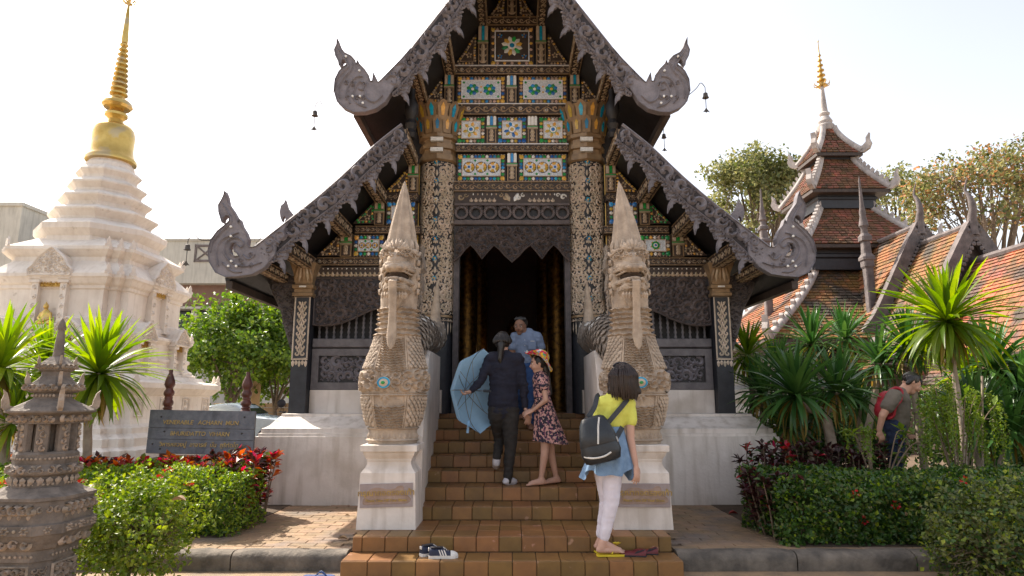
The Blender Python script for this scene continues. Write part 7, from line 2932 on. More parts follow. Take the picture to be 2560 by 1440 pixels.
def rosette(root, c, R_, n, mt, rnd, up=(0, 0, 1), skirt=0.3, dry=0.09):
	c = Vector(c)
	up = Vector(up).normalized()
	qx = up.orthogonal().normalized()
	qy = up.cross(qx)
	for i in range(n):
		f = (i + 0.5) / n
		a = i * 2.39996 + rnd.uniform(-0.2, 0.2)
		el = radians(84 - (100 + 75 * skirt) * f ** 1.1) + rnd.uniform(-0.12, 0.12)
		d = (qx * cos(a) + qy * sin(a)) * cos(el) + up * sin(el)
		side = Vector((0, 0, 1)).cross(d)
		if side.length < 0.05:
			side = qx
		side.normalize()
		nn = d.cross(side).normalized()
		if nn.z < 0 and el > -0.2:
			nn, side = -nn, -side
		L_ = R_ * (0.72 + 0.36 * sin(pi * min(1, f + 0.15))) * rnd.uniform(0.85, 1.12)
		vi = 0 if f < 0.25 else (1 if f < 0.5 else (2 if f < 0.8 else 3))
		if el < -0.6:
			vi = 1
		vi += 4 * rnd.choice((0, 1, 2))
		m2 = mt
		if f > 0.78 and rnd.random() < dry * 6:
			m2 = 'leaf_blade_dry'
		y_ = nn.cross(d).normalized()
		M = Matrix((d * L_, y_ * L_ * rnd.uniform(0.9, 1.15), nn * L_)).transposed().to_4x4()
		M.translation = c + d * 0.02
		piece('leaf', BL[(m2, vi)], M, root)


def dragon(label, base, crowns, mt, rnd, trunk=0.05, fork=None):
	"""crowns = [((px, py), Y, leaf length, leaves, skirt)]"""
	b = Vector(base)
	root = thing('dragon_tree', label, 'plant', b, group='dragon trees around the hall')
	for k, ((px, py), Y, R_, n, sk) in enumerate(crowns):
		c = P(px, py, Y)
		tr = MB('pale_bark')
		if fork is not None:
			fk = Vector(fork)
			path = smooth_line([tuple(b), tuple(b.lerp(fk, 0.5) + Vector((0.05, 0, 0))), tuple(fk), tuple(fk.lerp(c, 0.55) + Vector((0, 0, -0.06))), tuple(c + Vector((0, 0, 0.04)))], 5)
		else:
			path = smooth_line([tuple(b), tuple(b.lerp(c, 0.35) + Vector((rnd.uniform(-0.1, 0.1), 0, 0))), tuple(b.lerp(c, 0.7) + Vector((rnd.uniform(-0.06, 0.06), 0, 0))), tuple(c + Vector((0, 0, 0.04)))], 5)
		nn = len(path)
		tr.tube(path, [trunk * (1.15 - 0.45 * i / nn) * (1 + 0.08 * (i % 2)) for i in range(nn)], 9)
		part('trunk', tr, root, smooth=60)
		d = (Vector(path[-1]) - Vector(path[-4])).normalized() + Vector((0, 0, 1.2))
		rosette(root, c, R_ * 1.12, int(n * 1.35), mt, rnd, d, sk)


rnd = random.Random(25)
G = lambda x, Y: (PX(x, 1100, Y), Y, TERR)
dragon('pale green dragon tree tuft next to the gilded corner post', G(1875, 9.6), [((1868, 890), 9.6, 0.52, 70, 0.8)], 'leaf_blade', rnd, 0.045)
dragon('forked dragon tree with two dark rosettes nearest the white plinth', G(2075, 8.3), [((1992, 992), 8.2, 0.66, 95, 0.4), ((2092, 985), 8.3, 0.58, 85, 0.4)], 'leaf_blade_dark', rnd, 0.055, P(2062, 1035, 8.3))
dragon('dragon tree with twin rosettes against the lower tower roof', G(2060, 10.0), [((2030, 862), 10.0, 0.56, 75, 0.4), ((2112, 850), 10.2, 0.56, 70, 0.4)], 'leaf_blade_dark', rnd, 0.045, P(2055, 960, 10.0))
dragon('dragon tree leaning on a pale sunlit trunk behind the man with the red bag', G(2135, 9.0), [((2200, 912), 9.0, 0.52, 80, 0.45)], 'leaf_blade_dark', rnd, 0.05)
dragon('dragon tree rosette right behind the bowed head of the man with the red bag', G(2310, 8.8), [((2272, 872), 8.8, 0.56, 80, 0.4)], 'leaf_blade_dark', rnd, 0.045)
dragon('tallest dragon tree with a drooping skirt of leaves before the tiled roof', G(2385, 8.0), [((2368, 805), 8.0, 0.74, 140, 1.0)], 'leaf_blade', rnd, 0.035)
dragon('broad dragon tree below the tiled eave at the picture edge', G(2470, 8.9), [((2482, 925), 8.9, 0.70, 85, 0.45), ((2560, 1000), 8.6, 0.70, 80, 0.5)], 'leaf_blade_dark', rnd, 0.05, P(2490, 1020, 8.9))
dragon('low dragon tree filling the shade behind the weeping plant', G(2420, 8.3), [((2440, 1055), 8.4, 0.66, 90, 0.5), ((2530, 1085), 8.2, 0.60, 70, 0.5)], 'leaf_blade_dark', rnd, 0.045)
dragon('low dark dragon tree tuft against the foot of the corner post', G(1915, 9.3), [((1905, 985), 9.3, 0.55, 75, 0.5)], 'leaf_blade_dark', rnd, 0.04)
dragon('little bright dragon tree seedling at the end of the white plinth', G(1945, 9.4), [((1948, 1062), 9.4, 0.30, 40, 0.3)], 'leaf_blade', rnd, 0.02)
dragon('low dragon tree tuft between the forked trunk and the man with the red bag', G(2150, 9.6), [((2150, 1010), 9.6, 0.50, 65, 0.4)], 'leaf_blade_dark', rnd, 0.04)
dragon('sunlit dragon tree with long hanging leaves just beyond the lantern spire', G(215, 7.9), [((248, 935), 7.9, 0.72, 125, 0.95)], 'leaf_blade', rnd, 0.05)
dragon('sunlit dragon tree behind the lantern roof, under the golden Buddha', G(130, 8.6), [((118, 925), 8.6, 0.66, 85, 0.5)], 'leaf_blade', rnd, 0.045)
dragon('sunlit dragon tree cut by the picture edge beside the lantern', G(15, 7.4), [((0, 925), 7.4, 0.70, 100, 0.7), ((30, 1060), 7.3, 0.45, 60, 0.7)], 'leaf_blade', rnd, 0.06, P(5, 1040, 7.4))

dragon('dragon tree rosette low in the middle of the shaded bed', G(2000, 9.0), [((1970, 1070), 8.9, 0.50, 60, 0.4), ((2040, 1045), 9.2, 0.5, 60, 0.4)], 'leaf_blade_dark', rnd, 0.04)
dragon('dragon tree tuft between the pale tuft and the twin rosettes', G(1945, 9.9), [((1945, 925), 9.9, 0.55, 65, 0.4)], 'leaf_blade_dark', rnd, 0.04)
dragon('tufted dragon tree above the weeping plant and below the orange tiles', G(2420, 9.4), [((2415, 950), 9.4, 0.6, 75, 0.5)], 'leaf_blade', rnd, 0.04)

# ---- weeping light-green plants among the hedge
def weeping(label, base, tips, rnd, Y, tassel, n_t):
	b = Vector(base)
	root = thing('weeping_plant', label, 'plant', b, group='weeping plants behind the dark hedge')
	st, lf = MB('twig'), MB('leaf_lime')
	for (x, y) in tips:
		t = P(x, y, Y + rnd.uniform(-0.15, 0.15))
		mid = b.lerp(t, 0.6) + Vector((0, 0, 0.18))
		path = smooth_line([tuple(b), tuple(mid), tuple(t)], 6)
		st.tube(path, [0.010 - 0.007 * i / len(path) for i in range(len(path))], 5)
		for k in range(n_t):
			p = Vector(path[-1 - rnd.randint(0, 4)]) + rvec(rnd) * 0.05
			L_ = tassel * rnd.uniform(0.6, 1.15)
			dx = Vector((rnd.uniform(-0.1, 0.1), rnd.uniform(-0.1, 0.1), 0))
			for j in range(int(L_ / 0.012)):
				f = j * 0.012
				q = p + dx * min(f * 2, 0.6) + Vector((0, 0, 0.04 * sin(min(f * 12, 3.1)) - f))
				d = (rvec(rnd) + Vector((0, 0, -0.5))).normalized()
				lf.m('leaf_lime' if rnd.random() < 0.7 else 'leaf_hedge')
				leaf_card(lf, q, d, rvec(rnd), 0.045 * (1 - 0.4 * f / L_), 0.011)
		for k in range(2):
			p = Vector(path[rnd.randint(len(path) // 2, len(path) - 1)])
			d = (rvec(rnd) + Vector((0, 0, -0.1))).normalized()
			lf.m('leaf_lime')
			leaf_card(lf, p, d, Vector((0, 0, 1)), 0.14, 0.035, 0.2)
	part('stems', st, root, kind='stuff')
	part('foliage', lf, root, kind='stuff')


rnd = random.Random(26)
weeping('small weeping lime-green plant in front of the man with the red bag', (PX(2180, 1190, 7.2), 7.2, 0.55), [(2115, 1080), (2150, 1068), (2178, 1085), (2165, 1066)], rnd, 7.2, 0.36, 4)
weeping('arching lime-green sprig across the jeans of the man with the red bag', (PX(2215, 1200, 7.25), 7.25, 0.55), [(2262, 1078), (2300, 1090), (2275, 1150), (2330, 1118)], rnd, 7.25, 0.22, 3)
weeping('large weeping green plant tied to stakes beside the man with the red bag', (PX(2395, 1180, 7.2), 7.2, 0.3), [(2300, 985), (2335, 965), (2380, 955), (2420, 965), (2465, 985), (2490, 1010), (2320, 1020), (2440, 985), (2360, 990)], rnd, 7.2, 0.70, 7)
stk = thing('plant_stakes', 'pale bamboo stakes propping the large weeping plant', 'stakes', G(2385, 7.3))
for x0_, x1_ in ((2375, 2383), (2440, 2455)):
	m_ = MB('pale_bark')
	a, b = P(x0_, 1150, 7.35), P(x1_, 940, 7.35)
	a.z = TERR
	m_.tube([a, b], 0.012, 6)
	part('stake', m_, stk)

# shade planting behind the dragon trees
rnd = random.Random(27)
for lab, c, r, n, mts, L_ in (('dense dark shrub filling the gap behind the dragon trees, nearest the plinth', (5.2, 10.8, 0.9), (1.3, 0.5, 0.9), 7000, [('leaf_dark', 8), ('leaf_olive', 1)], 0.08),
                              ('dense dark shrub behind the weeping plant at the foot of the tiled hall', (8.0, 10.6, 0.9), (1.6, 0.6, 1.0), 8000, [('leaf_dark', 8), ('leaf_olive', 2)], 0.08)):
	root = thing('shade_shrub', lab, 'shrub', (c[0], c[1], TERR))
	st = MB('twig')
	for i in range(14):
		d = rvec(rnd)
		d.z = abs(d.z)
		st.tube([(c[0], c[1], TERR), (c[0] + d.x * r[0] * 0.8, c[1] + d.y * r[1] * 0.8, c[2] + d.z * r[2] * 0.7)], [0.03, 0.006], 5)
	part('stems', st, root, kind='stuff')
	m_ = MB('leaf_dark')
	foliage(m_, ball_points(c, r, n, rnd, 0.3, 0.6, TERR), rnd, L_, L_ * 0.32, mts)
	part('foliage', m_, root, kind='stuff')


# ---- trees
def tree(label, base, h_trunk, crown_c, crown_r, n_limb, n_leaf, L_, mats, rnd, thick, bark='bark', cl_r=0.5, shoots=()):
	b = Vector(base)
	root = thing('tree', label, 'tree', b)
	tr = MB(bark)
	c = Vector(crown_c)
	r = Vector(crown_r)
	fork = b + Vector((0, 0, h_trunk))
	tr.tube(smooth_line([tuple(b), tuple(b.lerp(fork, 0.5) + Vector((rnd.uniform(-0.1, 0.1), 0, 0))), tuple(fork)], 4), [thick * (1.1 - 0.3 * i / 8) for i in range(9)], 10)
	tips = []
	for i in range(n_limb):
		a = i * 2.4 + rnd.uniform(-0.3, 0.3)
		el = rnd.uniform(-0.25, 1.3)
		d = Vector((cos(a) * cos(el), sin(a) * cos(el), sin(el)))
		e = c + Vector((d.x * r.x, d.y * r.y, d.z * r.z)) * rnd.uniform(0.45, 0.75)
		m1 = fork.lerp(e, 0.45) + Vector((rnd.uniform(-0.1, 0.1), rnd.uniform(-0.1, 0.1), 0.08 * r.z))
		path = smooth_line([tuple(fork), tuple(m1), tuple(e)], 4)
		tr.tube(path, [thick * (0.62 - 0.5 * k / 9) for k in range(9)], 7)
		for k in range(6):
			d2 = (d + rvec(rnd) * 0.9).normalized()
			s = Vector(path[rnd.randint(4, 8)])
			e2 = c + Vector((d2.x * r.x, d2.y * r.y, d2.z * r.z)) * rnd.uniform(0.72, 1.02)
			m2 = s.lerp(e2, 0.5) + rvec(rnd) * 0.12 * r.x * 0.5
			tr.tube([s, m2, e2], [thick * 0.16, thick * 0.09, thick * 0.03], 5)
			tips += [e2, m2.lerp(e2, 0.5)]
			for k3 in range(3):
				e3 = e2 + rvec(rnd) * cl_r * 1.1
				tr.tube([m2.lerp(e2, 0.6), e3], [thick * 0.05, thick * 0.015], 4)
				tips.append(e3)
	part('trunk', tr, root, smooth=60)
	lf = MB(mats[0][0])
	pts = []
	for i in range(n_leaf):
		t = rnd.choice(tips)
		d = rvec(rnd)
		p = t + Vector((d.x, d.y, d.z * 0.55)) * cl_r * rnd.random() ** 0.45
		pts.append((p, (p - c).normalized()))
	for (sx, sz0, sz1, sy) in shoots:
		for i in range(420):
			f = rnd.random()
			p = Vector((sx + rnd.gauss(0, 0.06) * (1.6 - f), sy + rnd.gauss(0, 0.1), sz0 + (sz1 - sz0) * f))
			pts.append((p, rvec(rnd)))
	foliage(lf, pts, rnd, L_, L_ * 0.36, mats, 0.5)
	part('crown', lf, root, kind='stuff')


rnd = random.Random(28)
tc = P(600, 880, 24)
tree('bushy bright green tree between the stupa and the hall', (tc.x - 0.2, 24, 0), 1.2, (tc.x, 24, 3.1), (2.1, 1.8, 1.9), 9, 15000, 0.16, [('leaf_tree', 8), ('leaf_hedge', 2)], rnd, 0.13, 'bark', 0.62, [(P(590, 780, 24).x, 4.2, PZ(738, 24), 24), (P(690, 780, 24).x, 4.0, PZ(755, 24), 24.2), (P(640, 780, 24).x, 4.0, PZ(772, 24), 23.6)])
tc = P(690, 965, 26)
tree('green tree low beside the corner post, behind the motorcycle', (tc.x, 26, 0), 1.0, (tc.x + 0.3, 26, 2.4), (1.5, 1.3, 1.5), 6, 6500, 0.16, [('leaf_tree', 6), ('leaf_hedge', 4)], rnd, 0.10, 'bark', 0.5)
tc = P(1900, 540, 36)
tree('broad olive-green tree behind the hall finial', (tc.x, 36, 0), 5.5, (tc.x, 36, PZ(535, 36)), (3.6, 2.8, 3.5), 12, 12000, 0.22, [('leaf_far', 8), ('leaf_olive', 3)], rnd, 0.26, 'bark', 0.62)
tc = P(2232, 520, 38)
tree('thin-leaved tree showing beside the tower roofs', (tc.x, 38, 0), 6.0, (tc.x, 38, PZ(520, 38)), (1.7, 1.6, 2.3), 6, 2600, 0.22, [('leaf_far', 8), ('leaf_olive', 2)], rnd, 0.2, 'bark', 0.6)
tc = P(2455, 520, 33)
tree('spreading tree with thin russet-tinged crown above the tiled hall', (tc.x, 33, 0), 5.0, (tc.x + 0.2, 33, PZ(525, 33)), (4.2, 3.0, 3.3), 12, 8500, 0.21, [('leaf_far', 7), ('leaf_far_red', 3.4), ('leaf_olive', 3)], rnd, 0.28, 'bark', 0.66)

# ---- a few fallen leaves
rnd = random.Random(29)
for x, y, Y, z, L_, mt, lab in ((1833, 1286, 7.72, TERR, 0.10, 'red_leaf', 'single fallen red leaf on the shaded pavement'), (857, 1350, 6.35, TERR, 0.09, 'dry_leaf', 'curled dry leaf lying on the pavement beside the stair'), (447, 1252, 5.0, None, 0.10, 'dry_leaf', 'large dry leaf caught on top of the round bush'), (868, 1290, 7.6, TERR, 0.05, 'dry_leaf', 'tiny dry leaf near the foot of the pedestal')):
	c = P(x, y, Y)
	if z is not None:
		c.z = z + 0.006
	lf = MB(mt)
	rows = []
	for i in range(7):
		t = i / 6
		w = 0.32 * sin(pi * (0.06 + 0.88 * t)) * L_
		zz = 0.18 * L_ * sin(pi * t) + 0.003
		rows.append([(c.x + (t - 0.5) * L_, c.y - w, c.z + zz + w * 0.5), (c.x + (t - 0.5) * L_, c.y, c.z + zz * 0.4), (c.x + (t - 0.5) * L_, c.y + w, c.z + zz + w * 0.5)])
	for p, q in zip(rows, rows[1:]):
		for k in (0, 1):
			lf.poly([p[k], q[k], q[k + 1], p[k + 1]])
	t_ = thing('fallen_leaf', lab, 'leaf', c, group='fallen leaves')
	part('blade', lf, t_)

# ------------------------------------------------------------------ people
def V3(x, y, Y):
	return P(x, y, Y)


def put(mb, prims, grow=0.0):
	for q in prims:
		if q[0] == 'c':
			_, a, b, ra, rb = q[:5]
			fl_ = q[5] if len(q) > 5 else 1.0
			up = q[6] if len(q) > 6 else None
			mb.capsule(a, b, ra + grow, rb + grow, fl_, up)
		else:
			_, c, r, M = (q + (None,))[:4]
			mb.ball(c, tuple(v + grow for v in r) if isinstance(r, tuple) else r + grow, 14, 9, M)


def frame(fwd, up=(0, 0, 1)):
	f = Vector(fwd).normalized()
	u = Vector(up)
	u = (u - f * u.dot(f)).normalized()
	return f, u, f.cross(u)


def head_prims(c, r, fwd, up=(0, 0, 1), male=True):
	f, u, s = frame(fwd, up)
	c = Vector(c)
	M = Matrix((s, f, u)).transposed()
	pr = [('b', c, (r * 0.76, r * 0.94, r * 1.02), M),
          ('c', c + f * r * 0.22 - u * r * 0.45, c + f * r * 0.50 - u * r * 0.88, r * 0.58, r * (0.36 if male else 0.30)),
          ('c', c + f * r * 0.86 + u * r * 0.05, c + f * r * 1.03 - u * r * 0.28, r * 0.09, r * 0.14),
          ('c', c + f * r * 0.62 - u * r * 0.40 + s * r * 0.25, c + f * r * 0.62 - u * r * 0.40 - s * r * 0.25, r * 0.34, r * 0.34),
          ('c', c + f * r * 0.84 - u * r * 0.58 + s * r * 0.12, c + f * r * 0.84 - u * r * 0.58 - s * r * 0.12, r * 0.11, r * 0.11)]
	for k in (-1, 1):
		pr.append(('b', c + s * k * r * 0.78 - f * r * 0.05 - u * r * 0.1, (r * 0.10, r * 0.16, r * 0.26), M))
		pr.append(('c', c + s * k * r * 0.12 + f * r * 0.84 + u * r * 0.16, c + s * k * r * 0.48 + f * r * 0.70 + u * r * 0.16, r * 0.10, r * 0.09))
	return pr


def face_parts(root, c, r, fwd, up=(0, 0, 1)):
	f, u, s = frame(fwd, up)
	c = Vector(c)
	for k in (-1, 1):
		e = MB('gem_white')
		e.ball(c + s * k * r * 0.32 + f * r * 0.79 + u * r * 0.0, (r * 0.13, r * 0.11, r * 0.075), 8, 6)
		eo = part('eye', e, root)
		e = MB('hair_black')
		e.ball(c + s * k * r * 0.32 + f * r * 0.86 + u * r * 0.0, r * 0.07, 8, 6)
		part('pupil', e, eo)
		e = MB('hair_black')
		e.tube([c + s * k * r * 0.15 + f * r * 0.92 + u * r * 0.22, c + s * k * r * 0.34 + f * r * 0.86 + u * r * 0.27, c + s * k * r * 0.52 + f * r * 0.72 + u * r * 0.20], r * 0.045, 5)
		part('eyebrow', e, root)
	e = MB('red_leaf')
	e.tube([c + s * r * 0.24 + f * r * 0.88 - u * r * 0.56, c + f * r * 0.97 - u * r * 0.545, c - s * r * 0.24 + f * r * 0.88 - u * r * 0.56], [r * 0.02, r * 0.045, r * 0.02], 5)
	part('mouth', e, root)


def hand_prims(w, d, n_, k=1.0, curl_=0.5, thumb=1):
	"""Palm and five fingers: wrist w, pointing d, palm facing n_."""
	w, d = Vector(w), Vector(d).normalized()
	n_ = Vector(n_)
	n_ = (n_ - d * n_.dot(d)).normalized()
	s = d.cross(n_) * thumb
	pr = [('c', w, w + d * 0.03 * k, 0.026 * k, 0.030 * k, 0.8, n_), ('c', w + d * 0.03 * k, w + d * 0.075 * k, 0.036 * k, 0.040 * k, 0.42, n_)]
	for j, (o, L_) in enumerate(((-0.030, 0.062), (-0.010, 0.074), (0.011, 0.070), (0.031, 0.054))):
		b = w + d * 0.085 * k + s * o * k
		fan = (d + s * o * 6.0).normalized()
		a1 = curl_ * (0.5 + 0.12 * j)
		d1 = (fan * cos(a1) + n_ * sin(a1)).normalized()
		a2 = curl_ * (1.25 + 0.15 * j)
		d2 = (fan * cos(a2) + n_ * sin(a2)).normalized()
		m1 = b + d1 * L_ * 0.52 * k
		pr += [('c', b, m1, 0.0095 * k, 0.009 * k), ('c', m1, m1 + d2 * L_ * 0.5 * k, 0.009 * k, 0.0075 * k)]
	t0 = w + d * 0.03 * k - s * 0.03 * k
	t1 = t0 + (d * 0.7 - s * 0.6 + n_ * 0.35).normalized() * 0.04 * k
	t2 = t1 + (d * 0.95 - s * 0.1 + n_ * 0.4).normalized() * 0.032 * k
	pr += [('c', t0, t1, 0.014 * k, 0.011 * k), ('c', t1, t2, 0.011 * k, 0.0085 * k)]
	return pr


def foot_prims(ankle, toe_dir, z, k=1.0):
	a = Vector(ankle)
	d = Vector(toe_dir)
	d.z = 0
	d.normalize()
	s = d.cross(Vector((0, 0, 1)))
	h = Vector((a.x, a.y, z))
	pr = [('c', a, h + Vector((0, 0, 0.045)) * k - d * 0.02 * k, 0.036 * k, 0.036 * k), ('c', h - d * 0.035 * k + Vector((0, 0, 0.032 * k)), h + d * 0.12 * k + Vector((0, 0, 0.026 * k)), 0.032 * k, 0.034 * k, 0.75, (0, 0, 1)),
          ('c', a - Vector((0, 0, 0.02)), h + d * 0.10 * k + Vector((0, 0, 0.035 * k)), 0.03 * k, 0.028 * k)]
	for j, (o, L_, r_) in enumerate(((-0.026, 0.05, 0.013), (-0.008, 0.048, 0.0095), (0.008, 0.042, 0.009), (0.021, 0.034, 0.0085), (0.032, 0.024, 0.008))):
		b = h + d * 0.13 * k + s * o * k + Vector((0, 0, 0.016 * k))
		pr.append(('c', b, b + d * L_ * k + Vector((0, 0, -0.005 * k)), r_ * k, r_ * k * 0.85))
	return pr


def folds(amp, sx=9, sz=16, seed=0.0):
	return lambda p: amp * (noise.noise(Vector((p.x * sx + seed, p.y * sx, p.z * sz))) + 0.5 * noise.noise(Vector((p.x * sx * 2.3 + seed, p.y * sx * 2.3, p.z * sz * 2.1))))


def strands(amp):
	return lambda p: amp * noise.noise(Vector((p.x * 70, p.y * 70, p.z * 9)))


def garment(root, name, prims, grow, mt, voxel=0.010, sm=5, disp=None, label=None):
	m_ = MB()
	put(m_, prims, grow)
	return part(name, blob(m_, voxel, sm, mt, disp, tuple(ORG[root.name])), root, label=label)


YUP = (0, 1, 0)


def hair_strands(root, c, r, n, mt, rnd, drop, fwd, spread=0.25, low=0.0):
	"""Loose locks falling from the crown over the hair."""
	m_ = MB(mt)
	c, f = Vector(c), Vector(fwd).normalized()
	while n > 0:
		d = rvec(rnd)
		if d.z < low or d.dot(f) > 0.45:
			continue
		n -= 1
		d.z *= 0.9
		p0 = c + Vector((d.x * r[0], d.y * r[1], d.z * r[2]))
		h = Vector((d.x, d.y, 0))
		h = h.normalized() if h.length > 0.05 else Vector((0, -1, 0))
		L_ = drop * rnd.uniform(0.75, 1.1)
		q = c + Vector((h.x * r[0], h.y * r[1], -0.02)) * 1.03
		e = Vector((q.x, q.y, c.z - L_)) + h * spread * 0.1 * rnd.uniform(-0.6, 1.2) + rvec(rnd) * 0.012 - h * 0.02
		m_.tube(smooth_line([tuple(p0 * 1.0), tuple(p0.lerp(q, 0.6) + d * 0.012), tuple(q + d * 0.006), tuple(q.lerp(e, 0.6) + h * 0.010), tuple(e)], 2), [0.004, 0.005, 0.006, 0.006, 0.006, 0.006, 0.005, 0.004, 0.0035], 5)
	part('locks', m_, root, smooth=60, kind='stuff')


# ---- woman in yellow, seen from behind
w1 = thing('person', 'woman in yellow top and white trousers with denim shirt tied at waist, back turned', 'person', (P(1510, 1385, 5.75).x, 5.75, 0.14))
Y0 = 5.78
hd_c = V3(1557, 947, Y0)
fw = (0.25, 1.0, 0.12)
torso = [('c', V3(1514, 1009, Y0), V3(1568, 1012, Y0), 0.072, 0.072, 0.85, YUP), ('c', V3(1541, 1016, Y0), V3(1532, 1066, Y0), 0.125, 0.088, 0.72, YUP)]
pelvis = [('c', V3(1531, 1070, Y0), V3(1521, 1125, Y0), 0.092, 0.125, 0.78, YUP), ('c', V3(1505, 1150, Y0), V3(1536, 1150, Y0), 0.098, 0.098, 0.95, YUP)]
armR = [('c', V3(1574, 1010, Y0), V3(1576, 1096, Y0 - 0.03), 0.045, 0.037), ('c', V3(1576, 1096, Y0 - 0.03), V3(1589, 1160, Y0 - 0.09), 0.037, 0.025)]
armL = [('c', V3(1504, 1008, Y0), V3(1492, 1075, Y0 + 0.05), 0.045, 0.037), ('c', V3(1492, 1075, Y0 + 0.05), V3(1520, 1085, Y0 + 0.22), 0.036, 0.025)]
legs = [('c', V3(1530, 1160, Y0), V3(1529, 1252, Y0 - 0.02), 0.092, 0.062), ('c', V3(1529, 1252, Y0 - 0.02), V3(1509, 1352, Y0 - 0.01), 0.062, 0.036),
		('c', V3(1508, 1160, Y0 + 0.03), V3(1518, 1250, Y0 + 0.10), 0.088, 0.06), ('c', V3(1518, 1250, Y0 + 0.10), V3(1501, 1345, Y0 + 0.14), 0.06, 0.036)]
body = MB('skin')
put(body, torso + pelvis, -0.03)
put(body, legs, -0.012)
put(body, armR + armL)
put(body, head_prims(hd_c, 0.098, fw, (0, 0, 1), False))
put(body, [('c', hd_c - Vector((0, 0, 0.05)), V3(1545, 1000, Y0), 0.052, 0.058)])
put(body, hand_prims(V3(1590, 1164, Y0 - 0.09), (0.05, -0.1, -1), (-0.6, 0.7, 0), 1.0, 0.45, -1))
put(body, hand_prims(V3(1521, 1085, Y0 + 0.22), (0.6, 0.7, 0.1), (0, 0, 1), 1.0, 0.6))
put(body, foot_prims(V3(1509, 1352, Y0 - 0.01), (0.9, 0.12, 0), 0.157, 1.05))
put(body, foot_prims(V3(1502, 1347, Y0 + 0.14), (0.85, 0.35, 0), 0.157, 1.05))
part('body', blob(body, 0.007, 3, 'skin_fair', None, tuple(ORG[w1.name])), w1)
slv = [('c', V3(1572, 1009, Y0), V3(1576, 1052, Y0 - 0.01), 0.053, 0.053), ('c', V3(1506, 1008, Y0), V3(1499, 1045, Y0 + 0.03), 0.053, 0.053), ('c', V3(1530, 992, Y0), V3(1558, 993, Y0), 0.05, 0.05)]
garment(w1, 'top', torso + slv, 0.008, 'yellow_top', 0.009, 4, folds(0.005, 8, 22, 3))
trs = [q for q in legs]
trs = [('c', legs[0][1], legs[0][2], 0.097, 0.064), ('c', legs[1][1], legs[1][1].lerp(legs[1][2], 0.90), 0.064, 0.042), ('c', legs[2][1], legs[2][2], 0.094, 0.062), ('c', legs[3][1], legs[3][1].lerp(legs[3][2], 0.90), 0.062, 0.042), pelvis[1]]
garment(w1, 'trousers', trs, 0.004, 'white_jeans', 0.009, 3, folds(0.004, 9, 36, 1))
# denim shirt knotted round the waist: an open skirt with two hanging tails
dn = MB('denim_light')
rings = []
NS = 60
tail = {}
for j in range(13):
	f = j / 12
	rg = []
	for i in range(NS):
		t = 2 * pi * i / NS
		x_, y_ = cos(t), sin(t)
		# image space outline: waist 1068 -> hem about 1190, longer at the two sides
		ln = 112 + 26 * max(0, cos(t - 0.25)) ** 6 + 22 * max(0, cos(t - pi)) ** 6 - 12 * max(0, sin(t)) + 8 * sin(3 * t)
		yy = 1066 + ln * f
		cxp = 1531 - 11 * f
		hw = 25 + (36 + 3 * sin(5 * t)) * f ** 0.8
		c = V3(cxp, yy, Y0)
		k = Y0 / 1576.0
		rr_ = hw * k * (1 + 0.09 * f * sin(9 * t + 0.5) + 0.05 * f * sin(14 * t))
		rg.append((c.x + rr_ * x_, Y0 + rr_ * 0.82 * y_, c.z + 0.012 * f * sin(7 * t)))
	rings.append(rg)
dn.loft(rings, cap=False)
dso = part('denim_shirt', dn, w1, smooth=70)
b_ = MB('denim_light')
put(b_, [('c', V3(1502, 1070, Y0), V3(1560, 1070, Y0), 0.03, 0.03, 1, YUP)])
hair = [('b', hd_c + Vector((-0.005, -0.02, 0.03)), (0.105, 0.115, 0.105), None), ('c', hd_c + Vector((-0.05, -0.045, 0.0)), hd_c + Vector((-0.075, -0.03, -0.10)), 0.075, 0.065), ('c', hd_c + Vector((0.05, -0.04, 0.0)), hd_c + Vector((0.065, -0.03, -0.115)), 0.08, 0.068), ('c', hd_c + Vector((0, -0.065, 0.02)), hd_c + Vector((0.0, -0.06, -0.12)), 0.08, 0.07), ('c', hd_c + Vector((0.085, 0.02, -0.02)), hd_c + Vector((0.11, 0.0, -0.11)), 0.05, 0.042)]
garment(w1, 'hair', hair, 0.0, 'hair_brown', 0.008, 3, lambda p: 0.018 * noise.noise(Vector((p.x * 60, p.y * 60, p.z * 8))) + 0.012 * noise.noise(p * 22))
hair_strands(w1, hd_c + Vector((0, -0.025, 0.03)), (0.118, 0.122, 0.112), 240, 'hair_brown', random.Random(2), 0.195, fw, 0.1)
sgl = MB('insole')
c0 = hd_c + Vector((-0.005, 0.01, 0.125))
sgl.tube(smooth_line([tuple(c0 + Vector((-0.08, -0.02, -0.012))), tuple(c0 + Vector((-0.045, 0.0, 0.012))), tuple(c0 + Vector((0.0, 0.0, 0.016))), tuple(c0 + Vector((0.045, 0.0, 0.008))), tuple(c0 + Vector((0.08, -0.02, -0.02)))], 4), 0.011, 6)
part('sunglasses', sgl, w1, smooth=60)
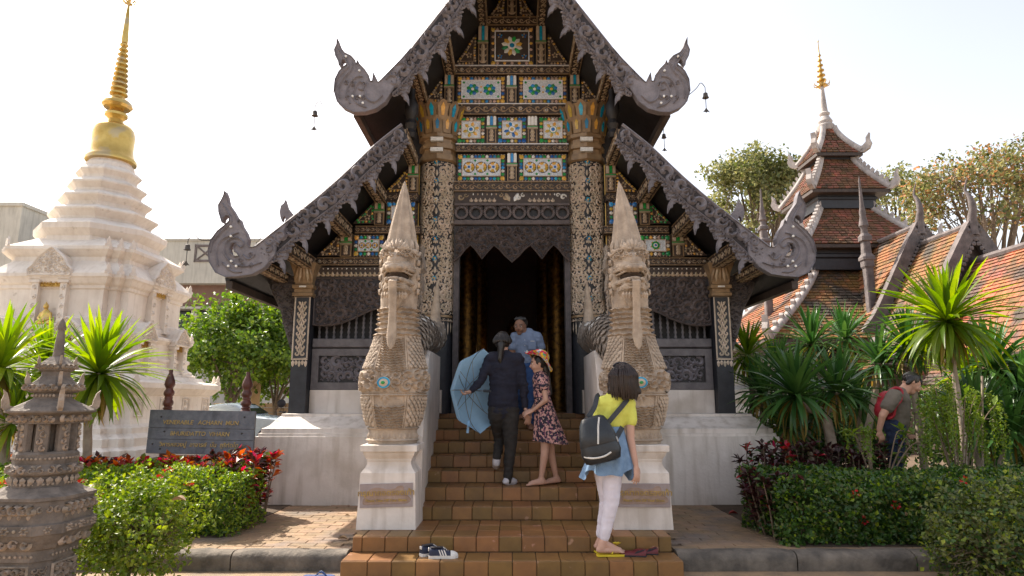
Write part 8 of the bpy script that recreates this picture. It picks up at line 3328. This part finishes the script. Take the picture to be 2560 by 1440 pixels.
for (ak, dr) in ((V3(1509, 1352, Y0 - 0.01), Vector((0.99, 0.13, 0))), (V3(1502, 1347, Y0 + 0.14), Vector((0.92, 0.38, 0)))):
	dr.normalize()
	sd_ = dr.cross(Vector((0, 0, 1)))
	f_ = MB('flip_yellow')
	o_ = smooth_line([(-0.06, 0), (-0.055, 0.03), (0.02, 0.033), (0.10, 0.045), (0.165, 0.042), (0.195, 0.0), (0.165, -0.042), (0.10, -0.045), (0.02, -0.033), (-0.055, -0.03), (-0.06, 0)], 3)[:-1]
	f_.prism(o_, 0.1395, 0.155, lambda a, b, d: tuple(Vector((ak.x, ak.y, d)) + dr * a + sd_ * b))
	f_.tube([Vector((ak.x, ak.y, 0.161)) + dr * 0.06 + sd_ * 0.036, Vector((ak.x, ak.y, 0.221)) + dr * 0.10 + sd_ * 0.012, Vector((ak.x, ak.y, 0.171)) + dr * 0.15], 0.006, 6)
	f_.tube([Vector((ak.x, ak.y, 0.161)) + dr * 0.06 - sd_ * 0.036, Vector((ak.x, ak.y, 0.221)) + dr * 0.10 - sd_ * 0.012, Vector((ak.x, ak.y, 0.171)) + dr * 0.15], 0.006, 6)
	for k_ in range(14):
		a = k_ * 0.9
		p = Vector((ak.x, ak.y, 0.226)) + dr * 0.115
		leaf_card(f_, p, Vector((cos(a), sin(a), 0.6)).normalized(), Vector((0, 0, 1)), 0.045, 0.016, 0.4)
	part('flip_flop', f_, w1, recalc=True)
# her leather backpack
bp = thing('backpack', 'black leather backpack with white piping on the woman in yellow', 'backpack', V3(1493, 1150, 5.60))
bc = V3(1494, 1096, 5.61)
Rb = Matrix.Rotation(radians(-13), 3, 'Y') @ Matrix.Rotation(radians(-6), 3, 'X')
bt = lambda x, y, z: tuple(bc + Rb @ Vector((x, y, z)))
m_ = MB('black_leather')
rings = []
for z, hw, dp in ((-0.205, 0.10, 0.05), (-0.19, 0.15, 0.08), (-0.12, 0.172, 0.095), (-0.03, 0.162, 0.09), (0.06, 0.145, 0.08), (0.13, 0.125, 0.07), (0.175, 0.10, 0.055), (0.19, 0.07, 0.03)):
	rg = []
	for i in range(24):
		t = 2 * pi * i / 24
		cx_, sx_ = cos(t), sin(t)
		rg.append(bt(hw * abs(cx_) ** 0.6 * (1 if cx_ > 0 else -1), dp * abs(sx_) ** 0.7 * (1 if sx_ > 0 else -1), z))
	rings.append(rg)
m_.loft(rings)
part('bag', m_, bp, smooth=60, recalc=True)
m_ = MB('black_leather')
rings = []
for z, hw, dp in ((-0.055, 0.168, 0.100), (-0.05, 0.170, 0.103), (0.04, 0.153, 0.094), (0.12, 0.130, 0.078), (0.17, 0.10, 0.06)):
	rings.append([bt(hw * sin(t), -dp * abs(cos(t)) ** 0.7, z) for t in [-1.45 + 2.9 * i / 14 for i in range(15)]])
m_.loft(rings, cap=False, closed=False)
part('flap', m_, bp, smooth=60)
m_ = MB('white_trim')
m_.tube(smooth_line([bt(0.05, -0.062, 0.165), bt(0.02, -0.090, 0.09), bt(0.0, -0.102, 0.02), bt(-0.02, -0.108, -0.048)], 4), 0.0075, 6)
part('piping', m_, bp)
m_ = MB('white_trim')
m_.tube(smooth_line([bt(-0.155, -0.055, -0.125), bt(-0.09, -0.095, -0.15), bt(0.0, -0.105, -0.155), bt(0.07, -0.098, -0.135)], 4), 0.0075, 6)
part('piping', m_, bp)
m_ = MB('steel')
m_.tube([bt(0.15, -0.06, -0.02), bt(0.155, -0.06, -0.065)], 0.008, 6)
part('buckle', m_, bp)
for pts in ([V3(1519, 1058, 5.640), V3(1548, 1024, 5.665), V3(1566, 1002, 5.700), V3(1572, 992, 5.780)], [V3(1470, 1043, 5.640), V3(1486, 1018, 5.680), V3(1492, 994, 5.750), V3(1498, 987, 5.830)], [V3(1522, 1130, 5.640), V3(1540, 1096, 5.665), V3(1556, 1068, 5.720)]):
	m_ = MB('strap_cloth')
	path = [Vector(q) for q in smooth_line([tuple(q) for q in pts], 5)]
	rings = []
	for i, p in enumerate(path):
		d = (path[min(i + 1, len(path) - 1)] - path[max(i - 1, 0)]).normalized()
		s = d.cross(Vector((0, -1, 0))).normalized()
		n_ = s.cross(d).normalized()
		w = 0.021
		rings.append([tuple(p + s * a + n_ * b) for a, b in ((-w, -0.004), (w, -0.004), (w, 0.004), (-w, 0.004))])
	m_.loft(rings)
	part('strap', m_, bp, recalc=True)

# ---- woman in navy, climbing, umbrella in her hand
w2 = thing('person', 'woman in navy sweater and dark trousers climbing the stair in white socks', 'person', (P(1268, 1212, 7.27).x, 7.27, 0.535))
Y0 = 7.27
hd_c = V3(1257, 857, Y0 + 0.02)
torso = [('c', V3(1232, 900, Y0), V3(1290, 902, Y0), 0.095, 0.095, 0.85, YUP), ('c', V3(1260, 912, Y0), V3(1258, 985, Y0), 0.168, 0.155, 0.66, YUP), ('c', V3(1257, 985, Y0), V3(1258, 1012, Y0), 0.158, 0.172, 0.72, YUP)]
aL = [('c', V3(1224, 899, Y0), V3(1205, 945, Y0 - 0.08), 0.058, 0.047), ('c', V3(1205, 945, Y0 - 0.08), V3(1180, 976, Y0 - 0.14), 0.047, 0.032)]
aR = [('c', V3(1297, 902, Y0), V3(1309, 962, Y0 - 0.02), 0.058, 0.047), ('c', V3(1309, 962, Y0 - 0.02), V3(1312, 1014, Y0 + 0.0), 0.046, 0.032)]
lg = [('c', V3(1276, 1035, Y0), V3(1276, 1118, Y0), 0.098, 0.066), ('c', V3(1276, 1118, Y0), V3(1269, 1200, Y0 - 0.01), 0.064, 0.044),
      ('c', V3(1241, 1035, Y0), V3(1250, 1092, Y0 + 0.22), 0.098, 0.068), ('c', V3(1250, 1092, Y0 + 0.22), V3(1242, 1143, Y0 + 0.06), 0.062, 0.044), ('c', V3(1245, 1025, Y0), V3(1272, 1025, Y0), 0.115, 0.115, 0.9, YUP)]
body = MB('skin')
put(body, torso, -0.035)
put(body, lg + aL + aR, -0.018)
put(body, head_prims(hd_c, 0.098, (0.15, 1, 0.05), (0, 0, 1), False))
put(body, [('c', hd_c, V3(1260, 892, Y0), 0.05, 0.055)])
put(body, hand_prims(V3(1179, 977, Y0 - 0.14), (-0.7, -0.2, -0.3), (0, 0, 1), 1.0, 1.1))
put(body, hand_prims(V3(1312, 1016, Y0), (0.25, 0, -1), (1, 0, 0.2), 1.0, 0.7, -1))
an = V3(1269, 1202, Y0 - 0.01)
put(body, foot_prims(an, (0.55, 0.75, 0), 0.538, 1.0))
part('body', blob(body, 0.008, 3, 'skin_fair', None, tuple(ORG[w2.name])), w2)
garment(w2, 'sweater', torso + aL + aR, 0.006, 'navy_knit', 0.010, 4, folds(0.016, 8, 18, 5))
garment(w2, 'trousers', lg, 0.004, 'dark_trousers', 0.010, 4, folds(0.008, 9, 24, 2))
sk = foot_prims(an, (0.55, 0.75, 0), 0.538, 1.0)[:3]
garment(w2, 'sock', sk + [('c', an, an + Vector((0.06, 0.09, -0.045)), 0.03, 0.03)], 0.005, 'sock', 0.008, 4)
al_ = V3(1242, 1145, Y0 + 0.06)
garment(w2, 'sock', [('c', al_, al_ + Vector((-0.005, 0.0, -0.05)), 0.042, 0.045), ('c', al_ + Vector((-0.005, -0.005, -0.05)), al_ + Vector((-0.01, 0.11, -0.10)), 0.042, 0.040, 0.8, (0, 0, 1))], 0.002, 'sock', 0.008, 4)
hair = [('b', hd_c + Vector((-0.005, -0.015, 0.025)), (0.092, 0.105, 0.105), None), ('c', hd_c + Vector((-0.015, -0.10, -0.02)), hd_c + Vector((-0.03, -0.115, -0.19)), 0.042, 0.03), ('c', hd_c + Vector((-0.03, -0.115, -0.19)), hd_c + Vector((-0.02, -0.115, -0.25)), 0.03, 0.012)]
garment(w2, 'hair', hair, 0.0, 'hair_black', 0.008, 3, strands(0.010))
hair_strands(w2, hd_c + Vector((-0.005, -0.015, 0.025)), (0.095, 0.108, 0.108), 110, 'hair_black', random.Random(3), 0.03, (0, 1, 0), 0.0, 0.1)
m_ = MB('gem_pink')
pts = [hd_c + Vector((-0.015 + 0.036 * cos(t), -0.118, -0.0 + 0.022 * sin(t))) for t in [0.3 + 2.5 * i / 8 for i in range(9)]]
m_.tube(pts, 0.006, 5)
part('hair_tie', m_, w2)

# her umbrella
um = thing('umbrella', 'open light blue umbrella held low by the woman in navy', 'umbrella', V3(1178, 1070, 7.15))
uc = V3(1204, 977, 7.15)
ax = Vector((-0.80, 0.60, 0.04)).normalized()
ux = ax.cross(Vector((0, 0, 1))).normalized()
uy = ux.cross(ax)
RU, DU = 0.465, 0.245


def up_(t, f, scal=True):
	"""t = angle, f = 0 at the apex .. 1 at the rim"""
	k = (t / (2 * pi) * 8) % 1.0
	sag = 1 - 0.10 * sin(pi * k) * f
	r_ = RU * sin(f * 1.35) / sin(1.35) * (sag if scal else 1)
	h = DU * (cos(f * 1.35) - cos(1.35)) / (1 - cos(1.35))
	return uc + ax * h + (ux * cos(t) + uy * sin(t)) * r_


for s in range(8):
	m_ = MB('umbrella_blue')
	rows = []
	for j in range(9):
		f = 0.02 + 0.98 * j / 8
		rows.append([tuple(up_(2 * pi * (s + (i / 6) * 0.9999) / 8, f)) for i in range(7)])
	for a, b in zip(rows, rows[1:]):
		for i in range(6):
			m_.poly([a[i], a[i + 1], b[i + 1], b[i]])
	part('canopy_panel', m_, um, smooth=80)
	m_ = MB('steel')
	t = 2 * pi * s / 8
	m_.tube([up_(t, 0.02 + 0.98 * j / 8, False) - ax * 0.008 for j in range(9)], 0.004, 5)
	hub = uc + ax * (DU - 0.14)
	m_.tube([hub, up_(t, 0.55, False) - ax * 0.012], 0.003, 5)
	part('rib', m_, um)
m_ = MB('steel')
m_.tube([uc + ax * (DU + 0.05), uc - ax * 0.05], 0.007, 8)
part('shaft', m_, um)
m_ = MB('strap_cloth')
m_.tube([uc - ax * 0.03, uc - ax * 0.13], 0.014, 8)
part('handle', m_, um)
m_ = MB('umbrella_blue')
a_ = V3(1172, 1052, 7.09)
m_.prism([(-0.012, 0), (0.012, 0), (0.0, -0.13), (-0.026, -0.13)], -0.003, 0.003, lambda a, b, d: (a_.x + a, a_.y + d, a_.z + b))
part('tie_strap', m_, um, recalc=True)

# ---- girl in flowered dress and hat
w3 = thing('person', 'girl in dark flowered dress and colourful sun hat, barefoot on the stair', 'person', (P(1355, 1212, 7.26).x, 7.26, 0.535))
Y0 = 7.26
hd_c = V3(1346, 908, Y0)
hf = (-1.0, -0.12, -0.12)
torso = [('c', V3(1352, 948, Y0), V3(1356, 1000, Y0), 0.088, 0.085, 1.25, YUP), ('c', V3(1353, 952, Y0 - 0.09), V3(1353, 952, Y0 + 0.09), 0.05, 0.05)]
aN = [('c', V3(1357, 952, Y0 - 0.12), V3(1365, 1000, Y0 - 0.16), 0.038, 0.031), ('c', V3(1365, 1000, Y0 - 0.16), V3(1332, 1026, Y0 - 0.08), 0.031, 0.022)]
aF = [('c', V3(1352, 952, Y0 + 0.12), V3(1345, 1000, Y0 + 0.14), 0.038, 0.031), ('c', V3(1345, 1000, Y0 + 0.14), V3(1325, 1035, Y0 + 0.08), 0.031, 0.022)]
aK, aK2 = V3(1353, 1197, Y0 - 0.06), V3(1390, 1192, Y0 + 0.10)
lg = [('c', V3(1366, 1070, Y0 - 0.06), V3(1361, 1138, Y0 - 0.08), 0.066, 0.047), ('c', V3(1361, 1138, Y0 - 0.08), aK, 0.048, 0.030), ('c', V3(1372, 1070, Y0 + 0.06), V3(1378, 1138, Y0 + 0.06), 0.066, 0.047), ('c', V3(1378, 1138, Y0 + 0.06), aK2, 0.048, 0.030), ('c', V3(1360, 1000, Y0), V3(1368, 1060, Y0), 0.08, 0.11, 1.1, YUP)]
body = MB('skin')
put(body, torso + lg + aN + aF, -0.003)
put(body, head_prims(hd_c, 0.092, hf, (0, 0, 1), False))
put(body, [('c', hd_c, V3(1353, 945, Y0), 0.040, 0.045)])
put(body, hand_prims(V3(1332, 1026, Y0 - 0.08), (-1, 0.1, -0.35), (0, 0.6, -0.7), 0.88, 0.5))
put(body, hand_prims(V3(1325, 1035, Y0 + 0.08), (-0.3, 0, -1), (0, 1, 0), 0.88, 0.5))
put(body, foot_prims(aK, (-1, -0.25, 0), 0.538, 0.95))
put(body, foot_prims(aK2, (-0.9, -0.45, 0), 0.538, 0.95))
part('body', blob(body, 0.007, 3, 'skin_fair', None, tuple(ORG[w3.name])), w3)
face_parts(w3, hd_c, 0.092, hf)
m_ = MB('dress_print')
sl = [('c', V3(1357, 950, Y0 - 0.10), V3(1359, 966, Y0 - 0.13), 0.052, 0.050), ('c', V3(1352, 950, Y0 + 0.10), V3(1350, 966, Y0 + 0.13), 0.052, 0.05)]
garment(w3, 'dress_top', torso + sl, 0.010, 'dress_print', 0.009, 4, folds(0.005, 12, 20))
rings = []
for j in range(12):
	f = j / 11
	rg = []
	cxp = 1356 + 20 * f
	for i in range(64):
		t = 2 * pi * i / 64
		yy = 994 + (112 + 5 * cos(t)) * f
		c = V3(cxp, yy, Y0)
		rx = (0.092 + 0.095 * f ** 1.1) * (1 + 0.07 * f * sin(11 * t + 1) + 0.04 * f * sin(17 * t))
		rg.append((c.x + rx * cos(t), Y0 + rx * 1.0 * sin(t), c.z))
	rings.append(rg)
sk_ = MB('dress_print')
sk_.loft(rings, cap=False)
part('dress_skirt', sk_, w3, smooth=70)
hair = [('b', hd_c + Vector((0.02, 0, 0.02)), (0.09, 0.082, 0.09), None), ('c', hd_c + Vector((0.075, 0, -0.03)), V3(1376, 985, Y0), 0.045, 0.02)]
garment(w3, 'hair', hair, 0, 'hair_black', 0.008, 3, strands(0.008))
# soft brimmed hat, tilted down at the back
hc = V3(1350, 896, Y0)
Rh = Matrix.Rotation(radians(24), 3, 'Y') @ Matrix.Rotation(radians(-10), 3, 'X')
ht = lambda x, y, z: tuple(hc + Rh @ Vector((x, y, z)))
m_ = MB('hat_print')
rings = []
for r_, z in ((0.008, 0.098), (0.05, 0.094), (0.08, 0.075), (0.096, 0.045), (0.100, 0.015), (0.106, 0.0), (0.13, -0.012), (0.155, -0.022), (0.178, -0.030), (0.182, -0.034), (0.174, -0.034), (0.14, -0.022), (0.104, -0.008)):
	rg = []
	for i in range(40):
		t = 2 * pi * i / 40
		wv = (0.030 * sin(3 * t + 0.6) + 0.014 * sin(5 * t)) * max(0, (r_ - 0.10) / 0.08)
		upl = 0.05 * max(0, -cos(t)) * max(0, (r_ - 0.11) / 0.07) - 0.05 * max(0, cos(t)) * max(0, (r_ - 0.11) / 0.07)
		rg.append(ht(r_ * cos(t), r_ * sin(t), z + wv + upl))
	rings.append(rg)
m_.loft(rings, cap=False)
part('sun_hat', m_, w3, smooth=60)

# ---- man coming out of the doorway
w4 = thing('person', 'man in pale blue short-sleeved shirt and jeans stepping out of the doorway', 'person', (P(1320, 1040, 8.80).x, 8.80, 1.06))
Y0 = 8.80
hd_c = V3(1300, 814, Y0 - 0.05)
hf = (-0.28, -1, -0.28)
torso = [('c', V3(1293, 843, Y0), V3(1338, 843, Y0), 0.072, 0.072, 0.85, YUP), ('c', V3(1317, 852, Y0), V3(1314, 905, Y0 + 0.03), 0.142, 0.130, 0.70, YUP)]
aR = [('c', V3(1344, 842, Y0), V3(1353, 884, Y0 + 0.02), 0.058, 0.046), ('c', V3(1353, 884, Y0 + 0.02), V3(1349, 930, Y0 - 0.06), 0.044, 0.030)]
aL = [('c', V3(1287, 842, Y0), V3(1280, 886, Y0 + 0.02), 0.058, 0.046), ('c', V3(1280, 886, Y0 + 0.02), V3(1284, 930, Y0 - 0.06), 0.044, 0.030)]
a1, a2 = V3(1326, 1058, Y0 - 0.05), V3(1305, 1038, Y0 + 0.30)
lg = [('c', V3(1325, 925, Y0 + 0.03), V3(1327, 990, Y0 - 0.04), 0.098, 0.070), ('c', V3(1327, 990, Y0 - 0.04), a1, 0.066, 0.048), ('c', V3(1305, 925, Y0 + 0.03), V3(1305, 985, Y0 + 0.10), 0.098, 0.07), ('c', V3(1305, 985, Y0 + 0.10), a2, 0.066, 0.048), ('c', V3(1303, 915, Y0 + 0.03), V3(1327, 915, Y0 + 0.03), 0.11, 0.11, 0.85, YUP)]
body = MB('skin')
put(body, torso, -0.03)
put(body, lg, -0.015)
put(body, aR + aL)
put(body, head_prims(hd_c, 0.102, hf))
put(body, [('c', hd_c, V3(1315, 840, Y0), 0.058, 0.062)])
put(body, hand_prims(V3(1349, 931, Y0 - 0.06), (-0.1, -0.1, -1), (-1, 0, 0), 1.0, 0.5, -1))
put(body, hand_prims(V3(1284, 931, Y0 - 0.06), (0.1, -0.1, -1), (1, 0, 0), 1.0, 0.5))
put(body, foot_prims(a1, (0.05, -1, 0), 1.062, 1.05))
put(body, foot_prims(a2, (-0.1, -1, 0), 1.195, 1.05))
part('body', blob(body, 0.008, 3, 'skin_brown', None, tuple(ORG[w4.name])), w4)
face_parts(w4, hd_c, 0.102, hf)
slv = [('c', V3(1343, 842, Y0), V3(1350, 866, Y0 + 0.01), 0.058, 0.062), ('c', V3(1288, 842, Y0), V3(1283, 866, Y0 + 0.01), 0.058, 0.062), ('c', V3(1306, 832, Y0), V3(1322, 832, Y0), 0.058, 0.058)]
sh = garment(w4, 'shirt', torso + slv, 0.012, 'shirt_blue', 0.010, 4, folds(0.012, 9, 16, 8))
m_ = MB('shirt_blue')
tpk = lambda a, b, d: tuple(V3(1330, 862, Y0 - 0.135) + Vector((a, -d, b)))
m_.prism([(-0.05, -0.06), (0.05, -0.06), (0.05, 0.05), (-0.05, 0.05)], -0.02, 0.003, tpk)
m_.m('white_trim')
m_.prism([(-0.02, 0.045), (0.035, 0.045), (0.035, 0.054), (-0.02, 0.054)], 0.002, 0.006, tpk)
part('pocket', m_, sh, recalc=True)
for k_ in range(4):
	m_ = MB('white_trim')
	m_.ball(V3(1312, 850 + k_ * 14, Y0 - 0.145), 0.006, 6, 4)
	part('button', m_, sh)
garment(w4, 'jeans', lg, 0.006, 'jeans_blue', 0.010, 4, folds(0.008, 12, 26, 6))
hair = [('b', hd_c + Vector((0.022, 0.045, 0.035)), (0.088, 0.090, 0.095), None), ('c', hd_c + Vector((-0.045, -0.03, 0.085)), hd_c + Vector((0.055, -0.03, 0.085)), 0.034, 0.034)]
garment(w4, 'hair', hair, 0, 'hair_black', 0.008, 3, strands(0.008))

# ---- man with the red bag behind the hedge
w5 = thing('person', 'man in olive T-shirt bowing his head among the plants', 'person', (P(2240, 1266, 7.7).x, 7.7, TERR))
Y0 = 7.7
hd_c = V3(2279, 956, Y0)
hf = (0.86, -0.22, -0.62)
hu = (0.55, 0, 0.84)
torso = [('c', V3(2242, 992, Y0 - 0.10), V3(2242, 992, Y0 + 0.12), 0.085, 0.085), ('c', V3(2242, 996, Y0), V3(2240, 1058, Y0), 0.120, 0.118, 1.3, YUP), ('c', V3(2225, 1000, Y0), V3(2236, 1060, Y0), 0.09, 0.10, 1.3, YUP)]
aN = [('c', V3(2232, 992, Y0 - 0.18), V3(2206, 1040, Y0 - 0.20), 0.052, 0.042), ('c', V3(2206, 1040, Y0 - 0.20), V3(2198, 1075, Y0 - 0.16), 0.040, 0.029)]
aF = [('c', V3(2246, 992, Y0 + 0.18), V3(2244, 1040, Y0 + 0.2), 0.052, 0.042), ('c', V3(2244, 1040, Y0 + 0.2), V3(2262, 1070, Y0 + 0.14), 0.040, 0.029)]
z1 = TERR + 0.10
k1, k2 = V3(2243, 1165, Y0 - 0.1), V3(2238, 1165, Y0 + 0.12)
f1, f2 = Vector((k1.x - 0.02, k1.y, z1)), Vector((k2.x - 0.06, k2.y, z1))
lg = [('c', V3(2240, 1078, Y0 - 0.08), k1, 0.098, 0.068), ('c', k1, f1, 0.064, 0.048), ('c', V3(2238, 1078, Y0 + 0.09), k2, 0.098, 0.068), ('c', k2, f2, 0.064, 0.048), ('c', V3(2238, 1070, Y0 - 0.06), V3(2238, 1070, Y0 + 0.08), 0.118, 0.118)]
body = MB('skin')
put(body, torso, -0.03)
put(body, lg, -0.015)
put(body, aN + aF)
put(body, head_prims(hd_c, 0.106, hf, hu))
put(body, [('c', hd_c - Vector((0.03, 0, 0.03)), V3(2250, 985, Y0), 0.058, 0.066)])
put(body, hand_prims(V3(2198, 1077, Y0 - 0.16), (0.25, -0.05, -1), (0, 1, 0), 1.0, 0.7))
put(body, hand_prims(V3(2262, 1072, Y0 + 0.14), (0.5, -0.1, -0.8), (0, -1, 0), 1.0, 0.6))
put(body, foot_prims(f1, (1, -0.1, 0), TERR + 0.006, 1.1))
put(body, foot_prims(f2, (1, 0.1, 0), TERR + 0.006, 1.1))
part('body', blob(body, 0.008, 3, 'skin', None, tuple(ORG[w5.name])), w5)
face_parts(w5, hd_c, 0.106, hf, hu)
slv = [('c', V3(2234, 990, Y0 - 0.17), V3(2220, 1016, Y0 - 0.19), 0.072, 0.068), ('c', V3(2246, 990, Y0 + 0.17), V3(2246, 1020, Y0 + 0.19), 0.072, 0.068), ('c', V3(2250, 984, Y0 - 0.05), V3(2250, 984, Y0 + 0.05), 0.065, 0.065)]
garment(w5, 't_shirt', torso + slv, 0.012, 'olive_shirt', 0.010, 4, folds(0.010, 8, 14, 11))
garment(w5, 'jeans', lg, 0.006, 'jeans_navy', 0.010, 4, folds(0.008, 12, 24, 4))
f, u, s = frame(hf, hu)
hair = [('b', hd_c - f * 0.022 + u * 0.026, (0.096, 0.096, 0.096), None), ('c', hd_c + f * 0.035 + u * 0.075 + s * 0.04, hd_c + f * 0.035 + u * 0.075 - s * 0.04, 0.030, 0.030), ('c', hd_c + f * 0.072 + u * 0.045 - s * 0.04, hd_c + f * 0.072 + u * 0.045 + s * 0.04, 0.020, 0.020), ('c', hd_c - f * 0.03 + s * 0.07, hd_c - f * 0.045 + s * 0.06 - u * 0.05, 0.03, 0.025), ('c', hd_c - f * 0.03 - s * 0.07, hd_c - f * 0.045 - s * 0.06 - u * 0.05, 0.03, 0.025)]
garment(w5, 'hair', hair, 0, 'hair_black', 0.008, 3, strands(0.010))
rb = thing('backpack', 'red backpack on the back of the man in the olive T-shirt', 'backpack', V3(2195, 1050, Y0))
m_ = MB('red_bag')
put(m_, [('c', V3(2216, 995, Y0), V3(2210, 1030, Y0), 0.085, 0.10, 1.3, YUP), ('c', V3(2202, 1016, Y0), V3(2203, 1030, Y0), 0.06, 0.065, 1.3, YUP)])
part('bag', blob(m_, 0.012, 4, 'red_bag', folds(0.004, 10, 14, 2), tuple(ORG[rb.name])), rb)
for yo in (-0.15, 0.14):
	m_ = MB('red_bag')
	sp = 1 if yo < 0 else 0
	pts = [V3(2216, 985, Y0 + yo), V3(2236, 970, Y0 + yo), V3(2254, 976, Y0 + yo - 0.02), V3(2252, 1000, Y0 + yo - 0.03), V3(2240, 1015, Y0 + yo - 0.06), V3(2233, 1040, Y0 + yo - 0.03), V3(2220, 1046, Y0 + yo)]
	pts = [Vector(q) for q in smooth_line([tuple(q) for q in pts], 5)]
	m_.tube(pts, 0.017, 8)
	part('strap', m_, rb, smooth=60)


# ------------------------------------------------------------------ shoes left on the steps
def shoe(name, label, pos, ang, L_, h_heel, h_toe, mats, sneaker, group):
	root = thing(name, label, 'shoe', pos, group)
	c = Vector(pos)
	d = Vector((cos(ang), sin(ang), 0))
	s = Vector((-sin(ang), cos(ang), 0))
	T = lambda a, b, z: tuple(c + d * a * L_ + s * b + Vector((0, 0, z)))
	ol = [(0.0, 0.012), (0.02, 0.028), (0.12, 0.034), (0.35, 0.031), (0.55, 0.038), (0.75, 0.046), (0.90, 0.038), (0.98, 0.018), (1.0, 0.0)]
	loop = ol + [(a, -b) for a, b in reversed(ol[:-1])]
	st = 0.024 if sneaker else 0.010
	m_ = MB(mats[1])
	m_.prism(loop, 0.0, st, lambda a, b, z: T(a, b * 1.06, z))
	part('sole', m_, root, recalc=True)
	m_ = MB(mats[0])
	rings = []
	for a, w, h in ((0.015, 0.022, h_heel * 0.8), (0.06, 0.031, h_heel), (0.15, 0.034, h_heel * 0.97), (0.30, 0.033, h_heel * 0.9 if sneaker else h_heel * 0.7), (0.45, 0.034, h_heel * 0.98 if sneaker else h_heel * 0.62), (0.60, 0.038, h_heel * 0.75 if sneaker else h_toe * 1.25), (0.75, 0.044, h_toe * 1.15), (0.88, 0.040, h_toe), (0.97, 0.02, h_toe * 0.7)):
		rings.append([T(a, w * cos(t) * (1.0 if sin(t) < 0.8 else 0.9), st * 0.9 + (h - st) * max(0, sin(t)) ** 0.75) for t in [pi * i / 12 for i in range(13)]])
	m_.loft(rings, cap=False, closed=False)
	m_.poly([q for q in reversed(rings[0])])
	m_.poly(rings[-1])
	part('upper', m_, root, smooth=60)
	m_ = MB('insole')
	o_ = smooth_line([(0.06, 0.0), (0.09, 0.022), (0.25, 0.024), (0.42, 0.02), (0.50, 0.0), (0.42, -0.02), (0.25, -0.024), (0.09, -0.022), (0.06, 0.0)], 3)[:-1]
	hz_ = lambda a: (h_heel * 0.99 if sneaker else h_heel * (1.0 - 0.75 * min(1, a / 0.5))) + 0.002
	if not sneaker:
		o_ = smooth_line([(0.06, 0.0), (0.09, 0.026), (0.30, 0.029), (0.50, 0.028), (0.62, 0.0), (0.50, -0.028), (0.30, -0.029), (0.09, -0.026), (0.06, 0.0)], 3)[:-1]
	m_.prism(o_, -0.004, 0.003, lambda a, b, z: T(a, b, hz_(a) * 0.97 + z))
	part('opening', m_, root, recalc=True)
	if sneaker:
		for k_ in range(3):
			for sg in (-1, 1):
				m_ = MB('rubber_white')
				a0 = 0.40 + 0.085 * k_
				m_.poly([T(a0, sg * 0.040, st), T(a0 + 0.045, sg * 0.0415, st), T(a0 - 0.035, sg * 0.0300, h_heel * 0.78), T(a0 - 0.075, sg * 0.0300, h_heel * 0.80)])
				part('stripe', m_, root)
		m_ = MB('rubber_white')
		rg = []
		for a, w, h in ((0.74, 0.0452, h_toe * 1.16), (0.88, 0.0415, h_toe * 1.03), (0.975, 0.022, h_toe * 0.75)):
			rg.append([T(a, w * cos(t), st * 0.9 + (h - st) * max(0, sin(t)) ** 0.75 + 0.001) for t in [pi * i / 12 for i in range(13)]])
		m_.loft(rg, cap=False, closed=False)
		part('toe_cap', m_, root, smooth=60)
		m_ = MB('rubber_white')
		m_.cbox(T(0.005, 0, h_heel * 0.80), (0.010, 0.030, h_heel * 0.30), 0.003, Matrix.Rotation(ang, 3, 'Z'))
		part('heel_tab', m_, root)
		m_ = MB('rubber_white')
		for k_ in range(4):
			m_.tube([T(0.50 + 0.05 * k_, -0.018, h_heel * (0.95 - 0.10 * k_)), T(0.50 + 0.05 * k_, 0.018, h_heel * (0.95 - 0.10 * k_))], 0.003, 5)
		part('laces', m_, root, kind='stuff')
	return root


zt1 = 0.1385
p = P(1072, 1390, 5.72)
shoe('sneaker', 'navy sneaker with white stripes, the nearer one showing its full side', (p.x, 5.70, zt1), radians(6), 0.25, 0.088, 0.05, ('sneaker_navy', 'rubber_white'), True, 'navy sneakers')
p = P(1052, 1385, 5.77)
shoe('sneaker', 'navy sneaker with white heel, half hidden behind its mate', (p.x, 5.755, zt1), radians(40), 0.25, 0.088, 0.05, ('sneaker_navy', 'rubber_white'), True, 'navy sneakers')
p = P(1600, 1378, 5.79)
shoe('flat_shoe', 'dark red flat shoe with open top nearest the yellow flip-flop', (p.x + 0.05, 5.76, zt1), radians(168), 0.235, 0.062, 0.035, ('shoe_red', 'insole'), False, 'red flat shoes')
p = P(1640, 1372, 5.83)
shoe('flat_shoe', 'dark red flat shoe at the outer end of the step', (p.x + 0.02, 5.835, zt1), radians(172), 0.235, 0.062, 0.035, ('shoe_red', 'insole'), False, 'red flat shoes')
p = P(798, 1437, 5.65)
bf = thing('flip_flop', 'dark blue flip-flop at the bottom edge left of the stair', 'shoe', (p.x, 5.62, 0.0))
m_ = MB('flip_blue')
o_ = smooth_line([(-0.12, 0), (-0.11, 0.035), (-0.02, 0.036), (0.08, 0.045), (0.13, 0.02), (0.135, 0), (0.13, -0.02), (0.08, -0.045), (-0.02, -0.036), (-0.11, -0.035), (-0.12, 0)], 3)[:-1]
m_.prism(o_, 0.002, 0.02, lambda a, b, d: (p.x + a, 5.62 + b, d))
part('sole', m_, bf, recalc=True)
m_ = MB('flip_blue')
for sg in (-1, 1):
	m_.tube(smooth_line([(p.x - 0.02, 5.62 + sg * 0.034, 0.018), (p.x + 0.02, 5.62 + sg * 0.02, 0.05), (p.x + 0.07, 5.62, 0.02)], 4), 0.005, 6)
part('strap', m_, bf)
